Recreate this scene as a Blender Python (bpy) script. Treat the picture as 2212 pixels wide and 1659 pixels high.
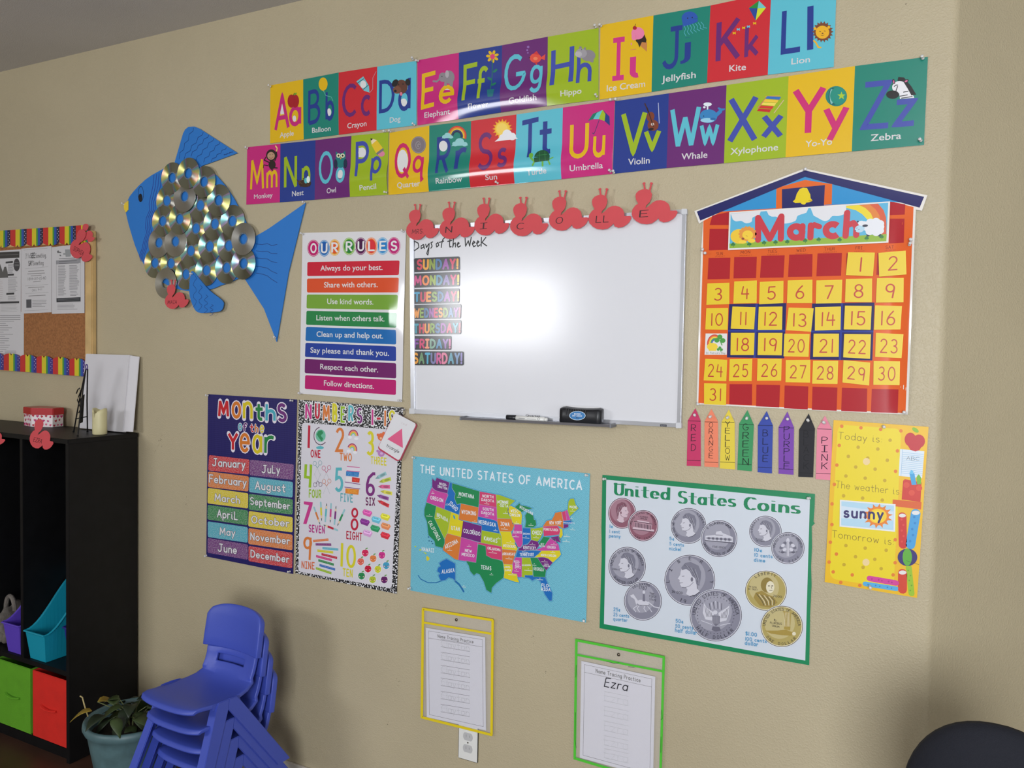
import bpy, bmesh, math, random
import numpy as np
from mathutils import Vector, Matrix
D = bpy.data
col = bpy.context.scene.collection
for o in list(D.objects): D.objects.remove(o)
sc = bpy.context.scene
R_ = random.Random(7)
# ------------------------------------------------------------------ camera
FPX = 1700.0
CAM = Vector((0, -2.165, 1.6))
YAW, PIT, ROL = -0.4691721, -0.04171027, 0.02037351
fw = Vector((math.sin(YAW)*math.cos(PIT), math.cos(YAW)*math.cos(PIT), math.sin(PIT)))
rt = fw.cross(Vector((0, 0, 1))).normalized()
up = rt.cross(fw)
rt2 = rt*math.cos(ROL) + up*math.sin(ROL)
up2 = -rt*math.sin(ROL) + up*math.cos(ROL)
cd = D.cameras.new('camera'); co = D.objects.new('camera', cd); col.objects.link(co)
cd.sensor_width = 36; cd.lens = FPX*36/2212; cd.clip_start = 0.05; cd.clip_end = 100
m = Matrix((rt2, up2, -fw)).transposed().to_4x4(); m.translation = CAM
co.matrix_world = m
sc.camera = co
# ------------------------------------------------------------------ world, lights, exposure
w = D.worlds.new('outdoors'); sc.world = w; w.use_nodes = True
w.node_tree.nodes['Background'].inputs[0].default_value = (0.62, 0.74, 0.95, 1)
w.node_tree.nodes['Background'].inputs[1].default_value = 0.6
def area(name, loc, target, sx, sy, power, c):
    l = D.lights.new(name, 'AREA'); l.shape = 'RECTANGLE'; l.size = sx; l.size_y = sy; l.energy = power; l.color = c
    o = D.objects.new(name, l); col.objects.link(o); o.location = loc
    o.rotation_euler = (Vector(target)-Vector(loc)).to_track_quat('-Z', 'Y').to_euler()
    return o
WIN1 = (-3.55, -4.5, 2.0)      # main window in the wall behind the camera, to the left
WIN2 = (0.80, -4.5, 1.62)      # wide window behind the camera, to the right
area('window_light', (WIN1[0], -4.53, WIN1[2]), (WIN1[0], 0, WIN1[2]), 1.3, 0.62, 32, (0.97, 0.98, 1.0))
area('side_window_light', (3.02, -2.3, 1.5), (0, -2.3, 1.5), 1.5, 1.3, 12, (0.80, 0.90, 1.0))
area('wide_window_light', (WIN2[0], -4.53, WIN2[2]), (WIN2[0], 0, WIN2[2]), 1.75, 1.55, 98, (0.95, 0.97, 1.0))
vs = sc.view_settings; vs.view_transform = 'Standard'; vs.look = 'None'; vs.gamma = 1; vs.use_curve_mapping = False
vs.exposure = 0.62
# ------------------------------------------------------------------ colour, projection
def lin(c):
    return tuple(((x/255)/12.92 if x/255 <= 0.04045 else (((x/255)+0.055)/1.055)**2.4) for x in c)
def ray(px, py):
    return rt2*((px-1106)/FPX) + up2*(-(py-829.5)/FPX) + fw
def P(px, py, y=0.0):
    r = ray(px, py); return CAM + r*((y-CAM.y)/r.y)
def PZ(px, py, z):
    r = ray(px, py); return CAM + r*((z-CAM.z)/r.z)
def PX(px, py, x):
    r = ray(px, py); return CAM + r*((x-CAM.x)/r.x)
# ------------------------------------------------------------------ materials
MATS = {}
def newmat(name):
    m = D.materials.new(name); m.use_nodes = True; nt = m.node_tree
    return m, nt, nt.nodes['Principled BSDF']
def mat(name, c, rough=0.6, metal=0.0, coat=0.0, bump=0.0, bscale=200, var=0.0, trans=0.0, spec=0.5, vscale=30, **kw):
    if name in MATS: return MATS[name]
    m, nt, b = newmat(name); N = nt.nodes; L = nt.links
    lc = lin(c)+(1,)
    b.inputs['Base Color'].default_value = lc
    b.inputs['Roughness'].default_value = rough; b.inputs['Metallic'].default_value = metal
    b.inputs['Coat Weight'].default_value = coat; b.inputs['Coat Roughness'].default_value = 0.12
    b.inputs['Specular IOR Level'].default_value = spec
    b.inputs['Transmission Weight'].default_value = trans
    tc = N.new('ShaderNodeTexCoord')
    if var:
        n = N.new('ShaderNodeTexNoise'); n.inputs['Scale'].default_value = vscale; n.inputs['Detail'].default_value = 5
        L.new(tc.outputs['Object'], n.inputs['Vector'])
        mp = N.new('ShaderNodeMapRange'); mp.inputs[3].default_value = 1-var; mp.inputs[4].default_value = 1+var
        mp.inputs[1].default_value = .3; mp.inputs[2].default_value = .7
        L.new(n.outputs['Fac'], mp.inputs[0])
        mx = N.new('ShaderNodeMix'); mx.data_type = 'RGBA'; mx.blend_type = 'MULTIPLY'; mx.inputs[0].default_value = 1
        mx.inputs[6].default_value = lc; L.new(mp.outputs[0], mx.inputs[7]); L.new(mx.outputs[2], b.inputs['Base Color'])
    if bump:
        n = N.new('ShaderNodeTexNoise'); n.inputs['Scale'].default_value = bscale; n.inputs['Detail'].default_value = 3
        L.new(tc.outputs['Object'], n.inputs['Vector'])
        bp = N.new('ShaderNodeBump'); bp.inputs['Strength'].default_value = bump; bp.inputs['Distance'].default_value = 0.002
        L.new(n.outputs['Fac'], bp.inputs['Height']); L.new(bp.outputs[0], b.inputs['Normal'])
    MATS[name] = m; return m
def printmat(name, rough, coat=0.0, pattern=None):
    """printed ink: colour from the face colours of the artwork"""
    if name in MATS: return MATS[name]
    m, nt, b = newmat(name); N = nt.nodes; L = nt.links
    a = N.new('ShaderNodeAttribute'); a.attribute_name = 'Col'
    b.inputs['Roughness'].default_value = rough; b.inputs['Coat Weight'].default_value = coat; b.inputs['Specular IOR Level'].default_value = .5 if coat == 0 else .2
    b.inputs['Coat Roughness'].default_value = 0.10
    out = a.outputs['Color']
    tc = N.new('ShaderNodeTexCoord')
    if pattern == 'glitter':
        n = N.new('ShaderNodeTexNoise'); n.inputs['Scale'].default_value = 260; n.inputs['Detail'].default_value = 1
        L.new(tc.outputs['Object'], n.inputs['Vector'])
        mp = N.new('ShaderNodeMapRange'); mp.inputs[1].default_value = .42; mp.inputs[2].default_value = .62
        mp.inputs[3].default_value = 0; mp.inputs[4].default_value = .28; L.new(n.outputs['Fac'], mp.inputs[0])
        mx = N.new('ShaderNodeMix'); mx.data_type = 'RGBA'; L.new(mp.outputs[0], mx.inputs[0]); L.new(out, mx.inputs[6])
        mx.inputs[7].default_value = (.75, .72, .72, 1); out = mx.outputs[2]
    if pattern == 'composition':
        n = N.new('ShaderNodeTexNoise'); n.inputs['Scale'].default_value = 170; n.inputs['Detail'].default_value = 1.5
        L.new(tc.outputs['Object'], n.inputs['Vector'])
        mp = N.new('ShaderNodeMapRange'); mp.inputs[1].default_value = .53; mp.inputs[2].default_value = .555
        L.new(n.outputs['Fac'], mp.inputs[0])
        mx = N.new('ShaderNodeMix'); mx.data_type = 'RGBA'; L.new(mp.outputs[0], mx.inputs[0]); L.new(out, mx.inputs[6])
        mx.inputs[7].default_value = (.78, .78, .80, 1); out = mx.outputs[2]
    if pattern == 'scales':
        # offset rows of little rings, like fish scales
        sp = N.new('ShaderNodeSeparateXYZ'); L.new(tc.outputs['Object'], sp.inputs[0])
        def M(op, a_, b_=None):
            q = N.new('ShaderNodeMath'); q.operation = op
            for i, v in enumerate((a_, b_)):
                if v is None: continue
                if isinstance(v, (int, float)): q.inputs[i].default_value = v
                else: L.new(v, q.inputs[i])
            return q.outputs[0]
        pw, ph = 0.0165, 0.0095
        r = M('FLOOR', M('DIVIDE', sp.outputs[2], ph))
        sh = M('MULTIPLY', M('MODULO', M('ABSOLUTE', r), 2.0), pw/2)
        fx = M('SUBTRACT', M('FRACT', M('DIVIDE', M('ADD', sp.outputs[0], sh), pw)), .5)
        fz = M('SUBTRACT', M('DIVIDE', sp.outputs[2], ph), r)
        dd = M('SQRT', M('ADD', M('MULTIPLY', fx, fx), M('MULTIPLY', M('MULTIPLY', fz, fz), .35)))
        wv = M('ADD', M('MULTIPLY', M('SINE', M('MULTIPLY', dd, 27.0)), .5), .5)
        wv = M('MULTIPLY', wv, .55)
        mx = N.new('ShaderNodeMix'); mx.data_type = 'RGBA'; L.new(wv, mx.inputs[0]); L.new(out, mx.inputs[6])
        mx.inputs[7].default_value = lin((62, 132, 165))+(1,); out = mx.outputs[2]
    if pattern == 'grid':
        sp = N.new('ShaderNodeSeparateXYZ'); L.new(tc.outputs['Object'], sp.inputs[0])
        def G(s_):
            q = N.new('ShaderNodeMath'); q.operation = 'MULTIPLY'; q.inputs[1].default_value = 1/0.0075; L.new(s_, q.inputs[0])
            f = N.new('ShaderNodeMath'); f.operation = 'FRACT'; L.new(q.outputs[0], f.inputs[0])
            g = N.new('ShaderNodeMath'); g.operation = 'LESS_THAN'; g.inputs[1].default_value = .18; L.new(f.outputs[0], g.inputs[0]); return g.outputs[0]
        mxm = N.new('ShaderNodeMath'); mxm.operation = 'MAXIMUM'; L.new(G(sp.outputs[0]), mxm.inputs[0]); L.new(G(sp.outputs[2]), mxm.inputs[1])
        q = N.new('ShaderNodeMath'); q.operation = 'MULTIPLY'; q.inputs[1].default_value = .35; L.new(mxm.outputs[0], q.inputs[0])
        mx = N.new('ShaderNodeMix'); mx.data_type = 'RGBA'; L.new(q.outputs[0], mx.inputs[0]); L.new(out, mx.inputs[6])
        mx.inputs[7].default_value = lin((60, 60, 130))+(1,); out = mx.outputs[2]
    L.new(out, b.inputs['Base Color'])
    MATS[name] = m; return m
PAPER = lambda: printmat('matte_print', 0.75)
SATIN = lambda: printmat('satin_print', 0.42)
GLOSS = lambda: printmat('laminated_print', 0.55, 1.0)
GLIT = lambda: printmat('glitter_print', 0.45, 0, 'glitter')
COMPO = lambda: printmat('composition_print', 0.42, 0, 'composition')
SCALES = lambda: printmat('wave_print', 0.42, 0, 'scales')
GRID = lambda: printmat('grid_print', 0.4, 0, 'grid')
# ------------------------------------------------------------------ object helpers
def rootloc(p):
    while p is not None and p.parent is not None: p = p.parent
    return Vector(p.location) if p is not None else Vector((0, 0, 0))
def tag(o, label=None, cat=None, group=None, kind=None):
    if label: o['label'] = label
    if cat: o['category'] = cat
    if group: o['group'] = group
    if kind: o['kind'] = kind
    return o
def thing(name, label, cat, loc=(0, 0, 0), group=None):
    o = D.objects.new(name, None); col.objects.link(o); o.location = loc; o.empty_display_size = .05
    return tag(o, label, cat, group)
def mk(name, me, parent=None, origin=None, smooth=False):
    """me has world coordinates; the object gets its origin at its root (or at origin)"""
    if parent is None and origin is None:
        n = len(me.vertices); a = np.empty(n*3); me.vertices.foreach_get('co', a); a = a.reshape(-1, 3)
        origin = Vector(((a[:, 0].min()+a[:, 0].max())/2, (a[:, 1].min()+a[:, 1].max())/2, a[:, 2].min()))
    rl = rootloc(parent)
    og = Vector(origin) if origin is not None else rl
    me.transform(Matrix.Translation(-og))
    me.name = name
    if smooth: me.shade_smooth()
    o = D.objects.new(name, me); col.objects.link(o); o.parent = parent
    o.location = og - rl if parent is not None else og
    return o
def meshof(v, f, mt=None):
    me = D.meshes.new('m'); me.from_pydata([tuple(x) for x in v], [], f); me.update()
    if mt: me.materials.append(mt)
    return me
def bm2(bm, mt=None):
    me = D.meshes.new('m'); bmesh.ops.recalc_face_normals(bm, faces=bm.faces); bm.to_mesh(me); bm.free()
    if mt: me.materials.append(mt)
    return me
def prism(pts, dvec, mt=None, bev=0.0):
    """pts: planar ring of 3-D points, extruded by dvec"""
    bm = bmesh.new(); d = Vector(dvec)
    a = [bm.verts.new(p) for p in pts]; b = [bm.verts.new(Vector(p)+d) for p in pts]
    n = len(pts)
    fa = bm.faces.new(a); fb = bm.faces.new(b[::-1])
    for i in range(n): bm.faces.new((a[i], b[i], b[(i+1) % n], a[(i+1) % n]))
    if bev:
        es = [e for e in bm.edges]
        bmesh.ops.bevel(bm, geom=es, offset=bev, segments=2, affect='EDGES', clamp_overlap=True)
    bm.normal_update()
    bmesh.ops.triangulate(bm, faces=[f for f in bm.faces if len(f.verts) > 4])
    return bm2(bm, mt)
def boxm(x0, x1, y0, y1, z0, z1, mt=None, bev=0.0, M=None):
    me = prism([(x0, y0, z0), (x1, y0, z0), (x1, y1, z0), (x0, y1, z0)], (0, 0, z1-z0), mt, bev)
    if M is not None: me.transform(M)
    return me
def tubem(pts, r, n=8, mt=None, rs=None, flat=1.0):
    bm = bmesh.new(); pts = [Vector(p) for p in pts]; rings = []
    for i, p in enumerate(pts):
        t = (pts[min(i+1, len(pts)-1)]-pts[max(i-1, 0)]).normalized()
        a = t.cross(Vector((0, 0, 1)));
        if a.length < .05: a = t.cross(Vector((0, 1, 0)))
        a.normalize(); b = t.cross(a); rr = rs[i] if rs else r
        rings.append([bm.verts.new(p+a*math.cos(2*math.pi*k/n)*rr+b*math.sin(2*math.pi*k/n)*rr*flat) for k in range(n)])
    for i in range(len(rings)-1):
        for k in range(n): bm.faces.new((rings[i][k], rings[i][(k+1) % n], rings[i+1][(k+1) % n], rings[i+1][k]))
    bm.faces.new(rings[0][::-1]); bm.faces.new(rings[-1])
    return bm2(bm, mt)
def lathem(prof, n, c, axis='z', mt=None):
    """prof: (radius, height) along axis from centre c"""
    bm = bmesh.new(); rings = []; c = Vector(c)
    for r, h in prof:
        ring = []
        for k in range(n):
            a = 2*math.pi*k/n
            v = (r*math.cos(a), r*math.sin(a), h)
            if axis == '-y': v = (v[0], -v[2], v[1])
            ring.append(bm.verts.new(c+Vector(v)))
        rings.append(ring)
    for i in range(len(rings)-1):
        for k in range(n): bm.faces.new((rings[i][k], rings[i][(k+1) % n], rings[i+1][(k+1) % n], rings[i+1][k]))
    bm.faces.new(rings[0][::-1]); bm.faces.new(rings[-1])
    bmesh.ops.remove_doubles(bm, verts=bm.verts, dist=1e-6)
    return bm2(bm, mt)
def join(*ms):
    bm = bmesh.new(); mats = []
    for me in ms:
        base = len(mats); k = len(bm.faces)
        for mm in me.materials: mats.append(mm)
        bm.from_mesh(me); bm.faces.ensure_lookup_table()
        for f in bm.faces[k:]: f.material_index = base + f.material_index
        D.meshes.remove(me)
    me = D.meshes.new('m'); bm.to_mesh(me); bm.free()
    for mm in mats: me.materials.append(mm)
    return me
def copy_tree(o, parent=None):
    c = o.copy(); col.objects.link(c); c.parent = parent
    for ch in list(o.children): copy_tree(ch, c)
    return c
# ------------------------------------------------------------------ stroke lettering
GL = {
'A': "0,0 .32,1 .64,0;.12,.34 .52,.34", 'B': "0,0 0,1 .25,1 a.25,.76,.25,.24,90,-90 0,.52;.25,.52 a.28,.26,.3,.26,90,-90 0,0",
'C': "a.36,.5,.36,.5,50,310", 'D': "0,0 0,1 .2,1 a.2,.5,.42,.5,90,-90 0,0", 'E': ".5,1 0,1 0,0 .5,0;0,.52 .42,.52",
'F': ".5,1 0,1 0,0;0,.52 .42,.52", 'G': "a.38,.5,.38,.5,50,350 .74,.45 .42,.45", 'H': "0,0 0,1;.55,0 .55,1;0,.52 .55,.52",
'I': ".2,0 .2,1;0,1 .4,1;0,0 .4,0", 'J': ".45,1 .45,.25 a.2,.25,.25,.25,0,-160;.2,1 .65,1", 'K': "0,0 0,1;.5,1 .03,.42;.15,.55 .52,0",
'L': "0,1 0,0 .48,0", 'M': "0,0 .08,1 .4,.25 .72,1 .8,0", 'N': "0,0 0,1 .55,0 .55,1", 'O': "a.37,.5,.37,.5,90,450",
'P': "0,0 0,1 .25,1 a.25,.73,.27,.27,90,-90 0,.46", 'Q': "a.37,.5,.37,.5,90,450;.45,.25 .72,-.06",
'R': "0,0 0,1 .25,1 a.25,.73,.27,.27,90,-90 0,.46;.22,.46 .52,0", 'S': "a.28,.75,.26,.25,35,270 a.28,.25,.28,.25,90,-145",
'T': ".3,0 .3,1;0,1 .6,1", 'U': "0,1 0,.28 a.28,.28,.28,.28,180,360 .56,1", 'V': "0,1 .3,0 .6,1", 'W': "0,1 .2,0 .4,.75 .6,0 .8,1",
'X': "0,0 .56,1;0,1 .56,0", 'Y': "0,1 .28,.5 .56,1;.28,.5 .28,0", 'Z': "0,1 .55,1 0,0 .58,0",
'a': "a.25,.3,.25,.3,90,450;.5,.6 .5,0", 'b': "0,1 0,0;a.25,.3,.25,.3,90,450", 'c': "a.27,.3,.27,.3,50,310",
'd': "a.25,.3,.25,.3,90,450;.5,1 .5,0", 'e': ".02,.3 .5,.3 a.25,.3,.25,.3,5,320", 'f': "a.3,.8,.18,.2,30,180 .12,0;0,.6 .35,.6",
'g': "a.25,.3,.25,.3,90,450;.5,.6 .5,-.1 a.25,-.1,.25,.25,0,-150", 'h': "0,1 0,0;0,.35 a.24,.35,.24,.25,180,0 .48,0",
'i': ".06,.6 .06,.12 a.16,.12,.10,.12,180,290;.06,.83 .06,.84", 'j': ".15,.6 .15,-.1 a.0,-.1,.15,.2,0,-100;.15,.83 .15,.84", 'k': "0,1 0,0;.4,.6 .02,.22;.13,.33 .42,0",
'l': ".03,1 .03,0", 'm': "0,.6 0,0;0,.38 a.19,.38,.19,.22,180,0 .38,0;.38,.38 a.57,.38,.19,.22,180,0 .76,0",
'n': "0,.6 0,0;0,.35 a.23,.35,.23,.25,180,0 .46,0", 'o': "a.27,.3,.27,.3,90,450", 'p': "0,.6 0,-.35;a.25,.3,.25,.3,90,450",
'q': "a.25,.3,.25,.3,90,450;.5,.6 .5,-.35 .6,-.28", 'r': "0,.6 0,0;0,.33 a.22,.33,.22,.27,180,60",
's': "a.2,.45,.18,.15,40,270 a.2,.15,.2,.15,90,-150", 't': ".18,.9 .18,.15 a.33,.15,.15,.15,180,290;0,.6 .4,.6",
'u': "0,.6 0,.23 a.23,.23,.23,.23,180,360;.46,.6 .46,0", 'v': "0,.6 .22,0 .44,.6", 'w': "0,.6 .16,0 .32,.5 .48,0 .64,.6",
'x': "0,0 .42,.6;0,.6 .42,0", 'y': "0,.6 .22,.02;.46,.6 .1,-.35", 'z': "0,.6 .42,.6 0,0 .45,0",
'0': "a.3,.5,.3,.5,90,450", '1': ".08,0 .08,1", '2': "a.27,.74,.26,.26,160,-30 0,0 .55,0", '3': "a.25,.76,.24,.24,140,-90 a.25,.26,.28,.26,90,-145",
'4': ".12,1 0,.4 .58,.4;.44,.8 .44,0", '5': ".48,1 .08,1 .04,.55 a.24,.31,.27,.31,125,-145", '6': ".42,1 .2,.75 .06,.5 a.27,.28,.26,.28,165,520",
'7': "0,1 .52,1 .18,0", '8': "a.25,.76,.22,.24,-90,270;a.25,.26,.26,.26,90,450", '9': "a.25,.7,.24,.28,0,360 .49,.7 .4,0",
'.': ".04,.02 .05,.02", ',': ".06,.05 .02,-.1", ':': ".04,.5 .05,.5;.04,.08 .05,.08", '-': "0,.45 .28,.45", '!': ".05,.3 .05,1;.05,.02 .05,.03",
"'": ".03,.75 .05,1", '$': "a.28,.72,.24,.22,35,270 a.28,.28,.26,.22,90,-145;.28,-.08 .28,1.08", '¢': "a.24,.3,.22,.25,50,310;.26,-.06 .26,.68",
}
_gc = {}
def glyph(ch):
    if ch in _gc: return _gc[ch]
    out = []; wid = 0
    for st in GL.get(ch, "").split(';'):
        pts = []
        for tk in st.split():
            if tk[0] == 'a':
                cx, cy, rx, ry, a0, a1 = map(float, tk[1:].split(','))
                n = max(3, int(abs(a1-a0)/22))
                for i in range(n+1):
                    t = math.radians(a0+(a1-a0)*i/n); pts.append((cx+rx*math.cos(t), cy+ry*math.sin(t)))
            else:
                pts.append(tuple(map(float, tk.split(','))))
        if pts: out.append(pts); wid = max(wid, max(p[0] for p in pts))
    if ch == ' ': wid = .25
    _gc[ch] = (out, wid); return _gc[ch]
def ribbon(pts, w, cap='round'):
    """2-D polyline to polygons of width w"""
    h = w/2; P2 = [np.array(pts[0], float)]
    for p in pts[1:]:
        p = np.array(p, float)
        if np.hypot(*(p-P2[-1])) > 1e-6: P2.append(p)
    out = []
    def disc(c, n=10): out.append([(c[0]+h*math.cos(2*math.pi*k/n), c[1]+h*math.sin(2*math.pi*k/n)) for k in range(n)])
    if len(P2) < 2: disc(P2[0]); return out
    closed = np.hypot(*(P2[0]-P2[-1])) < 1e-5 and len(P2) > 3
    seg = [(P2[i+1]-P2[i]) for i in range(len(P2)-1)]; nrm = []
    for s in seg:
        l = np.hypot(*s); nrm.append(np.array((-s[1], s[0]))/l)
    m_ = len(seg)
    def joint(i, j):
        d = nrm[i] @ nrm[j]
        if d > .35: v = nrm[i]+nrm[j]; return v/(1+d), True
        return None, False
    for i in range(m_):
        a, b = P2[i], P2[i+1]
        na = nb = nrm[i]
        if i > 0 or closed:
            v, ok = joint(i-1, i)
            if ok: na = v
        if i < m_-1 or closed:
            v, ok = joint(i, (i+1) % m_)
            if ok: nb = v
            else:
                if cap == 'round': disc(b)
                else:      # sharp mitre
                    n2 = nrm[(i+1) % m_]; d = nrm[i] @ n2
                    s = np.sign(seg[i][0]*seg[(i+1) % m_][1]-seg[i][1]*seg[(i+1) % m_][0])
                    if d > -.85:
                        v = (nrm[i]+n2)/(1+d)*(-s)
                        if np.hypot(*v) > 1.8: v = v/np.hypot(*v)*1.8
                        out.append([tuple(b), tuple(b-s*nrm[i]*h), tuple(b+v*h), tuple(b-s*n2*h)])
                    else: out.append([tuple(b), tuple(b-s*nrm[i]*h), tuple(b-s*n2*h)])
        out.append([tuple(a+na*h), tuple(a-na*h), tuple(b-nb*h), tuple(b+nb*h)])
    if not closed and cap == 'round': disc(P2[0]); disc(P2[-1])
    return out
def hull(pts):
    pts = sorted(set(pts))
    def half(ps):
        r = []
        for p in ps:
            while len(r) > 1 and (r[-1][0]-r[-2][0])*(p[1]-r[-2][1])-(r[-1][1]-r[-2][1])*(p[0]-r[-2][0]) <= 0: r.pop()
            r.append(p)
        return r
    a = half(pts); b = half(pts[::-1]); return a[:-1]+b[:-1]
def pen(pts, wx, wy):
    out = []
    for i in range(len(pts)-1):
        q = []
        for p in (pts[i], pts[i+1]):
            for sx in (-1, 1):
                for sy in (-1, 1): q.append((p[0]+sx*wx/2, p[1]+sy*wy/2))
        out.append(hull(q))
    return out
# Blender's own built-in typeface, one glyph at a time
_bg = {}
def bglyph(ch, off):
    if ch in 'Mm': off = 0.0
    k = (ch, off)
    if k in _bg: return _bg[k]
    c = D.curves.new('t', 'FONT'); c.offset = off; c.resolution_u = 4
    o = D.objects.new('t', c); col.objects.link(o)
    def width(s):
        c.body = s; bpy.context.view_layer.update(); return o.dimensions.x
    adv = width('|'+ch+'|')-width('||') if ch != ' ' else .28
    polys = []
    if ch != ' ':
        c.body = ch
        dg = bpy.context.evaluated_depsgraph_get(); dg.update()
        me = D.meshes.new_from_object(o.evaluated_get(dg))
        vs_ = [(v.co.x, v.co.y) for v in me.vertices]
        polys = [[vs_[i] for i in p.vertices] for p in me.polygons]
        D.meshes.remove(me)
    D.objects.remove(o); D.curves.remove(c)
    _bg[k] = (polys, adv); return _bg[k]
def layout(s, font, wgt, gap=None, cap='round', alt=None):
    """string -> (polygons in em space with cap height 1, total width)"""
    out = []; x = 0.0
    if font == 'b':
        for ch in s:
            po, adv = bglyph(ch, wgt)
            for p in po: out.append([(x+a/.73, b/.73) for a, b in p])
            x += adv/.73
        return out, x
    gap = (.16+wgt) if gap is None else gap+wgt
    for i, ch in enumerate(s):
        st, wid = glyph(ch)
        for q in st:
            q = [(x+a, b) for a, b in q]
            if font == 'pen': out += pen(q, wgt, .05)
            else: out += ribbon(q, wgt, cap)
        x += wid+gap
    return out, x-gap
LH = 0.00011
class Art:
    """flat artwork on a plane parallel to the wall, traced in the coordinates of a zoomed crop (x0, y0, scale)"""
    def __init__(s, x0=0, y0=0, k=1, y=0.0):
        s.x0, s.y0, s.k, s.y = x0, y0, k, y; s.items = []
    def reg(s, x0, y0, k): s.x0, s.y0, s.k = x0, y0, k; return s
    def q(s, x, y):
        v = P(s.x0+x/s.k, s.y0+y/s.k, -s.y); return (v.x, v.z)
    def sc(s, x, y):
        a = s.q(x, y-3); b = s.q(x, y+3); return abs(a[1]-b[1])/6
    def raw(s, pts, c, lay=1, mi=0): s.items.append((pts, c, lay, mi))
    def poly(s, pts, c, lay=1, mi=0): s.raw([s.q(*p) for p in pts], c, lay, mi)
    def ell(s, cx, cy, rx, ry, c, lay=1, n=20, a0=0, a1=360, rot=0, mi=0):
        cr, sr = math.cos(math.radians(rot)), math.sin(math.radians(rot)); pts = []
        full = abs(a1-a0) >= 360
        for i in range(n+(0 if full else 1)):
            t = math.radians(a0+(a1-a0)*i/n); ex, ey = rx*math.cos(t), -ry*math.sin(t)
            pts.append((cx+ex*cr-ey*sr, cy+ex*sr+ey*cr))
        s.poly(pts, c, lay, mi)
    def ring(s, cx, cy, rx, ry, w, c, lay=1, n=28, a0=0, a1=360, mi=0):
        pts = [(cx+rx*math.cos(math.radians(a0+(a1-a0)*i/n)), cy-ry*math.sin(math.radians(a0+(a1-a0)*i/n))) for i in range(n+1)]
        s.line(pts, w, c, lay, cap='flat')
    def line(s, pts, w, c, lay=1, cap='round'):
        wp = [s.q(*p) for p in pts]; ww = w*s.sc(*pts[0])
        for pg in ribbon(wp, ww, cap): s.raw(pg, c, lay)
    def text(s, t, p0, p1, h, c, lay=2, font='k', wgt=.14, gap=None, cap='round', outline=None, ow=.12, vup=None, colors=None):
        """baseline p0 -> p1, cap height h (crop units)"""
        o = s.q(*p0); e = s.q(*p1); v = s.q(p0[0]+(vup[0] if vup else 0), p0[1]-(vup[1] if vup else h))
        U = (e[0]-o[0], e[1]-o[1]); V = (v[0]-o[0], v[1]-o[1])
        if t == '1':       # narrow figures keep their pen width
            kx = (glyph(t)[1]+.02)/.45; o = (o[0]+U[0]*(1-kx)/2, o[1]+U[1]*(1-kx)/2); U = (U[0]*kx, U[1]*kx)
        if vup is None: V = (0, abs(V[1]))
        def put(polys, W, cc, ly):
            for pg in polys:
                s.raw([(o[0]+U[0]*a/W+V[0]*b, o[1]+U[1]*a/W+V[1]*b) for a, b in pg], cc, ly)
        if colors:
            x = 0; g = (.16+wgt) if gap is None else gap+wgt; tot = sum(glyph(ch)[1]+g for ch in t)-g; ci = 0
            for ch in t:
                st, wd = glyph(ch)
                for q_ in st:
                    q_ = [(x+a, b) for a, b in q_]
                    if outline: put(ribbon(q_, wgt+2*ow, 'round'), tot, outline, lay)
                    put(ribbon(q_, wgt, cap), tot, colors[ci % len(colors)], lay+1)
                if ch != ' ': ci += 1
                x += wd+g
            return
        if outline:
            po, W = layout(t, font, wgt, gap, cap)
            g = (.16+wgt) if gap is None else gap+wgt
            po2, W2 = layout(t, font, wgt+2*ow, g-wgt-2*ow, 'round')
            put(po2, W, outline, lay); put(po, W, c, lay+1)
        else:
            po, W = layout(t, font, wgt, gap, cap); put(po, W, c, lay)
    def arctext(s, t, cx, cy, rx, ry, a0, a1, h, c, lay=3, wgt=.13, inward=False):
        n = len(t)
        for i, ch in enumerate(t):
            if ch == ' ': continue
            a = math.radians(a0+(a1-a0)*(i+.5)/n)
            x, y = cx+rx*math.cos(a), cy-ry*math.sin(a)
            ux, uy = (-math.cos(a), math.sin(a)) if inward else (math.cos(a), -math.sin(a))
            tx, ty = (-uy, ux)
            wd = h*.62
            p0 = (x-tx*wd/2, y-ty*wd/2); p1 = (x+tx*wd/2, y+ty*wd/2)
            s.text(ch, p0, p1, h, c, lay, wgt=wgt, vup=(ux*h, -uy*h))
    def build(s, name, parent, mats=None, warp=None):
        vv = []; ff = []; cc = []; mi = []; kk = {}
        for pts, c, lay, mt_ in s.items:
            kk[lay] = kk.get(lay, 0)+1
            A = 0; n = len(pts)
            for i in range(n): A += pts[i][0]*pts[(i+1) % n][1]-pts[(i+1) % n][0]*pts[i][1]
            if A < 0: pts = pts[::-1]
            b = len(vv); yy = -(s.y+lay*LH+(kk[lay] % 48)*2e-6)
            vv += [(a, yy, z) for a, z in pts]; ff.append(tuple(range(b, b+n))); cc.append(c); mi.append(mt_)
        me = D.meshes.new(name); me.from_pydata(vv, [], ff)
        me.update()
        at = me.color_attributes.new('Col', 'FLOAT_COLOR', 'CORNER')
        arr = []
        for f, c in zip(ff, cc): arr += (list(lin(c))+[1.0])*len(f)
        at.data.foreach_set('color', arr)
        me.polygons.foreach_set('material_index', mi)
        for mm in (mats or [SATIN()]): me.materials.append(mm)
        if warp: me = apply_warp(me, warp)
        return mk(name, me, parent)
_wc = {}
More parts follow.
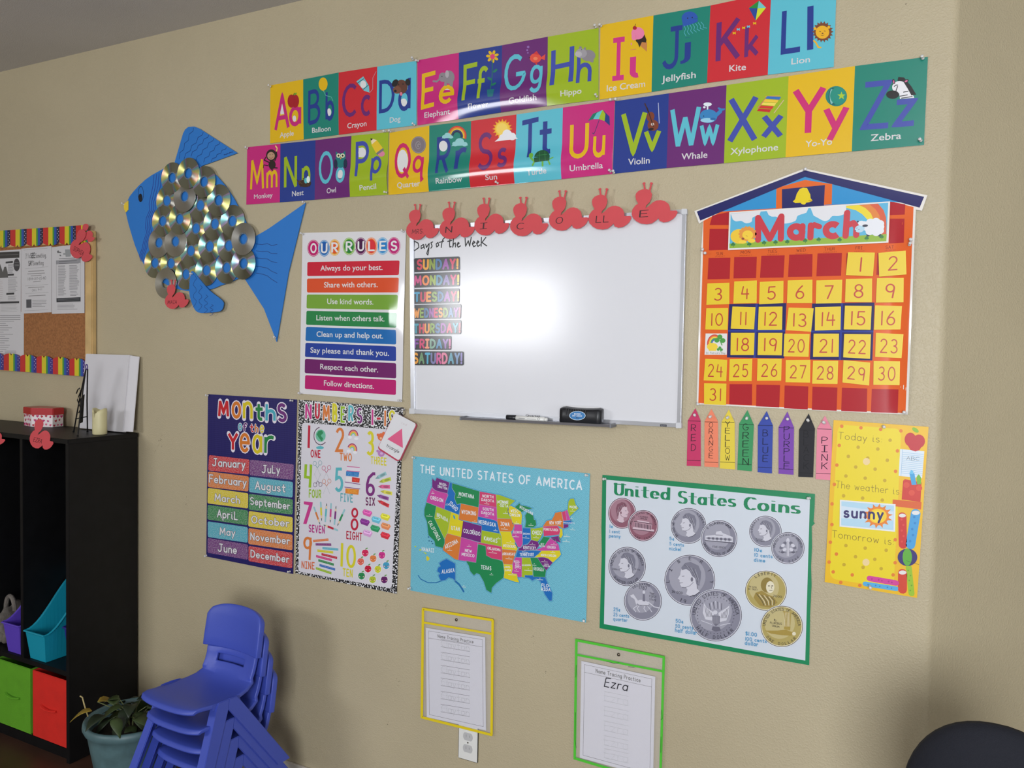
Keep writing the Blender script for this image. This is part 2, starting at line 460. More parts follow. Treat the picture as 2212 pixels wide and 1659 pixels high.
def apply_warp(me, warp):
    fn, xs, zs = warp
    bm = bmesh.new(); bm.from_mesh(me)
    for ax, vals in ((0, [min(xs)-.03*k for k in (1, 2, 4)]+list(xs)+[max(xs)+.03*k for k in (1, 2, 4)]), (2, [min(zs)-.03, min(zs)-.01]+list(zs)+[max(zs)+.03, max(zs)+.08])):
        for v in vals:
            no = Vector((1, 0, 0)) if ax == 0 else Vector((0, 0, 1))
            pc = Vector((v, 0, 0)) if ax == 0 else Vector((0, 0, v))
            bmesh.ops.bisect_plane(bm, geom=bm.verts[:]+bm.edges[:]+bm.faces[:], dist=1e-7, plane_co=pc, plane_no=no)
    bmesh.ops.triangulate(bm, faces=[f for f in bm.faces if len(f.verts) > 4])
    XS = sorted([min(xs)-.6]+[min(xs)-.03*k for k in (1, 2, 4)]+list(xs)+[max(xs)+.03*k for k in (1, 2, 4)]+[max(xs)+.6]); ZS = sorted([min(zs)-.6]+[min(zs)-.03, min(zs)-.01]+list(zs)+[max(zs)+.03, max(zs)+.08, max(zs)+.6])
    if ('grid', id(fn)) not in _wc: _wc[('grid', id(fn))] = ([[fn(x, z) for z in ZS] for x in XS], fn)
    GV = _wc[('grid', id(fn))][0]
    from bisect import bisect_right
    for v in bm.verts:
        i = min(max(bisect_right(XS, v.co.x)-1, 0), len(XS)-2); j = min(max(bisect_right(ZS, v.co.z)-1, 0), len(ZS)-2)
        u = (v.co.x-XS[i])/(XS[i+1]-XS[i]); q = (v.co.z-ZS[j])/(ZS[j+1]-ZS[j])
        v.co.y -= (GV[i][j]*(1-u)+GV[i+1][j]*u)*(1-q)+(GV[i][j+1]*(1-u)+GV[i+1][j+1]*u)*q
    bm.to_mesh(me); bm.free(); me.shade_smooth()
    e = 5e-4; nr = []
    for v in me.vertices:
        x, z = v.co.x, v.co.z
        gx = (fn(x+e, z)-fn(x-e, z))/(2*e); gz = (fn(x, z+e)-fn(x, z-e))/(2*e)
        nr.append(Vector((gx*-1, -1, gz*-1)).normalized()*1)
    # out = distance towards the viewer (-y): the surface is (x, -out, z), its normal (-dout/dx, -1, -dout/dz)
    me.normals_split_custom_set_from_vertices(nr)
    return me
def sheet(name, quad, y, parent, c, th=0.0006, warp=None, mt=None):
    """one sheet of paper or card: quad of photo points on the wall plane, thin but solid"""
    pts = []
    for p in quad:
        v = P(p[0], p[1], -(y)); pts.append((v.x, -(y-th), v.z))
    A = sum(pts[i][0]*pts[(i+1) % len(pts)][2]-pts[(i+1) % len(pts)][0]*pts[i][2] for i in range(len(pts)))
    if A < 0: pts = pts[::-1]
    me = prism(pts, (0, -th, 0))
    at = me.color_attributes.new('Col', 'FLOAT_COLOR', 'CORNER')
    at.data.foreach_set('color', (list(lin(c))+[1.0])*len(me.loops))
    me.materials.append(mt or SATIN())
    if warp: me = apply_warp(me, warp)
    return mk(name, me, parent)
def lerp(a, b, t): return (a[0]+(b[0]-a[0])*t, a[1]+(b[1]-a[1])*t)
def smooth(pts, n=3, closed=True):
    out = []; N = len(pts)
    for i in range(N):
        p0, p1, p2, p3 = pts[i-1], pts[i], pts[(i+1) % N], pts[(i+2) % N]
        for k in range(n):
            t_ = k/n; out.append(tuple(.5*((2*p1[j])+(-p0[j]+p2[j])*t_+(2*p0[j]-5*p1[j]+4*p2[j]-p3[j])*t_*t_+(-p0[j]+3*p1[j]-3*p2[j]+p3[j])*t_**3) for j in (0, 1)))
    return out
# ================================================================== THE SETTING
ZC = 2.815
def wallmat(name, c, bump=.32):
    if name in MATS: return MATS[name]
    m, nt, b = newmat(name); N = nt.nodes; L = nt.links
    tc = N.new('ShaderNodeTexCoord')
    b.inputs['Roughness'].default_value = .48
    n2 = N.new('ShaderNodeTexNoise'); n2.inputs['Scale'].default_value = 2.2; n2.inputs['Detail'].default_value = 6
    L.new(tc.outputs['Object'], n2.inputs['Vector'])
    mp = N.new('ShaderNodeMapRange'); mp.inputs[1].default_value = .3; mp.inputs[2].default_value = .7; mp.inputs[3].default_value = .95; mp.inputs[4].default_value = 1.04
    L.new(n2.outputs['Fac'], mp.inputs[0])
    mx = N.new('ShaderNodeMix'); mx.data_type = 'RGBA'; mx.blend_type = 'MULTIPLY'; mx.inputs[0].default_value = 1
    mx.inputs[6].default_value = lin(c)+(1,); L.new(mp.outputs[0], mx.inputs[7]); L.new(mx.outputs[2], b.inputs['Base Color'])
    n = N.new('ShaderNodeTexNoise'); n.inputs['Scale'].default_value = 210; n.inputs['Detail'].default_value = 2.5; n.inputs['Roughness'].default_value = .55
    L.new(tc.outputs['Object'], n.inputs['Vector'])
    r = N.new('ShaderNodeMapRange'); r.inputs[1].default_value = .45; r.inputs[2].default_value = .68; L.new(n.outputs['Fac'], r.inputs[0])
    bp = N.new('ShaderNodeBump'); bp.inputs['Strength'].default_value = bump; bp.inputs['Distance'].default_value = .0016
    L.new(r.outputs[0], bp.inputs['Height']); L.new(bp.outputs[0], b.inputs['Normal'])
    MATS[name] = m; return m
WALL = wallmat('orange_peel_paint', (183, 171, 142))
CEIL = wallmat('ceiling_paint', (200, 197, 196), .3)
def struct(name, me): return tag(mk(name, me), kind='structure')
XC = 0.062; RB = 0.03
plan = [(-6.2, 0.15), (-6.2, 0)]
k_ = RB*math.tan(math.radians(22.5))
for i in range(9):
    a = math.radians(45*i/8); plan.append((XC-k_+RB*math.sin(a), RB-RB*math.cos(a)))
ex, ey = plan[-1]
plan2 = [(ex, ey), (ex+2.9, ey+2.9), (ex+2.8, ey+3.0), (ex-.10, ey+.10)]
plan += [(ex-.10, ey+.10), (XC-.08, .15)]
me = prism([(x, y, 0) for x, y in plan], (0, 0, ZC), WALL); me.shade_smooth()
me2 = me
wf = struct('wall_front', me)
try:
    wf.data.set_sharp_from_angle(angle=math.radians(25))
except Exception: pass
struct('wall_right', prism([(x, y, 0) for x, y in plan2], (0, 0, ZC), WALL))
struct('wall_left', boxm(-6.3, -6.2, -4.8, .15, 0, ZC, WALL))
wx0, wx1, wz0, wz1 = WIN1[0]-.72, WIN1[0]+.72, WIN1[2]-.45, WIN1[2]+.45
v0, v1, q0, q1 = WIN2[0]-.9, WIN2[0]+.9, WIN2[2]-.8, WIN2[2]+.8
struct('wall_back', join(boxm(-6.2, wx0, -4.75, -4.6, 0, ZC, WALL), boxm(wx1, v0, -4.75, -4.6, 0, ZC, WALL), boxm(v1, 3.1, -4.75, -4.6, 0, ZC, WALL),
       boxm(wx0, wx1, -4.75, -4.6, 0, wz0, WALL), boxm(wx0, wx1, -4.75, -4.6, wz1, ZC, WALL), boxm(v0, v1, -4.75, -4.6, 0, q0, WALL), boxm(v0, v1, -4.75, -4.6, q1, ZC, WALL)))
struct('wall_side', join(boxm(3.1, 3.25, -4.75, -3.1, 0, ZC, WALL), boxm(3.1, 3.25, -1.5, 3.2, 0, ZC, WALL),
       boxm(3.1, 3.25, -3.1, -1.5, 0, .8, WALL), boxm(3.1, 3.25, -3.1, -1.5, 2.2, ZC, WALL)))
struct('floor', boxm(-6.3, 3.25, -4.8, 3.3, -.06, 0, mat('floor_wood', (70, 46, 36), .45, var=.15, vscale=8)))
struct('ceiling', boxm(-6.3, 3.25, -4.8, 3.3, ZC, ZC+.08, CEIL))
WHITE = mat('white_plastic', (226, 226, 222), .35)
frm = mat('window_vinyl', (215, 215, 212), .4)
glassm = mat('window_glass', (235, 240, 240), .02, trans=1.0)
def window(name, x0, x1, z0, z1, y, rot=False):
    M = Matrix.Translation((3.17, 0, 0)) @ Matrix.Rotation(math.pi/2, 4, 'Z') if rot else Matrix.Translation((0, y, 0))
    t = .04; parts = []
    r = thing(name, None, None, (0, 0, 0)); tag(r, kind='structure')
    fr = join(boxm(x0, x0+t, -.04, .04, z0, z1, frm), boxm(x1-t, x1, -.04, .04, z0, z1, frm), boxm(x0, x1, -.04, .04, z0, z0+t, frm), boxm(x0, x1, -.04, .04, z1-t, z1, frm), boxm((x0+x1)/2-t/2, (x0+x1)/2+t/2, -.03, .03, z0, z1, frm))
    fr.transform(M); r.location = M @ Vector(((x0+x1)/2, 0, z0))
    mk('window_frame', fr, r)
    g = boxm(x0+t, x1-t, -.003, .003, z0+t, z1-t, glassm); g.transform(M); mk('pane', g, r)
window('window_1', wx0, wx1, wz0, wz1, -4.68)
window('window_2', -3.1, -1.5, .8, 2.2, 0, True)
window('window_3', v0, v1, q0, q1, -4.68)
# ================================================================== PUSH PINS
PINM = mat('clear_pin_plastic', (244, 244, 244), .15, trans=.35)
def pinmesh():
    a = lathem([(.0008, -.004), (.0008, .003), (.0042, .003), (.0045, .0045), (.0026, .006), (.0024, .012), (.0042, .0145), (.0046, .0165), (.003, .0175), (.0001, .0176)], 12, (0, 0, 0), '-y', PINM)
    a.shade_smooth(); return a
_pin = pinmesh(); PINS = []
def pin(px, py, where, y=.001, group=None):
    p = P(px, py, -y)
    o = D.objects.new('push_pin', _pin); col.objects.link(o); o.location = (p.x, -y-.001, p.z)
    o.scale = (.85, .85, .85); o.rotation_euler = (R_.uniform(-.35, .15), 0, R_.uniform(-.3, .3))
    tag(o, 'clear push pin '+where, 'push pin', group or 'clear push pins'); return o
# ================================================================== ALPHABET POSTERS
YEL, TEAL, RED, CYAN, MAG, NAVY, PUR, LIME = (228, 184, 14), (20, 130, 112), (205, 38, 48), (92, 190, 208), (200, 36, 122), (30, 56, 140), (104, 34, 112), (158, 184, 26)
INK = (62, 76, 168)
A_ = (560, 100, 2.9105); B_ = (1260, 0, 2.836); F_ = (240, 260, 3.318)
W_ = (226, 226, 226)
# letter, card colour, letter colour, crop, upper (x0, yb0, x1, yb1, h), lower (x0, yb0, x1, yb1, h = full cap height), caption (text, x0, y0, x1, y1, h)
CARDS = {
'A': (YEL, MAG, A_, (103, 527, 184, 510, 205), (197, 495, 256, 487, 172), ('Apple', 130, 574, 218, 560, 33)),
'B': (TEAL, NAVY, A_, (315, 484, 378, 468, 192), (424, 460, 466, 452, 170), ('Balloon', 330, 545, 452, 531, 33)),
'C': (RED, PUR, A_, (530, 440, 606, 428, 185), (648, 430, 694, 424, 180), ('Crayon', 553, 517, 677, 500, 34)),
'D': (CYAN, NAVY, A_, (762, 410, 842, 398, 182), (882, 397, 942, 390, 190), ('Dog', 818, 481, 888, 470, 34)),
'E': (MAG, YEL, A_, (1030, 386, 1105, 368, 200), (1143, 358, 1218, 350, 165), ('Elephant', 1038, 452, 1205, 428, 34)),
'F': (NAVY, LIME, A_, (1292, 346, 1368, 330, 215), (1372, 336, 1430, 326, 190), ('Flower', 1318, 400, 1448, 384, 34)),
'G': (PUR, CYAN, A_, (1550, 280, 1665, 262, 205), (1712, 232, 1772, 224, 165), ('Goldfish', 1575, 366, 1752, 341, 36)),
'H': (LIME, INK, A_, (1846, 250, 1962, 226, 222), (2006, 234, 2078, 222, 185), ('Hippo', 1895, 319, 2030, 298, 36)),
'I': (YEL, (210, 50, 130), B_, (178, 482, 248, 474, 232), (288, 466, 336, 461, 192), ('Ice Cream', 140, 561, 382, 531, 40)),
'J': (TEAL, NAVY, B_, (498, 415, 602, 400, 228), (603, 345, 640, 338, 128), ('Jellyfish', 485, 504, 693, 476, 40)),
'K': (RED, PUR, B_, (826, 375, 948, 352, 235), (998, 350, 1065, 332, 185), ('Kite', 890, 440, 998, 428, 40)),
'L': (CYAN, NAVY, B_, (1224, 318, 1328, 302, 248), (1388, 303, 1392, 303, 258), ('Lion', 1270, 396, 1392, 380, 38)),
'M': (MAG, YEL, F_, (1003, 495, 1090, 488, 205), (1120, 486, 1187, 478, 185), ('Monkey', 1022, 564, 1158, 550, 34)),
'N': (NAVY, LIME, A_, (164, 888, 230, 880, 188), (275, 873, 316, 870, 178), ('Nest', 205, 944, 280, 935, 34)),
'O': (PUR, CYAN, A_, (382, 858, 458, 850, 182), (490, 850, 536, 848, 138), ('Owl', 425, 926, 487, 918, 34)),
'P': (LIME, INK, A_, (614, 820, 680, 812, 205), (712, 794, 762, 790, 150), ('Pencil', 632, 908, 742, 896, 34)),
'Q': (YEL, (205, 30, 100), A_, (858, 820, 945, 815, 195), (974, 790, 1038, 786, 150), ('Quarter', 868, 892, 1015, 880, 35)),
'R': (TEAL, NAVY, A_, (1124, 802, 1192, 794, 215), (1246, 776, 1300, 768, 200), ('Rainbow', 1113, 867, 1282, 854, 36)),
'S': (RED, PUR, A_, (1384, 772, 1462, 766, 212), (1508, 756, 1556, 752, 172), ('Sun', 1427, 844, 1505, 838, 34)),
'T': (CYAN, NAVY, A_, (1650, 712, 1752, 690, 228), (1762, 672, 1836, 662, 215), ('Turtle', 1688, 816, 1812, 800, 36)),
'U': (MAG, YEL, A_, (1962, 700, 2058, 690, 205), (2108, 690, 2165, 684, 205), ('Umbrella', 1953, 789, 2162, 766, 38)),
'V': (NAVY, LIME, B_, (240, 935, 372, 928, 235), (382, 912, 462, 908, 175), ('Violin', 275, 1011, 410, 1000, 40)),
'W': (PUR, CYAN, B_, (540, 898, 702, 885, 225), (722, 875, 820, 870, 175), ('Whale', 602, 979, 762, 966, 40)),
'X': (LIME, INK, B_, (898, 866, 1050, 856, 256), (1105, 838, 1208, 834, 205), ('Xylophone', 903, 948, 1195, 920, 40)),
'Y': (YEL, (205, 40, 115), B_, (1292, 822, 1462, 808, 265), (1485, 790, 1608, 780, 200), ('Yo-Yo', 1362, 902, 1525, 886, 40)),
'Z': (TEAL, INK, B_, (1718, 780, 1868, 768, 258), (1915, 764, 2025, 754, 225), ('Zebra', 1760, 865, 1948, 850, 42)),
}
PLAIN1 = set('CDGO')
def picture(ch, a):
    BR, DB, GY, BK = (98, 58, 44), (40, 26, 22), (140, 134, 140), (28, 28, 30)
    L = 4
    if ch == 'A':
        a.poly([(130, 385), (150, 300+55), (160, 425), (135, 430)], W_, 2)
        for cx in (203, 228): a.ell(cx, 345, 24, 42, (170, 26, 34), L, 16)
        a.line([(215, 310), (222, 295)], 5, (90, 60, 30), L+1); a.ell(228, 300, 12, 5, (110, 170, 40), L+1, 10, rot=-40)
        a.ell(222, 455, 11, 20, W_, 2, 12)
    if ch == 'B':
        a.ell(403, 238, 28, 42, YEL, L, 20); a.poly([(398, 278), (412, 288), (404, 276)], YEL, L)
        a.line([(405, 280), (420, 310), (455, 320), (466, 345)], 2.5, (120, 200, 190), L); a.ell(441, 415, 14, 24, W_, 3, 14)
    if ch == 'C':
        a.poly([(612, 222), (655, 190), (692, 250), (695, 292), (660, 280)], (120, 196, 206), L)
        a.ell(655, 240, 19, 24, W_, L+1, 14); a.line([(620, 232), (658, 205)], 4, (20, 60, 70), L+1); a.line([(656, 272), (688, 245)], 4, (20, 60, 70), L+1)
        a.line([(697, 292), (715, 270), (715, 200), (735, 160)], 3, (190, 160, 170), L)
    if ch == 'D':
        a.ell(908, 355, 22, 27, W_, 2, 14)
        a.ell(895, 255, 38, 45, BR, L, 20); a.ell(868, 275, 26, 24, (120, 74, 56), L+1, 16); a.ell(855, 232, 18, 26, BK, L+1, 14, rot=30); a.ell(935, 226, 16, 22, BK, L+1, 14, rot=-10)
        a.ell(857, 282, 9, 8, BK, L+2, 10); a.ell(878, 240, 4, 5, BK, L+2, 8); a.ell(905, 238, 4, 5, BK, L+2, 8); a.ell(893, 300, 9, 12, (220, 120, 140), L+1, 10)
    if ch == 'E':
        a.ell(1195, 195, 34, 42, GY, L, 20); a.ell(1155, 195, 26, 30, GY, L, 16); a.line([(1135, 205), (1118, 222), (1095, 220)], 12, GY, L)
        a.ell(1182, 175, 12, 24, (176, 170, 176), L+1, 14); a.poly([(1165, 220), (1180, 225), (1180, 250), (1163, 248)], GY, L); a.poly([(1200, 220), (1222, 215), (1216, 255), (1198, 250)], GY, L)
        a.ell(1150, 190, 3, 4, BK, L+1, 8); a.ell(1180, 276, 20, 13, W_, 3, 14, 0, 180)
    if ch == 'F':
        for i in range(7):
            t = math.radians(i*360/7+20); a.ell(1468+26*math.cos(t), 65-26*math.sin(t), 15, 9, YEL, L, 12, rot=-math.degrees(t))
        a.ell(1468, 66, 15, 16, (225, 60, 120), L+1, 14)
        a.line([(1468, 82), (1466, 180), (1460, 275)], 5, (20, 120, 90), L)
        for x, y, r in ((1485, 155, 40), (1450, 205, -30), (1478, 240, 30)): a.ell(x, y, 17, 8, (20, 120, 90), L, 10, rot=-r)
        a.poly([(1440, 278), (1488, 272), (1480, 322), (1448, 326)], (20, 110, 120), L)
    if ch == 'G':
        a.ell(1738, 75, 36, 30, (228, 78, 60), L, 18); a.poly([(1765, 75), (1800, 50), (1796, 88)], (228, 78, 60), L); a.poly([(1722, 50), (1745, 30), (1762, 55)], (210, 50, 50), L)
        a.poly([(1730, 100), (1745, 120), (1752, 98)], (210, 50, 50), L); a.ell(1738, 78, 14, 11, (240, 130, 90), L+1, 12); a.ell(1700, 72, 4, 4, BK, L+1, 8)
        for x, y, r in ((1690, 42, 5), (1686, 25, 6), (1692, 5, 8)): a.ell(x, y, r, r, (150, 110, 180), L, 10)
    if ch == 'H':
        a.ell(2068, 58, 46, 36, GY, L, 20); a.ell(2025, 45, 36, 30, (160, 156, 162), L+1, 18); a.ell(2008, 50, 22, 18, (184, 180, 184), L+2, 14)
        a.ell(2020, 10, 9, 10, GY, L, 10); a.ell(2048, 15, 7, 9, GY, L, 10); a.poly([(2080, 80), (2105, 75), (2100, 102), (2082, 100)], GY, L); a.ell(2028, 22, 3, 3, BK, L+3, 6)
    if ch == 'I':
        a.poly([(330, 262), (392, 258), (390, 318)], (200, 130, 70), L); a.poly([(320, 250), (345, 225), (375, 212), (388, 245), (385, 262), (360, 258), (345, 292), (335, 265)], DB, L+1)
        a.ell(335, 205, 40, 38, (236, 130, 170), L+2, 18); a.ell(312, 228, 16, 20, (236, 130, 170), L+2, 12); a.ell(316, 172, 13, 12, (170, 30, 40), L+3, 12); a.line([(316, 162), (322, 148)], 3, DB, L+3)
        a.ell(295, 270, 4, 8, (236, 130, 170), L, 8)
    if ch == 'J':
        a.ell(652, 115, 50, 44, (40, 86, 176), L, 24, 0, 180); a.poly([(603, 110), (702, 118), (700, 135), (655, 152), (612, 165)], (40, 86, 176), L); a.ell(640, 112, 4, 4, BK, L+1, 8); a.ell(668, 108, 4, 4, BK, L+1, 8)
        for i in range(7):
            x = 620+i*17; dx = i*7
            a.line([(x, 160-i*4), (x+8+dx*.2, 180-i*4), (x-2+dx*.4, 200-i*5), (x+10+dx*.6, 222-i*8)], 3, (90, 180, 200), L)
    if ch == 'K':
        a.poly([(1076, 5), (1120, 48), (1068, 52)], (110, 200, 200), L); a.poly([(1076, 5), (1068, 52), (1015, 50)], (30, 140, 60), L)
        a.poly([(1015, 50), (1068, 52), (1056, 128)], (36, 70, 150), L); a.poly([(1120, 48), (1056, 128), (1068, 52)], (210, 220, 40), L)
        pp = [(1050, 145), (1012, 165), (983, 172), (950, 182), (925, 205)]
        for i, (x, y) in enumerate(pp): c = (YEL, (110, 190, 220))[i % 2]; a.poly([(x-9, y-8), (x+10, y-2), (x-8, y+8)], c, L); a.poly([(x+9, y-10), (x-4, y), (x+10, y+8)], c, L)
    if ch == 'L':
        for i in range(18):
            t = math.radians(i*20); a.poly([(1467+48*math.cos(t-.2), 195-48*math.sin(t-.2)), (1467+66*math.cos(t), 195-66*math.sin(t)), (1467+48*math.cos(t+.2), 195-48*math.sin(t+.2))], (120, 66, 40), L)
        a.ell(1467, 195, 54, 54, (120, 66, 40), L, 24); a.ell(1465, 198, 42, 40, (236, 178, 30), L+1, 20); a.ell(1420, 176, 9, 9, (236, 178, 30), L+1, 10); a.ell(1504, 168, 9, 9, (236, 178, 30), L+1, 10)
        a.line([(1446, 192), (1455, 195)], 3, BK, L+2); a.line([(1475, 190), (1484, 192)], 3, BK, L+2); a.ell(1466, 205, 6, 4, BR, L+2, 8); a.line([(1456, 216), (1466, 219), (1476, 214)], 2.5, BR, L+2)
        a.line([(1412, 250), (1425, 262), (1440, 290), (1455, 292)], 9, (236, 178, 30), L)
    if ch == 'M':
        a.ell(1150, 250, 38, 42, DB, L, 18); a.ell(1148, 255, 27, 28, (190, 150, 120), L+1, 16); a.ell(1155, 318, 26, 32, DB, L, 16); a.line([(1110, 265), (1098, 285), (1130, 300)], 9, DB, L)
        a.line([(1175, 290), (1190, 255), (1186, 222)], 9, DB, L); a.line([(1140, 340), (1160, 358)], 9, DB, L); a.line([(1170, 340), (1192, 342)], 9, DB, L); a.line([(1125, 325), (1095, 320), (1092, 340)], 6, DB, L)
        a.line([(1188, 220), (1192, 200), (1180, 184)], 9, (240, 220, 120), L); a.line([(1138, 246), (1146, 246)], 2.5, BK, L+2); a.line([(1156, 244), (1164, 242)], 2.5, BK, L+2); a.line([(1136, 268), (1150, 274), (1164, 262)], 3, (150, 40, 40), L+2)
    if ch == 'N':
        for i in range(26):
            t = R_.uniform(0, 6.28); x, y = 288+34*math.cos(t), 860+20*math.sin(t)
            a.line([(x, y), (x+R_.uniform(-20, 20), y+R_.uniform(-16, 16))], 5, R_.choice([(70, 44, 30), (48, 30, 22), (92, 60, 40)]), L+(i % 2))
        a.ell(288, 862, 40, 24, (60, 38, 26), L, 18); a.ell(295, 845, 11, 18, (90, 190, 200), L+2, 12); a.ell(310, 838, 11, 22, (226, 240, 236), L+3, 12)
    if ch == 'O':
        a.ell(513, 805, 19, 28, W_, 2, 16)
        a.ell(513, 725, 36, 40, (20, 120, 120), L, 18); a.ell(482, 740, 12, 30, (24, 40, 70), L+1, 12); a.ell(543, 738, 12, 30, (24, 40, 70), L+1, 12)
        a.poly([(482, 660), (500, 675), (530, 670), (542, 655), (545, 700), (484, 702)], (20, 120, 120), L)
        for x in (500, 526): a.ell(x, 688, 13, 14, (226, 226, 190), L+1, 12); a.ell(x, 688, 6, 7, BK, L+2, 8)
        a.poly([(508, 700), (520, 700), (514, 712)], (230, 150, 40), L+2)
    if ch == 'P':
        a.ell(648, 668, 24, 32, W_, 3, 16); a.poly([(626, 640), (645, 640), (645, 698), (626, 698)], W_, 3)
        a.poly([(700, 578), (740, 590), (708, 618)], (240, 220, 180), L); a.poly([(700, 578), (716, 583), (703, 594)], BK, L+1)
        a.poly([(740, 590), (778, 640), (735, 672), (706, 620)], (232, 196, 40), L); a.poly([(778, 640), (786, 652), (742, 684), (735, 672)], (120, 120, 124), L+1); a.ell(768, 676, 22, 18, (220, 130, 160), L, 14)
    if ch == 'Q':
        a.ell(902, 722, 34, 72, W_, 2, 20); a.ell(1002, 620, 47, 54, (126, 116, 122), L, 22); a.ring(1002, 620, 42, 49, 3, (160, 152, 156), L+1); a.ell(1000, 622, 18, 26, (146, 138, 142), L+1, 14); a.text('G', (990, 640), (1012, 638), 32, (96, 88, 92), L+2, wgt=.1)
    if ch == 'R':
        a.ell(1158, 628, 27, 34, W_, 3, 16)
        for i, c in enumerate([(214, 50, 46), (232, 130, 40), (236, 200, 40), (50, 60, 110), (28, 34, 74)]): a.ring(1245, 565, 56-i*7.5, 60-i*8, 8, c, L, 22, -18, 175)
        for x, y, s in ((1185, 568, 1.), (1262, 612, 1.4)):
            for dx, dy, r in ((-20, 2, 14), (0, -8, 20), (22, 3, 13)): a.ell(x+dx*s, y+dy*s, r*s, r*s*.8, (150, 208, 210), L+2, 14)
            a.poly([(x-38*s, y+12*s), (x+38*s, y+8*s), (x+28*s, y-2), (x-26*s, y)], (150, 208, 210), L+2)
    if ch == 'S':
        for i in range(16):
            t = math.radians(i*22.5); a.poly([(1530+44*math.cos(t-.2), 520-44*math.sin(t-.2)), (1530+64*math.cos(t), 520-64*math.sin(t)), (1530+44*math.cos(t+.2), 520-44*math.sin(t+.2))], (240, 170, 30), L)
        a.ell(1530, 520, 46, 46, (244, 198, 60), L, 22); a.ell(1528, 520, 36, 37, (248, 214, 96), L+1, 20)
        for dx, dy, r in ((-28, 2, 20), (2, -18, 30), (34, -4, 24)): a.ell(1558+dx, 572+dy, r, r, (236, 236, 240), L+2, 16)
        a.poly([(1482, 600), (1628, 582), (1600, 560), (1520, 568)], (236, 236, 240), L+2)
    if ch == 'T':
        a.ell(1785, 700, 48, 46, (24, 84, 50), L+1, 22, 0, 180); a.poly([(1735, 705), (1834, 690), (1832, 722), (1740, 735)], (24, 84, 50), L+1)
        for p in [[(1750, 690), (1815, 682)], [(1765, 665), (1772, 730)], [(1800, 660), (1808, 722)]]: a.line(p, 3, (60, 140, 80), L+2)
        a.ell(1715, 690, 14, 18, (110, 180, 60), L, 12); a.line([(1715, 705), (1740, 730)], 12, (110, 180, 60), L); a.line([(1740, 730), (1728, 752)], 12, (110, 180, 60), L); a.line([(1790, 730), (1790, 755)], 12, (110, 180, 60), L); a.line([(1825, 722), (1835, 745)], 10, (110, 180, 60), L); a.line([(1830, 715), (1855, 702)], 7, (110, 180, 60), L)
    if ch == 'U':
        cx, cy = 2140, 478
        top = (2160, 400); xs = [2068, 2100, 2135, 2172, 2205]; ys = [470, 458, 458, 470, 500]
        for i, c in enumerate([(20, 120, 100), (100, 200, 200), (160, 190, 30), (30, 56, 130)]): a.poly([top, ((xs[i]+top[0])/2-16+i*9, (ys[i]+top[1])/2-10), (xs[i], ys[i]), (xs[i+1], ys[i+1]), ((xs[i+1]+top[0])/2-16+(i+1)*9, (ys[i+1]+top[1])/2-8)], c, L)
        a.line([(2138, 462), (2112, 535), (2104, 552), (2094, 545)], 4, (60, 50, 110), L)
    if ch == 'V':
        a.line([(378, 635), (405, 700)], 7, (70, 36, 26), L); a.ell(412, 715, 24, 30, (126, 60, 36), L, 16, rot=15); a.ell(428, 768, 34, 34, (126, 60, 36), L, 18); a.ell(425, 762, 10, 10, (220, 200, 190), L+1, 10); a.line([(392, 660), (430, 775)], 5, (40, 26, 22), L+1); a.ell(415, 792, 18, 8, (30, 22, 22), L+1, 10, rot=-10)
        a.line([(460, 632), (466, 755)], 4, (190, 196, 220), L)
    if ch == 'W':
        a.ell(768, 712, 54, 42, (50, 130, 190), L, 22); a.poly([(800, 735), (850, 690), (855, 665), (840, 668), (812, 695)], (50, 130, 190), L); a.ell(838, 668, 16, 7, (50, 130, 190), L, 10, rot=25); a.ell(858, 672, 12, 6, (50, 130, 190), L, 10, rot=-20)
        a.ell(760, 738, 42, 14, (150, 206, 230), L+1, 16); a.ell(795, 730, 18, 8, (36, 104, 166), L+2, 10); a.ell(738, 712, 3, 4, BK, L+2, 8)
        a.ell(762, 640, 26, 12, (226, 236, 244), L, 14); a.line([(762, 645), (762, 668)], 9, (226, 236, 244), L); a.ell(742, 658, 8, 7, (226, 236, 244), L, 8)
    if ch == 'X':
        for i, c in enumerate([(50, 110, 190), (240, 200, 60), (240, 220, 90), (214, 50, 44), (200, 36, 40)]):
            y = 590+i*19; x = 1128-i*13; a.poly([(x, y), (x+84-i*2, y+5), (x+74-i*2, y+22), (x-12, y+15)], c, L+1)
        a.line([(1122, 600), (1070, 662)], 6, (210, 110, 100), L); a.line([(1200, 605), (1135, 690)], 6, (210, 110, 100), L); a.line([(1228, 615), (1170, 692)], 5, (220, 180, 150), L); a.line([(1115, 592), (1205, 588)], 4, (220, 150, 90), L)
    if ch == 'Y':
        a.ell(1550, 590, 66, 62, (24, 130, 116), L, 26); a.ell(1532, 592, 30, 54, (16, 96, 100), L+1, 18); a.ell(1522, 592, 12, 46, (130, 190, 186), L+2, 16); a.ell(1562, 588, 50, 54, (28, 142, 124), L+2, 22)
        pts = []
        for i in range(10):
            t = math.radians(90+i*36); r = 26 if i % 2 == 0 else 11; pts.append((1582+r*math.cos(t), 588-r*math.sin(t)))
        a.poly(pts, (170, 200, 50), L+3)
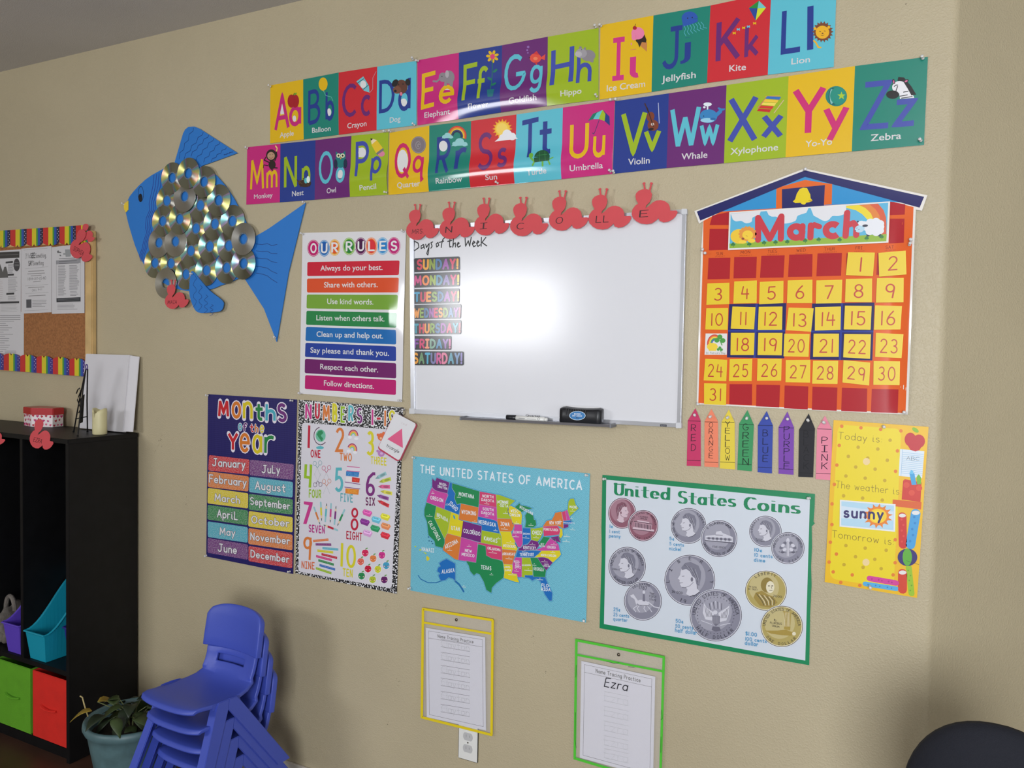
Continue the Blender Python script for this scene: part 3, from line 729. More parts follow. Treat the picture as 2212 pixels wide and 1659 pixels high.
    if ch == 'Z':
        a.ell(1938, 535, 46, 38, (232, 232, 236), L, 20); a.poly([(1965, 505), (2010, 560), (2028, 600), (1940, 606), (1935, 570)], (232, 232, 236), L); a.ell(1895, 580, 40, 26, (24, 24, 26), L+1, 16)
        a.poly([(1925, 495), (1930, 472), (1965, 475), (1985, 500), (2010, 530), (2040, 580), (2010, 585), (1985, 540), (1960, 500)], (20, 20, 24), L+1)
        a.ell(1902, 500, 9, 16, BK, L+1, 10, rot=-15); a.ell(1902, 502, 4, 10, (225, 110, 160), L+2, 8); a.ell(1978, 497, 17, 10, BK, L+2, 10, rot=-25); a.ell(1978, 498, 10, 5, (225, 110, 160), L+3, 8, rot=-25)
        for p in [[(1940, 590), (1985, 582)], [(1950, 602), (2015, 592)], [(1962, 565), (1990, 560)], [(1905, 530), (1915, 522), (1926, 522)], [(1915, 560), (1925, 530)]]: a.line(p, 5, BK, L+2)
        a.line([(1890, 520), (1900, 516)], 3, BK, L+2)
STRIPS = [
 ('ABCD', [(584, 184.5), (655, 171.5), (731.8, 156.7), (815, 144), (899.5, 131.5)], [(583.4, 309.6), (656, 301), (731.8, 291), (813.5, 281), (899.5, 270.2)], 0),
 ('EFGH', [(901.5, 130.3), (991.5, 114), (1085, 98), (1183.6, 79.5), (1293, 60.5)], [(902, 270.8), (991, 257.5), (1083, 243), (1182.5, 229), (1292.8, 215)], 1),
 ('IJKL', [(1297, 54.7), (1411.6, 33.5), (1535, 12), (1666, -16), (1807.6, -42)], [(1295, 215), (1407.4, 198.5), (1527.3, 179), (1658.5, 161.5), (1801, 144.6)], 0),
 ('MNOP', [(534, 318), (606, 310.6), (682, 303), (759.5, 293.5), (839.5, 285.5)], [(532, 442), (604.7, 437), (680, 431.5), (756, 425.5), (837, 420.5)], 2),
 ('QRSTU', [(841.5, 287), (927.6, 271.5), (1018, 261.5), (1116, 247.5), (1216, 232.5), (1328, 216.5)], [(839, 421), (926.6, 414), (1016.5, 406), (1112, 397), (1213, 387), (1322.5, 375.5)], 1),
 ('VWXYZ', [(1329, 218.6), (1445, 201.7), (1569.6, 184), (1703.6, 164.5), (1847, 142.8), (2004.5, 122.4)], [(1323.7, 375.5), (1440, 363), (1564, 352.6), (1697, 340), (1840, 327), (1996, 313)], 3)]
Y0 = .003
for letters, top, bot, curl in STRIPS:
    a0 = P(*top[0]); a1 = P(*top[-1]); b0 = P(*bot[0])
    x0, x1, zb, zt = a0.x, a1.x, b0.z, a0.z
    def fn(x, z, x0=x0, x1=x1, zb=zb, zt=zt, curl=curl):
        u = min(max((x-x0)/(x1-x0), 0), 1); v = (z-zb)/(zt-zb)
        if curl == 0: return .0015*math.sin(math.pi*u)*max(0, math.sin(math.pi*min(max(v, 0), 1)))
        if curl == 2: e = max(0, (u-.55)/.45); e = math.sin(math.pi*min(e, 1)*.5); amp = .0075
        elif curl == 3: e = max(0, (u-.6)/.4)*math.sin(math.pi*min(max(u, 0), 1)); amp = .0025
        else: e = abs(math.sin(math.pi*u))**.6; amp = .011
        d = max(0.0, z-zb); L = .115
        b = math.sin(math.pi*min(d/L, 1.0)) if d < L else 0.0
        # smooth fade at the upper side of the bulge
        b = b*(1 if d < L*.5 else (0.5-.5*math.cos(math.pi*(L-d)/(L*.5))) if d < L else 0)
        return amp*b*e+.001*math.sin(math.pi*u)
    zs = [zb+i*.0115 for i in range(1, 14)]; xs = [x0+(x1-x0)*i/12 for i in range(1, 12)]
    warp = (fn, xs, zs)
    words = {'ABCD': 'A to D, apple to dog', 'EFGH': 'E to H, elephant to hippo', 'IJKL': 'I to L, ice cream to lion', 'MNOP': 'M to P, monkey to pencil', 'QRSTU': 'Q to U, quarter to umbrella', 'VWXYZ': 'V to Z, violin to zebra'}[letters]
    t = thing('alphabet_poster', 'glossy alphabet poster strip with letter cards '+words, 'poster', ((x0+x1)/2, -Y0, zb), 'alphabet poster strips')
    for i, ch in enumerate(letters):
        cc, lc, crop, up_, lo_, cap_ = CARDS[ch]
        s = sheet('letter_card', [top[i], top[i+1], bot[i+1], bot[i]], Y0, t, cc, warp=warp, mt=GLOSS())
        tag(s, 'letter card %s%s with the word %s' % (ch, ch.lower(), cap_[0]))
        a = Art(*crop, y=Y0)
        x_0, yb0, x_1, yb1, h = up_
        fl = 'flat'
        a.text(ch, (x_0, yb0), (x_1, yb1), h, lc, 2, wgt=.135, cap=fl)
        x_0, yb0, x_1, yb1, h = lo_
        lch = ch.lower()
        if lch == 'l': a.line([(1390, 305), (1392, 38)], 36, lc, 2, 'flat')
        else: a.text(lch, (x_0, yb0), (x_1, yb1), h, lc, 3, wgt=.15, cap=fl)
        a.build('big_letters', s, [GLOSS()], warp)
        a = Art(*crop, y=Y0); picture(ch, a); a.build('picture', s, [GLOSS()], warp)
        a = Art(*crop, y=Y0); a.text(cap_[0], (cap_[1], cap_[2]), (cap_[3], cap_[4]), cap_[5], (214, 212, 214), 2, 'b', .012); a.build('caption', s, [GLOSS()], warp)
for px, py, wh in [(586, 188, 'at the top left corner of the A card'), (893, 129, 'between the D and E cards, at the top'), (905, 132, 'at the top left corner of the E card'), (897, 271, 'under the D card, at the strip corner'),
                   (1288, 60, 'at the top right corner of the H card'), (1300, 57, 'at the top left corner of the I card'), (1290, 210, 'at the lower right corner of the H card'),
                   (536, 321, 'at the top left corner of the M card'), (833, 284, 'at the top right corner of the P card'), (845, 285, 'at the top left corner of the Q card'), (837, 416, 'at the lower corner between P and Q'),
                   (1320, 217, 'at the top right corner of the U card'), (1331, 216, 'at the top left corner of the V card'), (1320, 371, 'at the lower right corner of the U card'), (1327, 374, 'at the lower left corner of the V card'),
                   (1077, 397, 'at the bottom edge below the S card'), (1994, 128, 'at the top right corner of the Z card'), (1990, 305, 'at the lower right corner of the Z card')]:
    pin(px, py, wh, .004)
# ================================================================== RULES POSTER
R4 = (640, 480, 4.1476)
def poster(name, label, quad, y, c, group=None, warp=None, mt=None, sheetlabel=None):
    p = P(*lerp(quad[3], quad[2], .5))
    t = thing(name, label, 'poster', (p.x, -y, p.z), group)
    s = sheet('paper_sheet', quad, y, t, c, warp=warp, mt=mt)
    return t
def rrect(q, r=.06, rx=None, n=4):
    """rounded rectangle points inside a quad (TL, TR, BR, BL); r = corner radius as a share of the height"""
    out = []; rx = rx if rx is not None else r
    for (cx, cy, sx, sy) in ((0, 0, 1, 1), (1, 0, -1, 1), (1, 1, -1, -1), (0, 1, 1, -1)):
        seq = []
        for i in range(n+1):
            a = math.pi/2*i/n; u = cx+sx*rx*(1-math.cos(a)); v = cy+sy*r*(1-math.sin(a)); seq.append((u, v))
        if (sx*sy) > 0: pass
        else: seq = seq[::-1]
        out += seq
    pts = []
    for u, v in out:
        a = lerp(q[0], q[1], u); b = lerp(q[3], q[2], u); pts.append(lerp(a, b, v))
    return pts
Y1 = .003
WP = (226, 225, 228)
rq = [(653.5, 503), (877, 498), (868.5, 868.5), (647, 850)]
rx0, rx1, rzb, rzt = P(*rq[3]).x, P(*rq[1]).x, P(*rq[2]).z, P(*rq[0]).z
def rfn(x, z):
    u = (x-rx0)/(rx1-rx0); v = (z-rzb)/(rzt-rzb)
    a = math.exp(-((u-.86)/.11)**2)*math.exp(-((v-.48)/.20)**2)*.008
    b = .0012*math.sin(u*9+v*14)*max(0, u-.55)*math.exp(-((v-.5)/.3)**2)
    return a+b+.0008*math.sin(u*3)
rwarp = (rfn, [rx0+i*(rx1-rx0)/22 for i in range(1, 22)], [rzb+i*(rzt-rzb)/26 for i in range(1, 26)])
t = poster('rules_poster', 'white laminated poster headed OUR RULES with eight coloured bars', rq, Y1, WP, warp=rwarp, mt=GLOSS())
RC = [(205, 36, 58), (222, 84, 46), (122, 168, 60), (42, 134, 74), (32, 110, 182), (38, 66, 158), (112, 32, 104), (188, 30, 112)]
RT = ['Always do your best.', 'Share with others.', 'Use kind words.', 'Listen when others talk.', 'Clean up and help out.', 'Say please and thank you.', 'Respect each other.', 'Follow directions.']
RQ = [[(100, 357), (927, 343), (921, 474), (98, 483)], [(97, 505), (921, 497), (917, 630), (96, 630)], [(95, 648), (915, 652), (913, 786), (92, 773)], [(92, 793), (908, 812), (905, 946), (88, 919)],
      [(88, 938), (902, 965), (900, 1096), (82, 1063)], [(83, 1080), (898, 1113), (896, 1245), (78, 1207)], [(78, 1225), (896, 1263), (896, 1400), (76, 1352)], [(80, 1370), (895, 1414), (893, 1548), (77, 1494)]]
RB_ = [(218, 436, 778, 428, 50), (248, 585, 735, 582, 50), (275, 732, 697, 738, 50), (177, 878, 806, 890, 50), (180, 1025, 790, 1043, 50), (126, 1168, 838, 1198, 50), (212, 1315, 738, 1346, 50), (245, 1463, 700, 1494, 50)]
for c, tx, q, b in zip(RC, RT, RQ, RB_):
    a = Art(*R4, y=Y1); a.poly(rrect(q, .1, .016), c, 1)
    bar = tag(a.build('rule_bar', t, [GLOSS()], rwarp), 'coloured bar reading '+tx.rstrip('.'))
    a = Art(*R4, y=Y1); a.text(tx, b[:2], b[2:4], b[4], (226, 226, 226), 2, 'b', .010); a.build('lettering', bar, [GLOSS()], rwarp)
BAD = [('O', 155, 233, 55, 75, (196, 30, 110), (196, 30, 110)), ('U', 252, 234, 50, 74, (60, 140, 200), (30, 90, 170)), ('R', 345, 227, 50, 74, (236, 180, 50), (226, 90, 40)), ('R', 475, 217, 56, 78, (130, 190, 60), (40, 130, 60)),
       ('U', 580, 215, 52, 78, (120, 30, 100), (70, 20, 70)), ('L', 675, 215, 52, 78, (240, 130, 50), (220, 50, 60)), ('E', 775, 213, 54, 78, (110, 180, 220), (40, 130, 200)), ('S', 877, 212, 56, 78, (200, 30, 120), (190, 40, 120))]
for i, (ch, cx, cy, rx, ry, c1, c2) in enumerate(BAD):
    a = Art(*R4, y=Y1); L = 1+(i % 2)*4
    a.ell(cx, cy, rx+5, ry+5, WP, L, 30); a.ell(cx, cy, rx, ry, c1, L+1, 30); a.ring(cx, cy, rx-6, ry-7, 3, (235, 225, 232), L+2, 30); a.ell(cx, cy, rx-14, ry-18, c2, L+2, 26)
    a.text(ch, (cx-22, cy+38), (cx+22, cy+37), 76, (232, 232, 232), L+3, wgt=.2)
    tag(a.build('title_badge', t, [GLOSS()], rwarp), 'round title badge with the letter '+ch)
for px, py, wh in [(656, 507, 'at the top left corner of the rules poster'), (873, 501, 'at the top right corner of the rules poster'), (649, 851, 'at the lower left corner of the rules poster'), (867, 865, 'at the lower right corner of the rules poster')]: pin(px, py, wh, .004)
# ================================================================== MONTHS POSTER
MO = (430, 840, 3.6875); MH = (430, 840, 9.759)
mq = [(449.3, 851.5), (641.5, 863), (633, 1240), (445.5, 1202)]
t = poster('months_poster', 'navy poster reading Months of the Year over twelve coloured month labels', mq, Y1, (32, 26, 92), mt=GRID())
O_ = (228, 222, 232)
C6 = [(196, 34, 44), (212, 120, 42), (214, 194, 30), (36, 128, 66), (72, 168, 186), (108, 44, 118)]
for tx, spec, cs in [('M', (425, 575, 608, 580, 315), [C6[0]]), ('O', (712, 590, 862, 598, 295), [C6[1]]), ('n', (950, 622, 1105, 630, 545), [C6[2]]), ('t', (1190, 640, 1340, 642, 355), [C6[3]]), ('h', (1425, 668, 1590, 672, 345), [C6[4]]), ('S', (1672, 655, 1822, 680, 330), [C6[5]]),
                     ('O', (838, 868, 895, 872, 130), [C6[4]]), ('f', (940, 882, 1000, 882, 150), [C6[5]]), ('t', (1085, 895, 1140, 900, 160), [C6[0]]), ('h', (1188, 905, 1240, 910, 150), [C6[1]]), ('e', (1295, 915, 1358, 915, 230), [C6[2]]),
                     ('Y', (625, 1280, 805, 1282, 335), [C6[0]]), ('e', (880, 1300, 1045, 1312, 570), [C6[1]]), ('a', (1150, 1330, 1305, 1340, 565), [C6[2]]), ('r', (1400, 1350, 1570, 1356, 560), [C6[3]])]:
    a = Art(*MH, y=Y1)
    x0_, y0_, x1_, y1_, h = spec
    gw = glyph(tx)[1]; asp = (x1_-x0_)/gw/h   # horizontal stretch: keep the pen round
    w_px = 72 if (tx, h) not in (('O', 130), ('f', 150), ('t', 160), ('h', 150), ('e', 230)) else 30
    o = a.q(x0_, y0_); e = a.q(x1_, y1_); S_ = a.sc(x0_, y0_)
    for st in glyph(tx)[0]:
        pts = [(o[0]+(e[0]-o[0])*p[0]/gw, o[1]+(e[1]-o[1])*p[0]/gw+h*S_*p[1]) for p in st]
        for pg in ribbon(pts, (w_px+30*(w_px/62+.3))*S_, 'round'): a.raw(pg, O_, 1)
        for pg in ribbon(pts, w_px*S_, 'flat' if w_px > 40 else 'round'): a.raw(pg, cs[0], 2)
    a.build('title_letter', t)
MQ = {'January': ([(80, 527), (402, 563), (398, 683), (73, 650)], 0, (110, 612, 365, 630)), 'July': ([(407, 563), (755, 602), (750, 725), (403, 688)], 5, (505, 668, 642, 672)),
 'February': ([(73, 657), (397, 697), (392, 818), (70, 782)], 1, (84, 742, 375, 775)), 'August': ([(402, 700), (748, 742), (745, 866), (398, 822)], 4, (450, 796, 685, 820)),
 'March': ([(70, 788), (392, 832), (390, 953), (67, 912)], 2, (128, 890, 322, 912)), 'September': ([(398, 836), (747, 880), (745, 1002), (394, 962)], 3, (410, 918, 722, 960)),
 'April': ([(69, 923), (390, 968), (388, 1088), (66, 1040)], 3, (147, 1020, 305, 1042)), 'October': ([(396, 972), (746, 1022), (745, 1144), (392, 1096)], 2, (420, 1066, 715, 1098)),
 'May': ([(69, 1055), (388, 1102), (388, 1226), (70, 1180)], 4, (168, 1160, 285, 1172)), 'November': ([(394, 1108), (745, 1162), (744, 1286), (393, 1236)], 1, (412, 1200, 720, 1238)),
 'June': ([(69, 1187), (388, 1240), (389, 1362), (68, 1305)], 5, (155, 1292, 298, 1312)), 'December': ([(394, 1250), (745, 1306), (742, 1430), (394, 1372)], 0, (414, 1338, 716, 1384))}
for mname, (q, ci, b) in MQ.items():
    a = Art(*MO, y=Y1); a.poly(rrect(q, .1, .035), C6[ci], 1)
    lb = tag(a.build('month_label', t, [GLIT()]), 'label reading '+mname)
    a = Art(*MO, y=Y1); tt = mname[0]+mname[1:].replace('l', 'L') if mname in ('July', 'April') else mname
    a.text(tt, b[:2], b[2:], 58 if mname[0] in 'JFA' else 54, (226, 224, 228), 2, wgt=.17, gap=.12, outline=(70, 66, 80), ow=.045); a.build('lettering', lb)
for px, py, wh in [(451, 855, 'at the top left corner of the months poster'), (634, 866, 'at the top right corner of the months poster'), (447, 1199, 'at the lower left corner of the months poster'), (628, 1234, 'at the lower right corner of the months poster')]: pin(px, py, wh, .004)
# ================================================================== NUMBERS POSTER
nq = [(645.5, 863.5), (871, 880), (857, 1283), (638, 1238.5)]
t = poster('numbers_poster', 'black speckled poster headed NUMBERS 1-10 with counting pictures', nq, .0035, (20, 20, 24), mt=COMPO())
N1 = (645, 860, 6.913); N2 = (640, 1060, 7.213); YN = .0035
a = Art(*MO, y=YN); pan = [(820, 268), (1592, 330), (1535, 1590), (790, 1455)]
a.poly(rrect(pan, .02, .03, 5), (216, 214, 222), 1); panel = a.build('white_panel', t)
PK, RD, OR, YL, GN, CY, PU = (200, 60, 140), (190, 30, 60), (216, 124, 60), (214, 206, 40), (150, 190, 40), (90, 180, 190), (122, 44, 122)
def fat(a, ch, x0_, y0_, x1_, y1_, h, w_px, c, lay=2, out=None, ow=12, cap='flat'):
    gw = max(glyph(ch)[1], .02); o = a.q(x0_, y0_); e = a.q(x1_, y1_); S_ = a.sc(x0_, y0_)
    for st in glyph(ch)[0]:
        pts = [(o[0]+(e[0]-o[0])*p[0]/gw, o[1]+(e[1]-o[1])*p[0]/gw+h*S_*p[1]) for p in st]
        if out:
            for pg in ribbon(pts, (w_px+2*ow)*S_, 'round'): a.raw(pg, out, lay)
        for pg in ribbon(pts, w_px*S_, cap): a.raw(pg, c, lay+1)
GL['|'] = ".03,0 .03,1"
a = Art(*N1, y=YN)
for ch, s_, c in [('N', (112, 305, 182, 312, 215), PK), ('U', (255, 292, 305, 296, 215), RD), ('M', (372, 330, 455, 338, 225), OR), ('P', (515, 345, 565, 345, 245), YL), ('B', (520, 340, 565, 345, 245), YL), ('E', (640, 350, 690, 355, 212), GN), ('R', (755, 342, 810, 345, 220), CY), ('S', (880, 365, 940, 365, 205), PU),
                 ('|', (1098, 402, 1102, 402, 230), PK), ('-', (1165, 385, 1225, 385, 175), RD), ('|', (1288, 415, 1292, 415, 230), OR), ('0', (1362, 330, 1435, 345, 140), YL)]:
    fat(a, ch, *s_, 34 if ch not in 'B' else 40, c, 2, (230, 228, 232), 11)
a.build('title_lettering', t)
def numgrp(name_, fn_, crop):
    a = Art(*crop, y=YN); fn_(a); tag(a.build('number_picture', panel), name_)
def n1(a):
    a.line([(160, 408), (150, 745)], 44, RD, 2, 'flat'); a.text('ONE', (185, 875), (322, 885), 98, RD, 2, wgt=.22)
    a.ell(330, 560, 74, 92, (110, 190, 160), 2, 26); a.poly([(300, 490), (350, 480), (370, 520), (330, 560), (365, 600), (350, 650), (310, 600), (270, 540)], (44, 140, 90), 3)
    a.ring(330, 565, 100, 130, 12, (80, 30, 70), 2, 24, 100, 315); a.ell(320, 740, 58, 24, (90, 180, 190), 2, 18); a.line([(326, 690), (324, 720)], 8, (90, 180, 190), 2)
def n2(a):
    fat(a, '2', 565, 785, 665, 785, 325, 42, OR); a.text('TWO', (618, 922), (790, 938), 100, OR, 2, wgt=.22)
    for cx, cy, r0, r1 in ((818, 565, 0, 175), (800, 770, -25, 155)):
        for i, c in enumerate([(150, 40, 90), (236, 130, 130), (240, 170, 70), (210, 214, 60), (90, 180, 190)]): a.ring(cx, cy, 70-i*11, 88-i*13, 13, c, 2, 20, r0, r1)
        for dx in (-50, 45): a.ell(cx+dx, cy+(20 if dx < 0 else 40), 32, 22, (232, 232, 238), 4, 14)
def n3(a):
    fat(a, '3', 1028, 835, 1110, 835, 320, 46, YL); a.text('THREE', (1080, 975), (1308, 1000), 100, YL, 2, wgt=.2)
    a.ell(1240, 580, 60, 58, (226, 110, 60), 2, 20); a.ell(1185, 550, 20, 22, (226, 110, 60), 2, 12); a.ell(1270, 520, 20, 18, (226, 110, 60), 2, 12); a.ell(1230, 600, 18, 18, (240, 190, 150), 3, 12)
    a.ell(1235, 825, 52, 52, (186, 130, 190), 2, 20); a.ell(1180, 790, 20, 20, (186, 130, 190), 2, 12); a.ell(1240, 825, 22, 20, (214, 180, 220), 3, 14)
def n4(a):
    a.poly([(90, 988), (130, 990), (120, 1160), (165, 1165), (165, 990), (205, 995), (188, 1338), (148, 1335), (158, 1205), (80, 1195)], GN, 2); a.text('FOUR', (158, 1478), (332, 1486), 108, GN, 2, wgt=.22)
    for (x, y, dx, dy, c) in ((280, 980, 1, 1, (110, 160, 170)), (415, 1050, 1, 1, (190, 50, 110)), (285, 1300, 1, -1, (80, 40, 90)), (418, 1250, 1, 1, (206, 120, 80))):
        a.ring(x-38, y-5, 26, 32, 7, c, 2, 14); a.ring(x+42, y-12, 26, 32, 7, c, 2, 14)
        s = 1 if dy > 0 else -1
        a.line([(x-24, y+20*s), (x, y+62*s), (x+50, y+180*s)], 5, (176, 180, 186), 2); a.line([(x+26, y+16*s), (x, y+62*s), (x-50, y+180*s)], 5, (190, 192, 198), 2)
        a.line([(x-24, y+22*s), (x-4, y+62*s)], 8, c, 3); a.line([(x+28, y+18*s), (x+6, y+60*s)], 8, c, 3)
def n5(a):
    fat(a, '5', 555, 1380, 648, 1380, 320, 46, CY); a.text('FIVE', (630, 1535), (805, 1552), 108, (100, 170, 182), 2, wgt=.2)
    a.poly([(722, 1018), (914, 1034), (914, 1098), (718, 1082)], (224, 220, 230), 2); a.line([(722, 1020), (914, 1036)], 10, PK, 3, 'flat'); a.line([(718, 1084), (914, 1098)], 10, PK, 3, 'flat')
    a.poly([(712, 1090), (908, 1108), (895, 1176), (708, 1160)], (44, 120, 190), 3); a.text('SPELLING', (730, 1150), (888, 1165), 42, (110, 180, 220), 4, wgt=.1)
    a.poly([(705, 1180), (800, 1178), (798, 1250), (705, 1232)], (232, 228, 230), 3); a.poly([(800, 1178), (915, 1198), (908, 1262), (796, 1250)], (206, 44, 50), 3); a.text('MATH', (822, 1240), (892, 1248), 38, (240, 120, 60), 4, wgt=.12)
    a.poly([(690, 1252), (922, 1288), (920, 1355), (686, 1325)], (222, 220, 230), 2)
    a.line([(690, 1252), (922, 1288)], 10, PU, 3, 'flat'); a.line([(686, 1328), (920, 1356)], 10, PU, 3, 'flat'); a.poly([(700, 1346), (904, 1362), (893, 1445), (698, 1420)], (224, 134, 50), 3); a.text('READING', (735, 1405), (870, 1420), 42, (244, 190, 70), 4, wgt=.1)
def n6(a):
    a.ring(1072, 1370, 50, 72, 44, PU, 2, 26); a.line([(1146, 1130), (1110, 1130), (1050, 1190), (1024, 1290), (1022, 1370)], 44, PU, 2, 'flat'); a.text('SIX', (1005, 1592), (1135, 1600), 104, (110, 36, 90), 2, wgt=.22)
    for i, (x0_, y0_, x1_, y1_, c) in enumerate([(1145, 1205, 1310, 1120, (150, 196, 200)), (1200, 1255, 1380, 1205, (196, 206, 80)), (1185, 1320, 1365, 1325, (224, 100, 150)), (1220, 1388, 1398, 1425, (226, 220, 90)), (1168, 1450, 1345, 1505, (150, 80, 160)), (1178, 1528, 1350, 1612, (220, 60, 70))]):
        dx, dy = x1_-x0_, y1_-y0_; a.line([(x0_+dx*.3, y0_+dy*.3), (x1_, y1_)], 54, c, 2, 'flat'); n_ = (-dy/188*27, dx/188*27)
        a.poly([(x0_, y0_), (x0_+dx*.3+n_[0], y0_+dy*.3+n_[1]), (x0_+dx*.3-n_[0], y0_+dy*.3-n_[1])], tuple(int(v*.86) for v in c), 3)
        a.ell(x0_+dx*.68, y0_+dy*.68, 42, 17, tuple(int(v*.8) for v in c), 4, 16, rot=math.degrees(math.atan2(dy, dx)))
def n7(a):
    a.poly([(118, 165), (258, 182), (252, 230), (160, 520), (108, 515), (198, 225), (118, 212)], PK, 2); a.text('SEVEN', (198, 635), (438, 662), 102, (180, 40, 130), 2, wgt=.2)
    for x0_, y0_, x1_, y1_, c in [(370, 520, 278, 262, (214, 122, 56)), (395, 462, 382, 185, YL), (474, 205, 452, 475, CY), (530, 488, 543, 205, PK), (620, 245, 595, 520, PU), (645, 540, 752, 300, (40, 140, 90)), (432, 535, 640, 615, RD)]:
        dx, dy = x1_-x0_, y1_-y0_
        a.line([(x0_+dx*.12, y0_+dy*.12), (x1_, y1_)], 32, (150, 196, 204), 2); a.line([(x0_+dx*.28, y0_+dy*.28), (x0_+dx*.72, y0_+dy*.72)], 33, c, 3, 'flat'); a.line([(x0_+dx*.12, y0_+dy*.12), (x0_+dx*.28, y0_+dy*.28)], 28, (236, 200, 170), 3, 'flat')
        a.line([(x0_, y0_), (x0_+dx*.1, y0_+dy*.1)], 12, (30, 30, 36), 4)
def n8(a):
    a.ring(912, 345, 40, 62, 34, RD, 2, 24); a.ring(908, 525, 46, 78, 36, RD, 2, 26); a.text('EIGHT', (785, 742), (1022, 775), 108, (180, 26, 60), 2, wgt=.2)
    for x, y, c in [(1108, 348, (216, 90, 170)), (1388, 410, (222, 216, 60)), (1070, 490, (130, 50, 140)), (1248, 455, (110, 190, 214)), (1395, 555, (230, 140, 90)), (1232, 590, (50, 150, 100)), (1112, 665, (214, 160, 210)), (1388, 700, (210, 50, 66))]:
        a.poly([(x-78, y-20), (x-50, y-62), (x+58, y-30), (x+78, y), (x+40, y+62), (x-62, y+26)], c, 2); a.poly([(x-60, y-22), (x-45, y-52), (x+52, y-26), (x+62, y-4), (x+36, y+20), (x-50, y-6)], tuple(min(255, int(v*1.15)+12) for v in c), 3)
        a.text('ERASER', (x-40, y-24), (x+32, y-4), 18, (50, 40, 60), 4, wgt=.16)
def n9(a):
    a.ring(178, 815, 52, 78, 42, OR, 2, 26); a.line([(224, 730), (208, 1080)], 42, OR, 2, 'flat'); a.text('NINE', (88, 1200), (280, 1222), 100, (216, 112, 70), 2, wgt=.2)
    for x0_, y0_, x1_, y1_, c in [(262, 785, 502, 760, (222, 126, 70)), (302, 836, 545, 840, PU), (408, 895, 655, 915, (90, 180, 200)), (328, 932, 576, 962, YL), (394, 988, 638, 1048, RD), (310, 1018, 555, 1082, (206, 60, 130)), (344, 1082, 586, 1152, (30, 140, 80)), (362, 1158, 606, 1228, (40, 110, 190)), (306, 1206, 548, 1286, GN)]:
        a.line([(x0_, y0_), (x1_, y1_)], 36, c, 2, 'flat')
        for k in range(14):
            f = (k+.7)/14.5; x, y = x0_+(x1_-x0_)*f, y0_+(y1_-y0_)*f; a.line([(x, y-10), (x, y+4)], 3, (240, 200, 200), 3, 'flat')
def n10(a):
    a.line([(716, 816), (706, 1182)], 46, YL, 2, 'flat'); a.ring(855, 1025, 58, 158, 44, YL, 2, 32); a.text('TEN', (728, 1322), (872, 1345), 108, YL, 2, wgt=.2)
    for x, y, c in [(1075, 970, (214, 40, 90)), (1335, 1005, (206, 50, 140)), (1198, 1058, (226, 130, 70)), (1005, 1105, (226, 110, 90)), (1402, 1165, (70, 160, 196)), (1118, 1218, (200, 26, 60)), (1272, 1225, (206, 210, 50)), (1018, 1328, (40, 140, 80)), (1190, 1385, (180, 196, 50)), (1372, 1388, (100, 30, 100))]:
        a.ell(x, y, 62, 62, (232, 232, 236), 2, 22); a.ell(x-14, y-2, 38, 50, c, 3, 18); a.ell(x+14, y-2, 38, 50, c, 3, 18); a.ell(x, y+12, 40, 44, c, 3, 18)
        a.line([(x, y-40), (x+8, y-72)], 5, (60, 90, 50), 4); a.ell(x+24, y-70, 18, 9, (90, 160, 60), 4, 10, rot=-35)
        a.ell(x-18, y-4, 5, 6, (40, 30, 40), 4, 8); a.ell(x+18, y-4, 5, 6, (40, 30, 40), 4, 8); a.ell(x-30, y+12, 9, 9, (240, 180, 180), 4, 10); a.ell(x+30, y+12, 9, 9, (240, 180, 180), 4, 10); a.line([(x-7, y+14), (x, y+18), (x+7, y+14)], 3, (60, 30, 40), 4)
for nm, f_, cr in [('figure 1 with a globe, ONE', n1, N1), ('figure 2 with two rainbows, TWO', n2, N1), ('figure 3 with three bears, THREE', n3, N1), ('figure 4 with four scissors, FOUR', n4, N1), ('figure 5 with five books, FIVE', n5, N1), ('figure 6 with six crayons, SIX', n6, N1),
                   ('figure 7 with seven pencils, SEVEN', n7, N2), ('figure 8 with eight erasers, EIGHT', n8, N2), ('figure 9 with nine rulers, NINE', n9, N2), ('figure 10 with ten smiling apples, TEN', n10, N2)]: numgrp(nm, f_, cr)
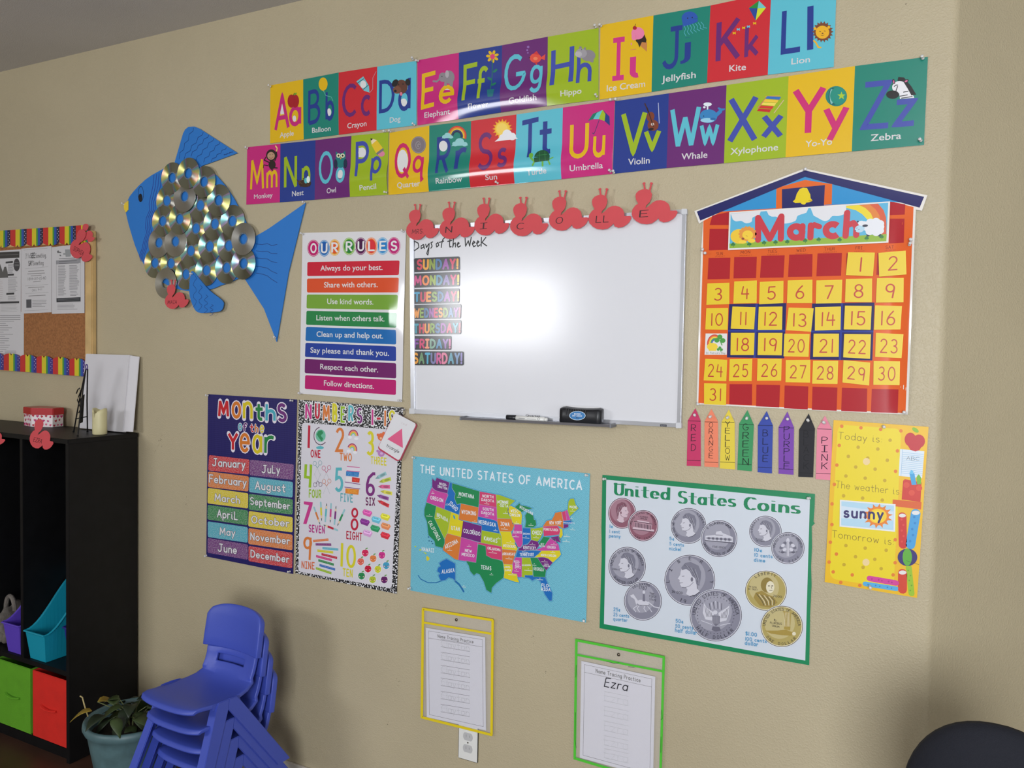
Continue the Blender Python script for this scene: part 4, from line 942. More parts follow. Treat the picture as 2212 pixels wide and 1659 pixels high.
# ================================================================== MAP POSTER
MP = (880, 980, 4.485)
t = poster('map_poster', 'sky blue map poster reading THE UNITED STATES OF AMERICA with coloured states', [(892.3, 985.5), (1274.5, 1023), (1266, 1345), (886.5, 1275.5)], Y1, (124, 200, 218), mt=SCALES())
a = Art(*MP, y=Y1); a.text('THE UNITED STATES OF AMERICA', (125, 186), (1688, 352), 76, (222, 232, 240), 1, wgt=.17, gap=.14, cap='flat'); a.build('title_lettering', t)
cG, cP, cV, cO, cB, cY, cL, cR = (24, 134, 78), (198, 70, 158), (112, 36, 122), (214, 122, 50), (22, 108, 186), (218, 204, 30), (162, 186, 38), (206, 62, 110)
ST = [('Washington', cV, '242,240 270,265 285,232 408,278 388,385 290,362 258,345 240,322'), ('Oregon', cP, '238,325 258,348 290,362 388,385 395,400 372,455 358,540 185,470 195,420 222,360'),
('California', cG, '185,472 280,505 262,625 360,830 362,865 345,915 272,895 262,845 205,790 190,660 165,600 165,540'), ('Nevada', cL, '280,507 425,562 388,775 375,792 362,828 262,625'),
('Idaho', cB, '412,278 434,285 432,330 465,385 455,430 480,492 518,488 498,592 360,540 372,460 397,402 388,385'), ('Montana', cG, '434,285 700,365 690,520 517,482 480,492 457,430 465,388 432,335'),
('Wyoming', cO, '520,482 690,520 680,675 497,635'), ('Utah', cY, '425,562 499,592 495,638 542,652 522,808 388,772'), ('Colorado', cV, '542,652 722,700 712,862 522,808'),
('Arizona', cO, '388,772 522,808 494,1030 460,1022 345,935 345,915 362,870 364,828 375,792'), ('New Mexico', cP, '522,808 685,858 665,1055 510,1034 494,1030'),
('North Dakota', cR, '702,365 858,395 865,520 695,490'), ('South Dakota', cP, '695,490 865,520 872,660 840,642 682,608'), ('Nebraska', cB, '682,608 840,642 872,660 893,773 720,742 722,700 678,680'),
('Kansas', cL, '720,742 893,773 912,800 915,900 712,862'), ('Oklahoma', cR, '685,858 915,900 920,1032 880,1025 820,1015 765,985 760,895 685,875'),
('Texas', cG, '685,876 760,895 765,985 820,1015 880,1025 925,1045 940,1150 930,1205 860,1255 820,1300 815,1350 765,1320 740,1240 700,1170 672,1158 645,1180 610,1140 595,1085 565,1035 665,1055'),
('Minnesota', cL, '860,395 895,400 1045,455 985,510 978,560 1010,632 870,624 866,520'), ('Iowa', cO, '870,626 1008,632 1018,665 1038,690 1020,740 1005,755 893,750 872,670'),
('Missouri', cY, '893,750 1005,755 1015,800 1045,840 1040,870 1070,920 1056,945 1045,935 918,925 912,800'), ('Arkansas', cO, '918,925 1045,935 1058,945 1040,990 1018,1075 932,1070 920,1032'),
('Louisiana', cY, '932,1070 1018,1075 1022,1120 1010,1160 1062,1165 1068,1205 1085,1248 1040,1240 935,1205 940,1140'), ('Wisconsin', cY, '985,510 1005,505 1035,520 1100,560 1112,600 1105,684 1020,682 1010,632 978,580 972,545'),
('Illinois', cP, '1032,685 1110,688 1118,870 1100,908 1072,905 1040,840 1012,795 1020,760 1038,720'), ('Michigan', cG, '1140,600 1165,560 1220,600 1228,640 1242,640 1250,690 1225,716 1140,714 1150,660'), ('Michigan upper peninsula', cG, '1040,518 1075,490 1085,478 1100,500 1150,508 1215,530 1150,545 1108,568 1098,560'),
('Indiana', cB, '1116,720 1194,722 1197,832 1170,870 1116,888 1118,850'), ('Ohio', cL, '1194,722 1235,726 1314,710 1312,770 1290,820 1262,850 1200,835'), ('Kentucky', cV, '1103,908 1125,885 1168,880 1200,835 1262,850 1282,885 1245,934 1072,940 1080,915'),
('Tennessee', cB, '1070,940 1300,940 1275,970 1230,1005 1048,1003'), ('Mississippi', cP, '1048,1003 1110,1006 1108,1195 1070,1197 1062,1165 1010,1160 1022,1110 1020,1060'), ('Alabama', cL, '1110,1006 1190,1006 1215,1100 1215,1178 1135,1178 1138,1200 1108,1195'),
('Georgia', cG, '1190,1006 1260,1006 1300,1070 1345,1133 1335,1197 1222,1192 1215,1100'), ('Florida', cB, '1138,1178 1215,1178 1222,1192 1335,1197 1370,1280 1405,1350 1400,1425 1375,1425 1330,1360 1300,1280 1290,1240 1250,1210 1210,1230 1180,1205 1140,1200'),
('South Carolina', cV, '1260,1006 1300,1002 1330,1004 1368,1018 1410,1055 1345,1133 1300,1070'), ('North Carolina', cY, '1230,1005 1300,940 1477,938 1490,975 1470,1000 1410,1055 1368,1018 1330,1004 1300,1002'),
('Virginia', cP, '1245,934 1330,895 1350,860 1385,820 1430,830 1440,855 1465,880 1477,938 1300,940'), ('West Virginia', cG, '1270,870 1310,815 1320,800 1345,806 1385,812 1350,860 1330,895 1300,910 1282,885'),
('Pennsylvania', cR, '1315,705 1455,697 1472,722 1480,755 1468,785 1322,800'), ('New York', cO, '1312,705 1350,650 1400,640 1422,600 1432,572 1492,560 1510,652 1512,728 1455,695'), ('New Jersey', cY, '1472,722 1502,730 1506,788 1488,820 1470,800 1480,755'),
('Vermont', cR, '1495,566 1530,552 1545,648 1512,652'), ('New Hampshire', cP, '1530,552 1552,542 1580,640 1545,648'), ('Maine', cL, '1560,465 1580,435 1615,435 1630,490 1660,530 1570,612 1552,560'), ('Massachusetts', cB, '1512,652 1580,646 1602,665 1575,682 1514,682'),
('Connecticut', cV, '1514,682 1562,684 1560,712 1512,726'), ('Maryland', cV, '1385,810 1466,795 1472,830 1488,862 1440,850 1400,828'), ('Delaware', cG, '1466,795 1480,812 1488,842 1474,838'),
('Alaska', cB, '335,1040 380,1018 465,1065 465,1235 440,1210 400,1200 370,1225 325,1232 300,1180 320,1160 288,1140 300,1100 322,1090 308,1060')]
for nm, c, s in ST:
    pts = [tuple(map(float, p.split(','))) for p in s.split()]
    a = Art(*MP, y=Y1)
    wp = [a.q(*p) for p in pts]
    for pg in ribbon(wp+[wp[0]], .0056, 'round'): a.raw(pg, (66, 158, 196), 1)
    a.raw(wp, c, 3)
    for pg in ribbon(wp+[wp[0]], .0007, 'flat'): a.raw(pg, (150, 176, 190), 4)
    tag(a.build('printed_state', t), nm+' printed on the map')
a = Art(*MP, y=Y1)
for l, w_ in (([(330, 1232), (280, 1250), (200, 1250), (130, 1215), (105, 1180)], 9), ([(465, 1235), (500, 1265), (525, 1300), (545, 1335)], 20)): a.line(l, w_, (30, 110, 170), 2)
for x, y, r in ((78, 900, 9), (125, 932, 10), (165, 958, 7), (178, 965, 8)): a.ell(x, y, r, r*.8, (190, 210, 60), 2, 10)
a.poly([(190, 988), (215, 1010), (212, 1030), (190, 1040), (182, 1010)], (214, 204, 50), 2)
for x, y in ((205, 808), (235, 850), (245, 870), (212, 845)): a.ell(x, y, 8, 6, (20, 90, 130), 2, 8)
a.ell(455, 615, 9, 22, (80, 160, 180), 4, 10, rot=-20)
a.build('island_print', t)
LB = [('WASH-', 310, 300, 382, 318, 30), ('INGTON', 295, 325, 385, 350, 26), ('OREGON', 225, 440, 345, 470, 32), ('MONTANA', 500, 405, 645, 435, 34), ('WYOMING', 527, 578, 665, 598, 34), ('UTAH', 428, 735, 506, 748, 34), ('COLORADO', 545, 762, 705, 795, 34),
('NEVADA', 288, 605, 392, 660, 32), ('KANSAS', 745, 835, 870, 862, 34), ('NEBRASKA', 692, 675, 856, 708, 34), ('NORTH', 730, 420, 832, 432, 30), ('DAKOTA', 720, 455, 838, 472, 30), ('SOUTH', 732, 545, 832, 558, 30), ('DAKOTA', 718, 580, 838, 600, 30),
('MINNE', 875, 480, 978, 486, 34), ('-SOTA', 890, 512, 975, 520, 30), ('IOWA', 905, 695, 988, 703, 34), ('WISC-', 1002, 565, 1085, 570, 30), ('ONSIN', 992, 602, 1090, 610, 30), ('ILLINOIS', 1027, 768, 1108, 772, 20), ('INDIANA', 1122, 782, 1188, 784, 15), ('OHIO', 1212, 780, 1298, 784, 34),
('MISSOURI', 930, 902, 1048, 912, 24), ('ARKANSAS', 922, 982, 1042, 985, 24), ('OKLAHOMA', 778, 925, 902, 945, 24), ('TEXAS', 715, 1115, 812, 1128, 34), ('NEW', 560, 948, 622, 958, 30), ('MEXICO', 528, 985, 648, 1003, 32), ('MICHIGAN', 1090, 528, 1215, 595, 26),
('LOUIS-', 938, 1105, 1002, 1108, 20), ('IANA', 948, 1135, 1005, 1138, 20), ('MISS-', 1035, 1055, 1092, 1060, 26), ('ISS-', 1045, 1082, 1088, 1086, 24), ('IPPI', 1042, 1108, 1096, 1113, 26), ('ALABAMA', 1112, 1088, 1195, 1088, 16), ('GEORGIA', 1225, 1125, 1320, 1138, 28),
('TENNESSEE', 1090, 990, 1225, 990, 26), ('KENTUCKY', 1125, 922, 1243, 930, 28), ('VIRGINIA', 1352, 915, 1436, 920, 22), ('WEST', 1292, 882, 1325, 885, 16), ('VIRGINIA', 1275, 900, 1335, 905, 14), ('PENNSYLVANIA', 1322, 742, 1460, 750, 22), ('NEW YORK', 1378, 682, 1486, 684, 26),
('NORTH CAROLINA', 1295, 990, 1442, 1000, 20), ('SOUTH', 1328, 1075, 1368, 1078, 14), ('CAROLINA', 1315, 1092, 1382, 1098, 14), ('FLO-', 1302, 1288, 1382, 1295, 36), ('RIDA', 1300, 1325, 1385, 1332, 34), ('MAINE', 1572, 525, 1642, 530, 22), ('MASSACHUSETTS', 1515, 672, 1620, 680, 12), ('HAWAII', 142, 940, 256, 955, 34), ('ALASKA', 335, 1160, 455, 1145, 34)]
a = Art(*MP, y=Y1)
ML = {'WASH-', 'INGTON', 'NORTH', 'SOUTH', 'DAKOTA', 'MINNE', '-SOTA', 'WISC-', 'ONSIN', 'FLO-', 'RIDA', 'MISS-', 'ISS-', 'IPPI', 'NEW', 'MEXICO', 'LOUIS-', 'IANA'}
for s, x0_, y0_, x1_, y1_, h in LB: a.text(s, (x0_, y0_), (x1_, y1_), h*(.8 if s in ML else 1), (226, 232, 236), 5, wgt=.2, gap=.13)
a.text('ARIZONA', (372, 922), (492, 862), 34, (230, 232, 230), 5, wgt=.2, vup=(-12, 34)); a.text('IDAHO', (400, 488), (472, 558), 34, (226, 232, 240), 5, wgt=.2, vup=(22, 28)); a.text('CALIFORNIA', (202, 662), (298, 842), 28, (226, 236, 230), 5, wgt=.18, vup=(26, 14))
for x, y, w_ in ((248, 383, 30), (500, 421, 38), (215, 603, 60), (290, 625, 40), (770, 485, 48), (768, 603, 34), (655, 660, 55), (640, 745, 38), (598, 898, 42), (828, 958, 80), (882, 822, 45), (855, 745, 40), (942, 728, 66), (952, 578, 50), (1060, 672, 46), (1052, 802, 62), (1150, 814, 66), (1248, 812, 60), (1198, 692, 50), (1000, 862, 78), (985, 1016, 66), (815, 1172, 36), (1018, 1170, 78), (1058, 1135, 45), (1172, 1128, 78), (1230, 1078, 42), (1140, 950, 58), (1212, 880, 58), (1420, 880, 62), (1410, 958, 45), (1330, 1045, 62), (1600, 555, 52), (1285, 1218, 62), (385, 495, 28), (412, 935, 45), (1590, 625, 30), (1602, 735, 50), (1540, 850, 70), (1545, 800, 60), (1480, 655, 40), (548, 1290, 40)):
    a.line([(x-w_/2, y), (x+w_/2, y+w_*.08)], 4.5, (214, 222, 214), 5, 'flat'); a.ell(x, y-12, 4, 4, (226, 232, 226), 5, 8)
a.build('state_names', t)
for px, py, wh in [(897, 990, 'at the top left corner of the map poster'), (1270, 1027, 'at the top right corner of the map poster'), (888, 1269, 'at the lower left corner of the map poster'), (1262, 1341, 'at the lower right corner of the map poster')]: pin(px, py, wh, .003)
# ================================================================== COINS POSTER
CN = (1280, 1010, 3.77)
def cp(x, y): return (1280+x/3.77, 1010+y/3.77)
t = thing('coins_poster', 'white poster with green border reading United States Coins over printed coins', 'poster', tuple(P(*cp(900, 1450))))
sheet('paper_sheet', [cp(*p) for p in [(80, 60), (1812, 215), (1808, 330), (1800, 440), (1810, 455), (1785, 480), (1788, 640), (1780, 800), (1784, 960), (1772, 1200), (1765, 1610), (57, 1308), (75, 700), (72, 500)]], Y1, t, (10, 132, 84))
a = Art(*CN, y=Y1); a.poly([(112, 98), (1770, 262), (1732, 1572), (93, 1274), (105, 700)], (206, 214, 224), 1); wp_ = a.build('white_field', t)
a = Art(*CN, y=Y1)
G_ = (8, 130, 84)
for s, x0_, y0_, x1_, y1_, h in [('United', 175, 222, 630, 262, 95), ('States', 692, 290, 1168, 318, 98), ('Coins', 1232, 340, 1690, 375, 100)]: a.text(s, (x0_+12, y0_), (x1_-12, y1_), h, G_, 2, 'pen', .25, .06)
a.line([(172, 132), (235, 138)], 8, G_, 2, 'flat'); a.line([(245, 138), (275, 141)], 8, G_, 2, 'flat')
a.build('title_lettering', wp_)
LC = (70, 150, 196)
def cap3(rows):
    a = Art(*CN, y=Y1)
    for s, x0_, y0_, x1_, y1_, h in rows: a.text(s, (x0_, y0_), (x1_, y1_), h, LC, 27, wgt=.17)
    a.build('caption', wp_)
cap3([('1¢', 142, 488, 165, 490, 24), ('1 cent', 140, 528, 222, 535, 24), ('penny', 138, 566, 228, 572, 26)])
cap3([('5¢', 630, 588, 664, 592, 25), ('5 cents', 630, 630, 744, 641, 25), ('nickel', 628, 670, 720, 678, 28)])
cap3([('10¢', 1320, 680, 1378, 686, 26), ('10 cents', 1320, 722, 1465, 735, 26), ('dime', 1318, 762, 1405, 770, 28)])
cap3([('25¢', 174, 1165, 225, 1170, 26), ('25 cents', 174, 1206, 298, 1220, 26), ('quarter', 172, 1242, 285, 1254, 26)])
cap3([('50¢', 680, 1258, 738, 1266, 26), ('50 cents', 678, 1300, 820, 1316, 26), ('half dollar', 676, 1336, 850, 1358, 30)])
cap3([('$1.00', 1248, 1362, 1338, 1374, 28), ('100 cents', 1246, 1404, 1418, 1425, 26), ('dollar', 1244, 1440, 1348, 1452, 30)])
def mixc(c, d, f): return tuple(int(c[i]+(d[i]-c[i])*f) for i in range(3))
HEAD = [(.05, .95), (-.2, .9), (-.42, .68), (-.5, .45), (-.52, .3), (-.66, .08), (-.55, .02), (-.56, -.08), (-.5, -.13), (-.53, -.22), (-.45, -.36), (-.22, -.38), (-.12, -.5), (-.2, -.75), (.0, -.86), (.3, -.78), (.55, -.6), (.4, -.45), (.38, -.2), (.52, .1), (.56, .45), (.45, .75)]
HAIR = [(.05, 1.0), (-.25, .95), (-.46, .7), (-.42, .55), (-.2, .62), (.0, .5), (.12, .25), (.3, .1), (.36, -.2), (.52, -.3), (.6, .1), (.62, .45), (.48, .8)]
def coin(label, cx, cy, rx, ry, tone, kind, flip=1, lay=2):
    a = Art(*CN, y=Y1); lt, md, dk = mixc(tone, (240, 240, 248), .62), mixc(tone, (60, 58, 74), .18), mixc(tone, (24, 22, 38), .68)
    a.ell(cx, cy, rx+4, ry+4, (222, 226, 236), lay, 40); a.ell(cx, cy, rx, ry, dk, lay+1, 40); a.ell(cx, cy, rx-5, ry-5, lt, lay+2, 40); a.ell(cx, cy, rx-11, ry-11, md, lay+3, 40)
    a.ell(cx-.1*rx, cy-.15*ry, rx*.72, ry*.75, mixc(md, lt, .35), lay+4, 30)
    def T(p, s=.72, ox=0, oy=0): return (cx+(p[0]*flip*s+ox)*rx, cy-(p[1]*s+oy)*ry)
    L = lay+5
    if kind == 'head':
        a.poly([T(p) for p in [(x+.03, y-.03) for x, y in HEAD]], dk, L); a.poly([T(p) for p in HEAD], lt, L+1); a.poly([T(p) for p in HAIR], mixc(md, dk, .15), L+2)
        for k in range(6): a.line([T((-.3+k*.12, .85-k*.05)), T((.0+k*.1, .62-k*.12)), T((.3+k*.04, .3-k*.1))], 2.5, mixc(md, lt, .7) if k % 2 else dk, L+3)
        a.line([T((-.42, .22)), T((-.3, .24))], 3, dk, L+3); a.line([T((-.5, -.14)), T((-.38, -.13))], 3, dk, L+3); a.ell(*T((.12, .05)), rx*.05, ry*.09, mixc(md, dk, .3), L+3, 10)
        a.line([T((-.22, -.38)), T((.0, -.3)), T((.2, -.1))], 3, mixc(md, dk, .4), L+3)
    if kind == 'building':
        a.poly([T(p, 1) for p in [(-.72, -.2), (.72, -.38), (.72, -.25), (-.66, -.08)]], lt, L); a.poly([T(p, 1) for p in [(-.58, -.08), (.55, -.25), (.55, .12), (-.58, .28)]], mixc(md, lt, .6), L)
        for k in range(11): x = -.52+k*.1; a.line([T((x, .2-k*.018), 1), T((x, -.08-k*.018), 1)], rx*.045, dk, L+1, 'flat')
        a.poly([T(p, 1) for p in [(-.4, .36), (.4, .24), (.4, .16), (-.4, .28)]], lt, L+1); a.line([T((-.62, .28), 1), T((.6, .1), 1)], 4, dk, L+2, 'flat'); a.line([T((-.72, -.22), 1), T((.72, -.4), 1)], 4, dk, L+2, 'flat')
    if kind == 'dome':
        a.poly([T(p, 1) for p in [(-.75, .15), (-.2, .2), (-.15, .38), (.1, .42), (.2, .3), (.75, .08), (.75, -.2), (-.75, -.08)]], lt, L); a.poly([T(p, 1) for p in [(-.7, .08), (.7, .0), (.7, -.12), (-.7, -.02)]], mixc(md, dk, .25), L+1)
        for k in range(13): x = -.66+k*.11; a.line([T((x, .1-k*.006), 1), T((x, -.06-k*.01), 1)], 4, dk if k % 2 else lt, L+2, 'flat')
        a.line([T((-.78, -.1), 1), T((.78, -.24), 1)], 5, dk, L+2, 'flat'); a.line([T((-.2, .2), 1), T((.2, .18), 1)], 4, dk, L+2, 'flat')
    if kind == 'torch':
        a.line([T((0, .45), 1), T((0, -.5), 1)], rx*.12, lt, L, 'flat'); a.line([T((0, .45), 1), T((0, -.5), 1)], 3, dk, L+1, 'flat'); a.ell(*T((0, .48), 1), rx*.1, ry*.16, lt, L, 12)
        for s_ in (-1, 1):
            for k in range(5): a.ell(*T((s_*(.2+.1*(k % 3)), .3-k*.13), 1), rx*.13, ry*.10, lt if k % 2 else mixc(md, dk, .35), L+k % 2, 12, rot=40*s_)
            a.line([T((s_*.08, -.3), 1), T((s_*.55, -.22), 1)], 4, dk, L+2, 'flat')
    if kind == 'rider':
        a.ell(*T((0, -.1), 1), rx*.32, ry*.15, lt, L, 18, rot=12); a.poly([T(p, 1) for p in [(-.25, 0), (-.5, .35), (-.68, .28), (-.62, .2), (-.45, .1), (-.35, -.2)]], lt, L); a.poly([T(p, 1) for p in [(-.02, .0), (.12, -.02), (.1, .35), (-.0, .38)]], mixc(md, dk, .2), L+1)
        a.ell(*T((.05, .45), 1), rx*.07, ry*.09, lt, L+1, 10); a.line([T((.28, -.05), 1), T((.6, -.3), 1), T((.85, -.35), 1)], 8, lt, L)
        for x0_, x1_ in ((-.25, -.5), (-.18, -.3), (.2, .35), (.12, .05)): a.line([T((x0_, -.2), 1), T((x1_, -.38), 1), T((x1_+.12, -.55), 1)], 6, lt, L)
        a.line([T((-.3, -.2), 1), T((.3, -.25), 1)], 4, dk, L+1)
    if kind == 'eagle':
        a.poly([T(p, 1) for p in [(-.05, .1), (-.35, .3), (-.45, .48), (-.5, .1), (-.4, -.15), (-.15, -.2)]], lt, L); a.poly([T(p, 1) for p in [(.1, .1), (.4, .28), (.52, .38), (.5, .05), (.4, -.2), (.15, -.25)]], lt, L)
        for k in range(5):
            a.line([T((-.42+k*.06, .35-k*.06), 1), T((-.35+k*.05, -.05), 1)], 3, dk, L+1); a.line([T((.48-k*.06, .28-k*.05), 1), T((.4-k*.05, -.1), 1)], 3, dk, L+1)
        a.poly([T(p, 1) for p in [(-.14, .0), (.16, -.02), (.15, -.3), (.0, -.42), (-.12, -.28)]], mixc(md, dk, .3), L+2); a.ell(*T((-.02, .12), 1), rx*.09, ry*.08, lt, L+3, 10)
        for k in range(5): a.line([T((-.1+k*.05, -.03), 1), T((-.1+k*.05, -.32), 1)], 2, lt, L+3, 'flat')
        a.poly([T(p, 1) for p in [(-.12, -.42), (.14, -.44), (.2, -.58), (0, -.62), (-.16, -.56)]], mixc(md, dk, .4), L+2)
        for k in range(7): a.line([T((-.25+k*.08, .55-abs(k-3)*.03), 1), T((-.2+k*.07, .28-abs(k-3)*.02), 1)], 4, lt if k % 2 else dk, L+1)
        for k in range(34): a_ = math.radians(k*360/34); a.ell(cx+rx*.70*math.cos(a_), cy-ry*.70*math.sin(a_), 4, 4, dk, L+2, 6)
        a.line([T((-.15, -.35), 1), T((-.55, -.2), 1)], 5, lt, L+1); a.line([T((.18, -.38), 1), T((.55, -.3), 1)], 5, lt, L+1)
    if kind == 'woman':
        a.ell(*T((.05, .28), 1), rx*.30, ry*.38, mixc(tone, (70, 50, 10), .45), L, 22); a.ell(*T((.2, .18), 1), rx*.2, ry*.30, lt, L+1, 20)
        for x in (.14, .3): a.ell(*T((x, .24), 1), rx*.05, ry*.025, dk, L+2, 10)
        a.line([T((.25, .2), 1), T((.28, .1), 1)], 3, dk, L+2); a.line([T((.16, .02), 1), T((.3, .01), 1)], 4, dk, L+2)
        a.poly([T(p, 1) for p in [(-.5, -.1), (-.2, .0), (.1, -.2), (.35, -.3), (.55, -.6), (.2, -.85), (-.3, -.75), (-.6, -.35)]], mixc(tone, (90, 66, 20), .4), L+1)
        for k in range(7): a.line([T((-.45+k*.12, -.15-k*.03), 1), T((-.2+k*.1, -.5), 1), T((-.1+k*.08, -.72), 1)], 5, lt if k % 2 else dk, L+2)
    if kind == 'flying':
        a.poly([T(p, 1) for p in [(.05, .75), (.45, .68), (.42, .1), (.4, -.2), (.1, -.12), (.15, .3)]], mixc(tone, (110, 84, 20), .35), L); a.poly([T(p, 1) for p in [(-.8, -.2), (-.2, -.2), (.2, -.15), (.55, -.3), (.45, -.45), (.0, -.42), (-.5, -.35)]], mixc(tone, (110, 84, 20), .4), L+1)
        for k in range(5): a.line([T((.1+k*.07, .68), 1), T((.15+k*.06, .0), 1)], 3, lt, L+2)
        a.ell(*T((.58, -.35), 1), rx*.09, ry*.09, lt, L+2, 12)
    R1 = .80
    IN = mixc(dk, (20, 18, 30), .3)
    hh = rx*.125
    if label[1] == 'usa_top': a.arctext('UNITED STATES OF AMERICA', cx, cy, rx*R1-hh*.2, ry*R1-hh*.2, 178, 2, hh, IN, L+4)
    for tx, a0, a1, inw in label[2]: a.arctext(tx, cx, cy, rx*(R1+(.1 if inw else 0)), ry*(R1+(.1 if inw else 0)), a0, a1, hh, IN, L+4, inward=inw)
    for tx, x0_, x1_, yy, h_ in (label[3] if len(label) > 3 else []): a.text(tx, (cx+x0_*rx, cy-yy*ry), (cx+x1_*rx, cy-(yy-.06)*ry), h_, IN, L+4, wgt=.14)
    tag(a.build('printed_coin', wp_), label[0])
PN, SL, GD = (158, 96, 114), (150, 150, 166), (200, 180, 96)
coin(('copper penny, portrait side', '', []), 242, 372, 114, 126, PN, 'head', -1, 2)
coin(('copper penny, building side', 'usa_top', [('ONE CENT', 225, 318, True)], [('E PLURIBUS', -.3, .3, .55, 11), ('UNUM', -.2, .25, .43, 10)]), 415, 472, 122, 127, PN, 'building', 1, 16)
coin(('silver nickel, portrait side', '', [('IN GOD WE TRUST', 225, 125, False), ('LIBERTY', 55, -10, False)]), 782, 475, 144, 146, SL, 'head', 1, 2)
coin(('silver nickel, building side', '', [('E PLURIBUS UNUM', 140, 40, False), ('UNITED STATES OF AMERICA', 195, 345, True)], [('FIVE CENTS', -.35, .35, -.48, 14)]), 1032, 577, 148, 150, SL, 'dome', 1, 16)
coin(('silver dime, portrait side', '', [('LIBERTY', 185, 115, False)], [('IN GOD', -.6, -.2, -.5, 10), ('WE TRUST', -.55, -.05, -.62, 10)]), 1408, 520, 132, 128, SL, 'head', 1, 2)
coin(('silver dime, torch side', 'usa_top', [('ONE DIME', 215, 325, True)]), 1592, 655, 135, 130, SL, 'torch', 1, 16)
coin(('silver quarter, portrait side', 'usa_top', [('QUARTER DOLLAR', 215, 315, True)], [('IN GOD', .4, .7, -.15, 10), ('LIBERTY', -.8, -.4, -.15, 11)]), 282, 805, 152, 160, SL, 'head', 1, 2)
coin(('silver quarter, horse rider side', '', [('DELAWARE', 130, 62, False)], [('1787', -.2, .2, .62, 26), ('THE', .35, .6, .35, 16), ('FIRST', .35, .7, .2, 16), ('STATE', .35, .7, .05, 14)]), 412, 1085, 154, 160, SL, 'rider', 1, 16)
coin(('silver half dollar, portrait side', '', [('L I B E R T Y', 190, -12, False), ('19', 240, 262, True)], [('IN GOD', -.7, -.28, -.48, 18), ('WE TRUST', .1, .5, -.62, 12)]), 792, 918, 207, 208, SL, 'head', 1, 2)
coin(('silver half dollar, eagle side', 'usa_top', [('HALF DOLLAR', 210, 322, True)]), 1005, 1202, 212, 212, SL, 'eagle', 1, 16)
coin(('golden dollar, woman side', '', [('LIBERTY', 130, 55, False)], [('IN GOD', -.82, -.45, .18, 12), ('WE TRUST', -.85, -.4, .06, 12), ('2000', .35, .75, -.3, 16)]), 1413, 1002, 170, 163, GD, 'woman', 1, 2)
coin(('golden dollar, flying eagle side', 'usa_top', [('ONE DOLLAR', 212, 322, True)], [('E', -.35, -.25, .28, 14), ('PLURIBUS', -.55, .0, .14, 16), ('UNUM', -.45, -.12, -.0, 14)]), 1542, 1292, 172, 168, GD, 'flying', 1, 16)
for px, py, wh in [(1309, 1034.5, 'at the top left corner of the coins poster'), (1750, 1076, 'at the top right corner of the coins poster')]: pin(px, py, wh, .003)
# ================================================================== CALENDAR
K_ = (1490, 360, 3.0717); K2 = (1560, 430, 5.821); YC = .004
def kp(x, y): return (1490+x/3.0717, 360+y/3.0717)
house = [(30, 295), (762, 12), (1577, 190), (1540, 293), (1500, 285), (1490, 520), (1448, 1645), (900, 1620), (45, 1577), (75, 560), (88, 362), (62, 378)]
hx0, hx1 = P(*kp(45, 1500)).x, P(*kp(1450, 1500)).x; hz0, hz1 = P(*kp(45, 1577)).z, P(*kp(762, 12)).z
def cfn(x, z):
    d = hx1+.004-x; v = (z-hz0)/(hz1-hz0); o = 0
    if d < .05 and v < .78: o += .0085*(max(0, 1-max(d, 0)/.05))**2*math.sin(math.pi*min(v/.78, 1))**.5 if v > 0 else 0
    e = x-hx0
    o += .0026*(math.sin(math.pi/2*min(max(e, 0)/.03, 1)))*math.exp(-((v-.25)/.2)**2)
    return o
cwarp = (cfn, [hx0+.004, hx0+.01, hx0+.017, hx0+.025]+[hx1-.05+i*.006 for i in range(9)], [hz0+i*.045 for i in range(1, 14)])
t = thing('schoolhouse_calendar', 'orange and red schoolhouse calendar with navy roof and yellow bell', 'calendar', tuple(P(*kp(750, 1610))))
sheet('house_sheet', [kp(*p) for p in house], YC, t, (232, 228, 222), warp=cwarp, mt=GLOSS())
a = Art(*K_, y=YC)
OG, RR, NV = (226, 98, 36), (176, 28, 40), (32, 34, 98)
a.poly([(90, 360), (210, 298), (1330, 228), (1485, 268), (1475, 520), (1432, 1635), (57, 1568), (88, 560)], OG, 1)
a.poly([(210, 298), (765, 66), (1432, 240), (1320, 232)], (48, 146, 206), 2); a.poly([(47, 298), (765, 25), (1555, 200), (1525, 272), (765, 68), (70, 358)], NV, 4)
a.build('house_print', t, [GLOSS()], cwarp)
a = Art(*K_, y=YC); a.poly([(575, 142), (765, 88), (945, 116), (942, 250), (572, 280)], (226, 104, 34), 3); a.poly([(612, 150), (897, 122), (890, 262), (612, 280)], (34, 36, 100), 5)
a.poly([(752, 140), (778, 142), (800, 185), (802, 210), (815, 225), (795, 236), (772, 240), (765, 250), (742, 248), (735, 240), (700, 242), (685, 232), (700, 215), (710, 180), (730, 148)], (232, 208, 30), 6)
a.ell(800, 226, 14, 6, (206, 170, 20), 7, 12); a.ell(756, 244, 14, 8, (236, 214, 50), 7, 12)
tag(a.build('bell_window', t, [GLOSS()]), 'yellow bell in a navy window')
